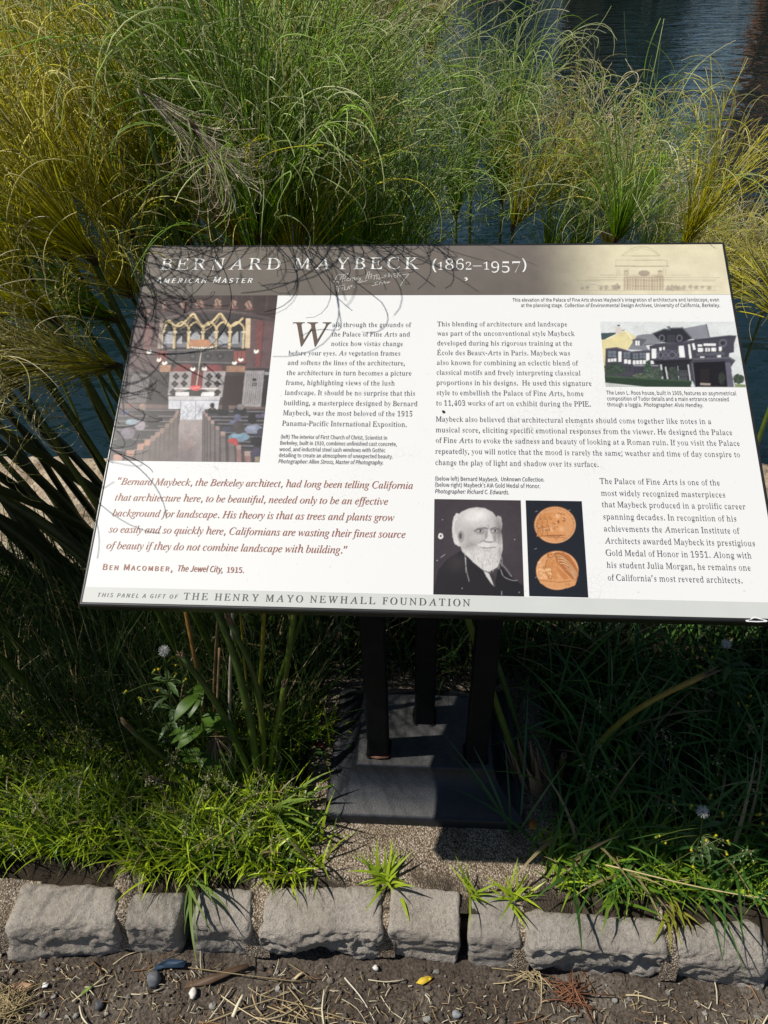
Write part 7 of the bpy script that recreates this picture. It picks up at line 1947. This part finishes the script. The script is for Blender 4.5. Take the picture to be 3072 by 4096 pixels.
# leafy weed
t = empty('leafy_weed', pq(430, 1680), 'weed with smooth pointed bright leaves left of the cut stalks', 'weed')
p0, p1 = pq(430, 1680), aty(430, 1500, pq(430, 1680)[1])
c = bez([p0, (p0 + p1) / 2 + np.array([.01, 0, 0]), p1], 9)
v, f = tube(c, np.linspace(.003, .0015, 9), 5)
MB().add(v, f, (.09, .15, .02)).build('stem', M_leaf, t)
for j in range(22):
    a = j * 2.4
    b = MB()
    leafblade(b, c[1 + j % 8], (math.cos(a), math.sin(a) * .8, .45), rr.uniform(.05, .085), rr.uniform(.009, .014), np.array((.085, .17, .02)) * rr.uniform(.7, 1.25), .6)
    b.build('leaf', M_leaf, t)
# low creeping weed on the concrete left of the base
t = empty('creeping_weed', pq(625, 1640), 'small creeping weed with round leaves on the concrete left of the base', 'weed')
for j in range(26):
    p = pq(625, 1640) + np.array([rr.gauss(0, .05), rr.gauss(0, .05), rr.uniform(.005, .04)])
    b = MB()
    leafblade(b, p, (rr.gauss(0, 1), rr.gauss(0, 1), .2), rr.uniform(.016, .032), rr.uniform(.005, .009), np.array((.05, .10, .025)) * rr.uniform(.6, 1.3), .3, rr.random() < .5)
    b.build('leaf', M_leaf, t)

# ================================================================ litter on the path
r = np.random.default_rng(91)


def pathz(x, y):
    q = np.array([x, y, 0.])
    return -.098 + .02 * (fbm(q * 6, 3, 11) - .5) + .012 * max(fbm(q * 55, 3, 21) - .5, -.1) - .010 * np.clip((y + .19) / .06, 0, 1) + .0045


mb = MB()
for i in range(6500):
    x, y = r.uniform(-.95, .95), r.uniform(-.46, -.13)
    k = vnoise(np.array([x * 5, y * 9, 3.3]), 5)
    edge = math.exp(-((abs(x) - .62) / .25) ** 2)
    if r.random() > .25 + .9 * k * k + .35 * edge:
        continue
    l = r.uniform(.004, .02) if r.random() < .93 else r.uniform(.02, .07)
    a = r.uniform(0, 6.28)
    p = np.array([x, y, pathz(x, y) + .001])
    d = np.array([math.cos(a), math.sin(a), r.uniform(-.05, .12)]) * l
    m_ = p + d * .5 + np.array([-d[1], d[0], 0]) * r.uniform(-.12, .12) + np.array([0, 0, r.uniform(0, .002)])
    q2 = p + d
    q2[2] = max(q2[2], pathz(q2[0], q2[1]))
    v, f = tube(bez([p, m_, q2], 5), np.full(5, r.uniform(.0004, .0009) if l < .04 else r.uniform(.0008, .0016)), 4)
    mb.add(v, f, np.array(((.66, .55, .34), (.48, .36, .2), (.78, .7, .5), (.28, .16, .08))[r.integers(4)]) * r.uniform(.6, 1.15))
o = mb.build('straw_litter', M_dry)
tag(o, 'bits of dry straw scattered over the dirt path', None, None, 'stuff')
mb = MB()
for i in range(2600):
    x, y = r.uniform(-.95, .95), r.uniform(-.46, -.115)
    s = .0013 + .005 * r.random() ** 5
    v, f = ell((x, y, pathz(x, y) - s * .1), (s * r.uniform(.8, 1.5), s, s * .75), 7, 5, i, .35)
    mb.add(v, f, np.array(((.13, .11, .09), (.09, .072, .06), (.22, .21, .19), (.06, .05, .042))[r.integers(4)]) * r.uniform(.7, 1.3))
o = mb.build('pebbles', attrmat('earthy_bits', .85, .2), None, False)
tag(o, 'small clods and pebbles in the dirt of the path', None, None, 'stuff')


def bit(name, label, cat, x, y, build, z=None):
    p = at(x, y, -.095)
    p[2] = pathz(p[0], p[1]) if z is None else z
    if z is not None:
        p = at(x, y, z)
    mb = MB()
    build(mb, p)
    o = mb.build(name, M_attr, None, True)
    P = np.array([v.co for v in o.data.vertices])
    for v in o.data.vertices:
        v.co = Vector(np.array(v.co) - p)
    o.location = p
    return tag(o, label, cat)


def stone(rx, ry, rz, c, seed):
    def go(mb, p):
        v, f = ell(p + np.array([0, 0, rz * .55]), (rx, ry, rz), 10, 8, seed, .45)
        mb.add(v, f, c)
    return go


def twig(dx, dy, rad, c, bow=.0):
    def go(mb, p):
        e = p + np.array([dx, dy, .004])
        m_ = (p + e) / 2 + np.array([-dy, dx, 0]) * bow + np.array([0, 0, .004])
        v, f = tube(bez([p, m_, e], 8), np.linspace(rad, rad * .6, 8), 6)
        mb.add(v, f, c)
    return go


def flake(pts, th, c, c2=None):
    def go(mb, p):
        P = np.array(pts, float)
        n = len(P)
        lo = np.c_[P[:, :2], np.array([q[2] if len(q) > 2 else 0 for q in pts])] + p
        hi = lo + np.array([0, 0, th])
        mb.add(np.r_[hi, lo], [tuple(range(n)), tuple(range(2 * n - 1, n - 1, -1))] + [(n + i, n + (i + 1) % n, (i + 1) % n, i) for i in range(n)], c)
    return go


bit('plastic_shard', 'curved dark blue plastic shard on the dirt below the narrow slot', 'litter', 365, 2090, flake([(-.03, -.009, .004), (-.005, -.004, .012), (.03, .0, .006), (.034, .012, .005), (.0, .012, .013), (-.026, .002, .005)], .0012, (.022, .045, .08)))
bit('grey_stone', 'angular grey stone lying beside the blue shard', 'stone', 335, 2117, stone(.016, .013, .012, (.15, .155, .165), 5))
bit('bark_piece', 'long brown strip of bark on the dirt right of the blue shard', 'bark', 465, 2118, flake([(-.058, -.016, .002), (-.01, -.007, .005), (.03, .012, .006), (.062, .026, .002), (.058, .033, .002), (.022, .022, .006), (-.02, .003, .005), (-.056, -.008, .002)], .005, (.10, .062, .038)))
bit('white_pebble', 'small round white pebble on the dirt below the rugged kerb stone', 'pebble', 811, 2090, stone(.006, .005, .005, (.62, .6, .58), 8))
bit('yellow_leaf', 'small bright yellow leaf lying on the dirt', 'leaf', 916, 2117, flake([(-.016, -.005, .001), (-.003, -.008, .004), (.012, .0, .004), (.018, .007, .002), (.008, .008, .003), (-.006, .004, .004)], .0006, (.60, .42, .04)))
bit('white_straw', 'long white straw lying diagonally on the dirt', 'straw', 744, 2111, twig(.068, -.075, .0016, (.62, .56, .46), .04))
bit('pale_stick', 'short pale flat stick at the bottom edge, left of the middle', 'stick', 503, 2196, twig(.012, .035, .004, (.68, .60, .42), 0))
bit('pale_stalk', 'dry pale straw stalk with a knob end on the dirt, left of the middle', 'straw', 478, 2151, twig(.105, -.045, .0013, (.58, .48, .3), -.02))
bit('wood_chip', 'pale wood chip lying on the dirt under the rugged kerb stone', 'wood chip', 637, 2113, twig(.016, .011, .0032, (.55, .42, .25), 0))
bit('white_chip', 'white lump of plaster on the dirt below the narrow slot', 'plaster', 417, 2147, stone(.008, .01, .005, (.66, .62, .56), 12))
bit('brown_leaf', 'curled pale brown dead leaf at the left end of the path', 'leaf', 43, 2135, flake([(-.02, -.008, .001), (.0, -.012, .006), (.02, -.004, .003), (.024, .008, .002), (.0, .01, .007), (-.018, .006, .002)], .0008, (.34, .21, .13)))
bit('green_leaf', 'narrow green leaf lying on the dirt at the left', 'leaf', 184, 2142, flake([(-.012, -.012, .001), (.004, .0, .004), (.012, .012, .001), (.0, .006, .003)], .0006, (.17, .26, .05)))
bit('dark_pebble', 'rounded dark pebble on the dirt at the left', 'pebble', 215, 2170, stone(.009, .010, .007, (.07, .07, .075), 17))
bit('white_scrap', 'tiny white scrap of paper on the dirt at the left', 'litter', 97, 2129, flake([(-.006, -.004, .002), (.006, -.003, .004), (.007, .004, .003), (-.005, .005, .002)], .0005, (.75, .74, .72)))
bit('grey_pebble', 'grey pebble half buried near the bottom edge, right of the middle', 'pebble', 986, 2194, stone(.009, .007, .006, (.24, .25, .26), 23))
t = bit('twig_bundle', 'small nest of reddish brown twigs on the dirt under the longest kerb stone', 'twigs', 1237, 2150, lambda mb, p: [mb.add(*tube(bez([p + np.array([rr.gauss(0, .016), rr.gauss(0, .012), .002]), p + np.array([rr.gauss(0, .01), rr.gauss(0, .01), rr.uniform(.006, .02)]), p + np.array([rr.gauss(0, .03), rr.gauss(0, .025), rr.uniform(.002, .02)])], 6), .0011, 4), np.array((.19, .085, .045)) * rr.uniform(.6, 1.3)) for _ in range(46)])
bit('dry_tuft', 'spray of pale dead grass on the dirt below the joint beside the narrow kerb stone', 'dry grass', 1144, 2097, lambda mb, p: [mb.add(*tube(bez([p, p + np.array([rr.gauss(0, .015), rr.gauss(-.01, .01), .012]), p + np.array([rr.gauss(0, .035), rr.gauss(-.02, .02), .003])], 6), .0009, 4), np.array((.45, .36, .2)) * rr.uniform(.6, 1.2)) for _ in range(22)])
bit('straw_wad', 'matted wad of golden straw at the bottom left corner', 'straw', 14, 2176, lambda mb, p: [mb.add(*tube(bez([p + np.array([rr.gauss(0, .025), rr.gauss(0, .015), .002]), p + np.array([rr.gauss(0, .02), rr.gauss(0, .015), rr.uniform(.004, .014)]), p + np.array([rr.gauss(0, .035), rr.gauss(0, .025), rr.uniform(.001, .008)])], 6), .0008, 4), np.array((.40, .31, .16)) * rr.uniform(.5, 1.25)) for _ in range(70)])
bit('straw_scatter', 'few golden straws lying across each other at the bottom edge below the rugged kerb stone', 'straw', 600, 2185, lambda mb, p: [mb.add(*tube(bez([p + np.array([rr.gauss(0, .08), rr.gauss(0, .025), .002]), p + np.array([rr.gauss(0, .06), rr.gauss(0, .02), rr.uniform(.004, .010)]), p + np.array([rr.gauss(.02, .08), rr.gauss(0, .03), rr.uniform(.001, .008)])], 6), .001, 4), np.array((.44, .34, .18)) * rr.uniform(.5, 1.25)) for _ in range(9)])
bit('nut_shell', 'round orange brown nut shell on the concrete right of the base', 'nut shell', 1151, 1783, lambda mb, p: mb.add(*tube([p + np.array([0, 0, .002]), p + np.array([0, -.001, .006]), p + np.array([0, -.002, .010]), p + np.array([0, -.002, .0095]), p + np.array([0, -.001, .004])], [.007, .0105, .0085, .0065, .003], 12), (.40, .17, .045)), 0)
bit('rust_flake', 'flake of rusty brown debris at the foot of the left post', 'rust flake', 822, 1634, flake([(-.022, -.004, .001), (-.006, -.009, .004), (.016, -.007, .005), (.022, .002, .002), (.004, .006, .004), (-.014, .005, .002)], .003, (.17, .075, .042)), .0905)
bit('red_leaf', 'crumpled dull red leaf on the concrete left of the base', 'leaf', 690, 1612, flake([(-.012, -.008, .001), (.004, -.01, .006), (.014, .002, .003), (.002, .011, .005), (-.012, .006, .002)], .0008, (.20, .05, .035)), 0)
bit('straw', 'long thin straw stem lying across the grass at the right', 'straw', 1308, 1868, twig(.40, -.06, .0014, (.50, .40, .2), -.03), .09)


# ================================================================ far bank: trees and a garden pavilion, mirrored in the water
def crown(seed, n, w, h):
    r = np.random.default_rng(seed)
    cl = []
    for i in range(34):
        a = r.uniform(0, 6.28)
        z = r.uniform(.0, 1)
        cl.append((math.cos(a) * w * .42 * r.random() ** .5 * (1.1 - z * .6), math.sin(a) * w * .42 * r.random() ** .5 * (1.1 - z * .6), h * z, r.uniform(.12, .22) * w))
    cl = np.array(cl)
    k = r.integers(0, 34, n)
    d = r.normal(0, 1, (n, 3))
    d /= np.linalg.norm(d, axis=1, keepdims=True)
    P = cl[k, :3] + d * cl[k, 3:4] * r.uniform(.5, 1.1, (n, 1))
    a, b2 = r.normal(0, 1, (n, 3)), r.normal(0, 1, (n, 3))
    a /= np.linalg.norm(a, axis=1, keepdims=True)
    b2 -= a * (a * b2).sum(1, keepdims=True)
    b2 /= np.linalg.norm(b2, axis=1, keepdims=True)
    s = r.uniform(.28, .6, (n, 1)) * (w / 12) ** .5
    V = np.stack([P - a * s, P - b2 * s * .6, P + a * s, P + b2 * s * .6], 1).reshape(-1, 3)
    F = np.arange(n * 4).reshape(-1, 4)
    C = (np.array((.030, .050, .012)) * r.uniform(.6, 1.6, (n, 1))).repeat(4, 0)
    return V, F, C


M_far = leafmat('far_foliage', .25, .6, .2)
M_bark = noisy('bark', (.05, .035, .025), (.10, .075, .05), 4, .95)


def tree(az, dist, h, w, label, seed):
    x, y = CAM_C[0] + dist * math.sin(math.radians(az)), CAM_C[1] + dist * math.cos(math.radians(az))
    t = empty('tree', (x, y, .8), label, 'tree', 'trees on the far bank')
    v, f = tube([(x, y, .3), (x + .2, y, h * .3), (x, y + .2, h * .75)], [w * .035, w * .025, w * .008], 8)
    mb = MB().add(v, f)
    for j in range(5):
        a = j * 1.26 + seed
        z = h * (.25 + .08 * j)
        v, f = tube([(x + .1, y, z), (x + math.cos(a) * w * .2, y + math.sin(a) * w * .2, z + h * .12)], [w * .012, w * .005], 5)
        mb.add(v, f)
    mb.build('trunk', M_bark, t)
    V, F, C = crown(seed, 4200, w, h * .93)
    mesh('crown', V + np.array([x, y, .8 + h * .05]), F, M_far, t, C)


for i, (az, dist, h, w, sz) in enumerate(((-44, 62, 27, 18, 'broad'), (-34, 64, 28, 17, 'very tall'), (-26, 62, 27, 15, 'tall'), (-19, 66, 26, 14, 'tall'), (-13, 66, 23, 12, 'tall'), (-7.6, 68, 16, 8, 'smaller'), (-4.0, 70, 14, 7, 'small'),
                                          (5.6, 66, 21, 9.5, 'narrow'), (14.0, 63, 25, 6.4, 'slender'), (20.7, 62, 21, 3.0, 'slim'), (31, 64, 24, 15, 'broad'), (41, 62, 26, 17, 'broad'))):
    tree(az, dist, h, w, 'dark %s tree on the far bank of the lagoon, %s of the row' % (sz, ('first', 'second', 'third', 'fourth', 'fifth', 'sixth', 'seventh', 'eighth', 'ninth', 'tenth', 'eleventh', 'last')[i]), 300 + i)


def pavilion(az0, az1, dist, h, colr, label, ncol):
    m1 = noisy('pavilion_stone', tuple(np.array(colr) * .75), colr, .6, .85)
    xa, xb = [CAM_C[0] + dist * math.tan(math.radians(a)) for a in (az0, az1)]
    y = CAM_C[1] + dist
    t = empty('pavilion', ((xa + xb) / 2, y, .8), label, 'pavilion')
    MB().add(*box((xa - .5, y - 1, .3), (xb + .5, y + 5, 1.6))).build('plinth', m1, t, False)
    MB().add(*box((xa, y + 2.5, 1.6), (xb, y + 4.5, h * .72))).build('wall', m1, t, False)
    for i in range(ncol):
        x = xa + (xb - xa) * (i + .5) / ncol
        v, f = tube([(x, y, 1.6), (x, y, 2.1), (x, y, h * .68), (x, y, h * .72)], [.75, .55, .47, .75], 14)
        MB().add(v, f).build('column', m1, t)
    MB().add(*box((xa - .3, y - .9, h * .72), (xb + .3, y + 4.8, h * .82))).add(*box((xa - .7, y - 1.3, h * .82), (xb + .7, y + 5.2, h * .86))).build('entablature', m1, t, False)
    MB().add(*box((xa + .2, y - .4, h * .86), (xb - .2, y + 4, h))).build('attic', m1, t, False)


pavilion(9.0, 12.6, 66, 15, (.56, .36, .22), 'tan columned pavilion on the far bank, between two dark trees', 3)
pavilion(21.2, 27.5, 64, 22, (.5, .23, .13), 'taller terracotta columned pavilion on the far bank, further right', 4)

V, F, C = [], [], []
r = np.random.default_rng(404)
n = 9000
P = np.stack([r.uniform(-75, 75, n), r.uniform(61.5, 64, n), .2 + 3.2 * r.random(n) ** 1.3], -1)  # unseen shrubs added to block horizon glow in the reflections
P[:, 2] *= .55 + .9 * vnoise(np.c_[P[:, :1] * .25, 0 * P[:, :2]], 3)
a, b2 = r.normal(0, 1, (n, 3)), r.normal(0, 1, (n, 3))
a /= np.linalg.norm(a, axis=1, keepdims=True)
b2 = np.cross(a, b2)
b2 /= np.linalg.norm(b2, axis=1, keepdims=True)
q = r.uniform(.25, .5, (n, 1))
V = np.stack([P - a * q, P - b2 * q * .7, P + a * q, P + b2 * q * .7], 1).reshape(-1, 3)
o = mesh('added_undergrowth', V, np.arange(n * 4).reshape(-1, 4), M_far, None, (np.array((.03, .05, .012)) * r.uniform(.5, 1.6, (n, 1))).repeat(4, 0))
tag(o, 'low dark shrubbery added along the far bank to hide horizon glow', None, None, 'stuff')
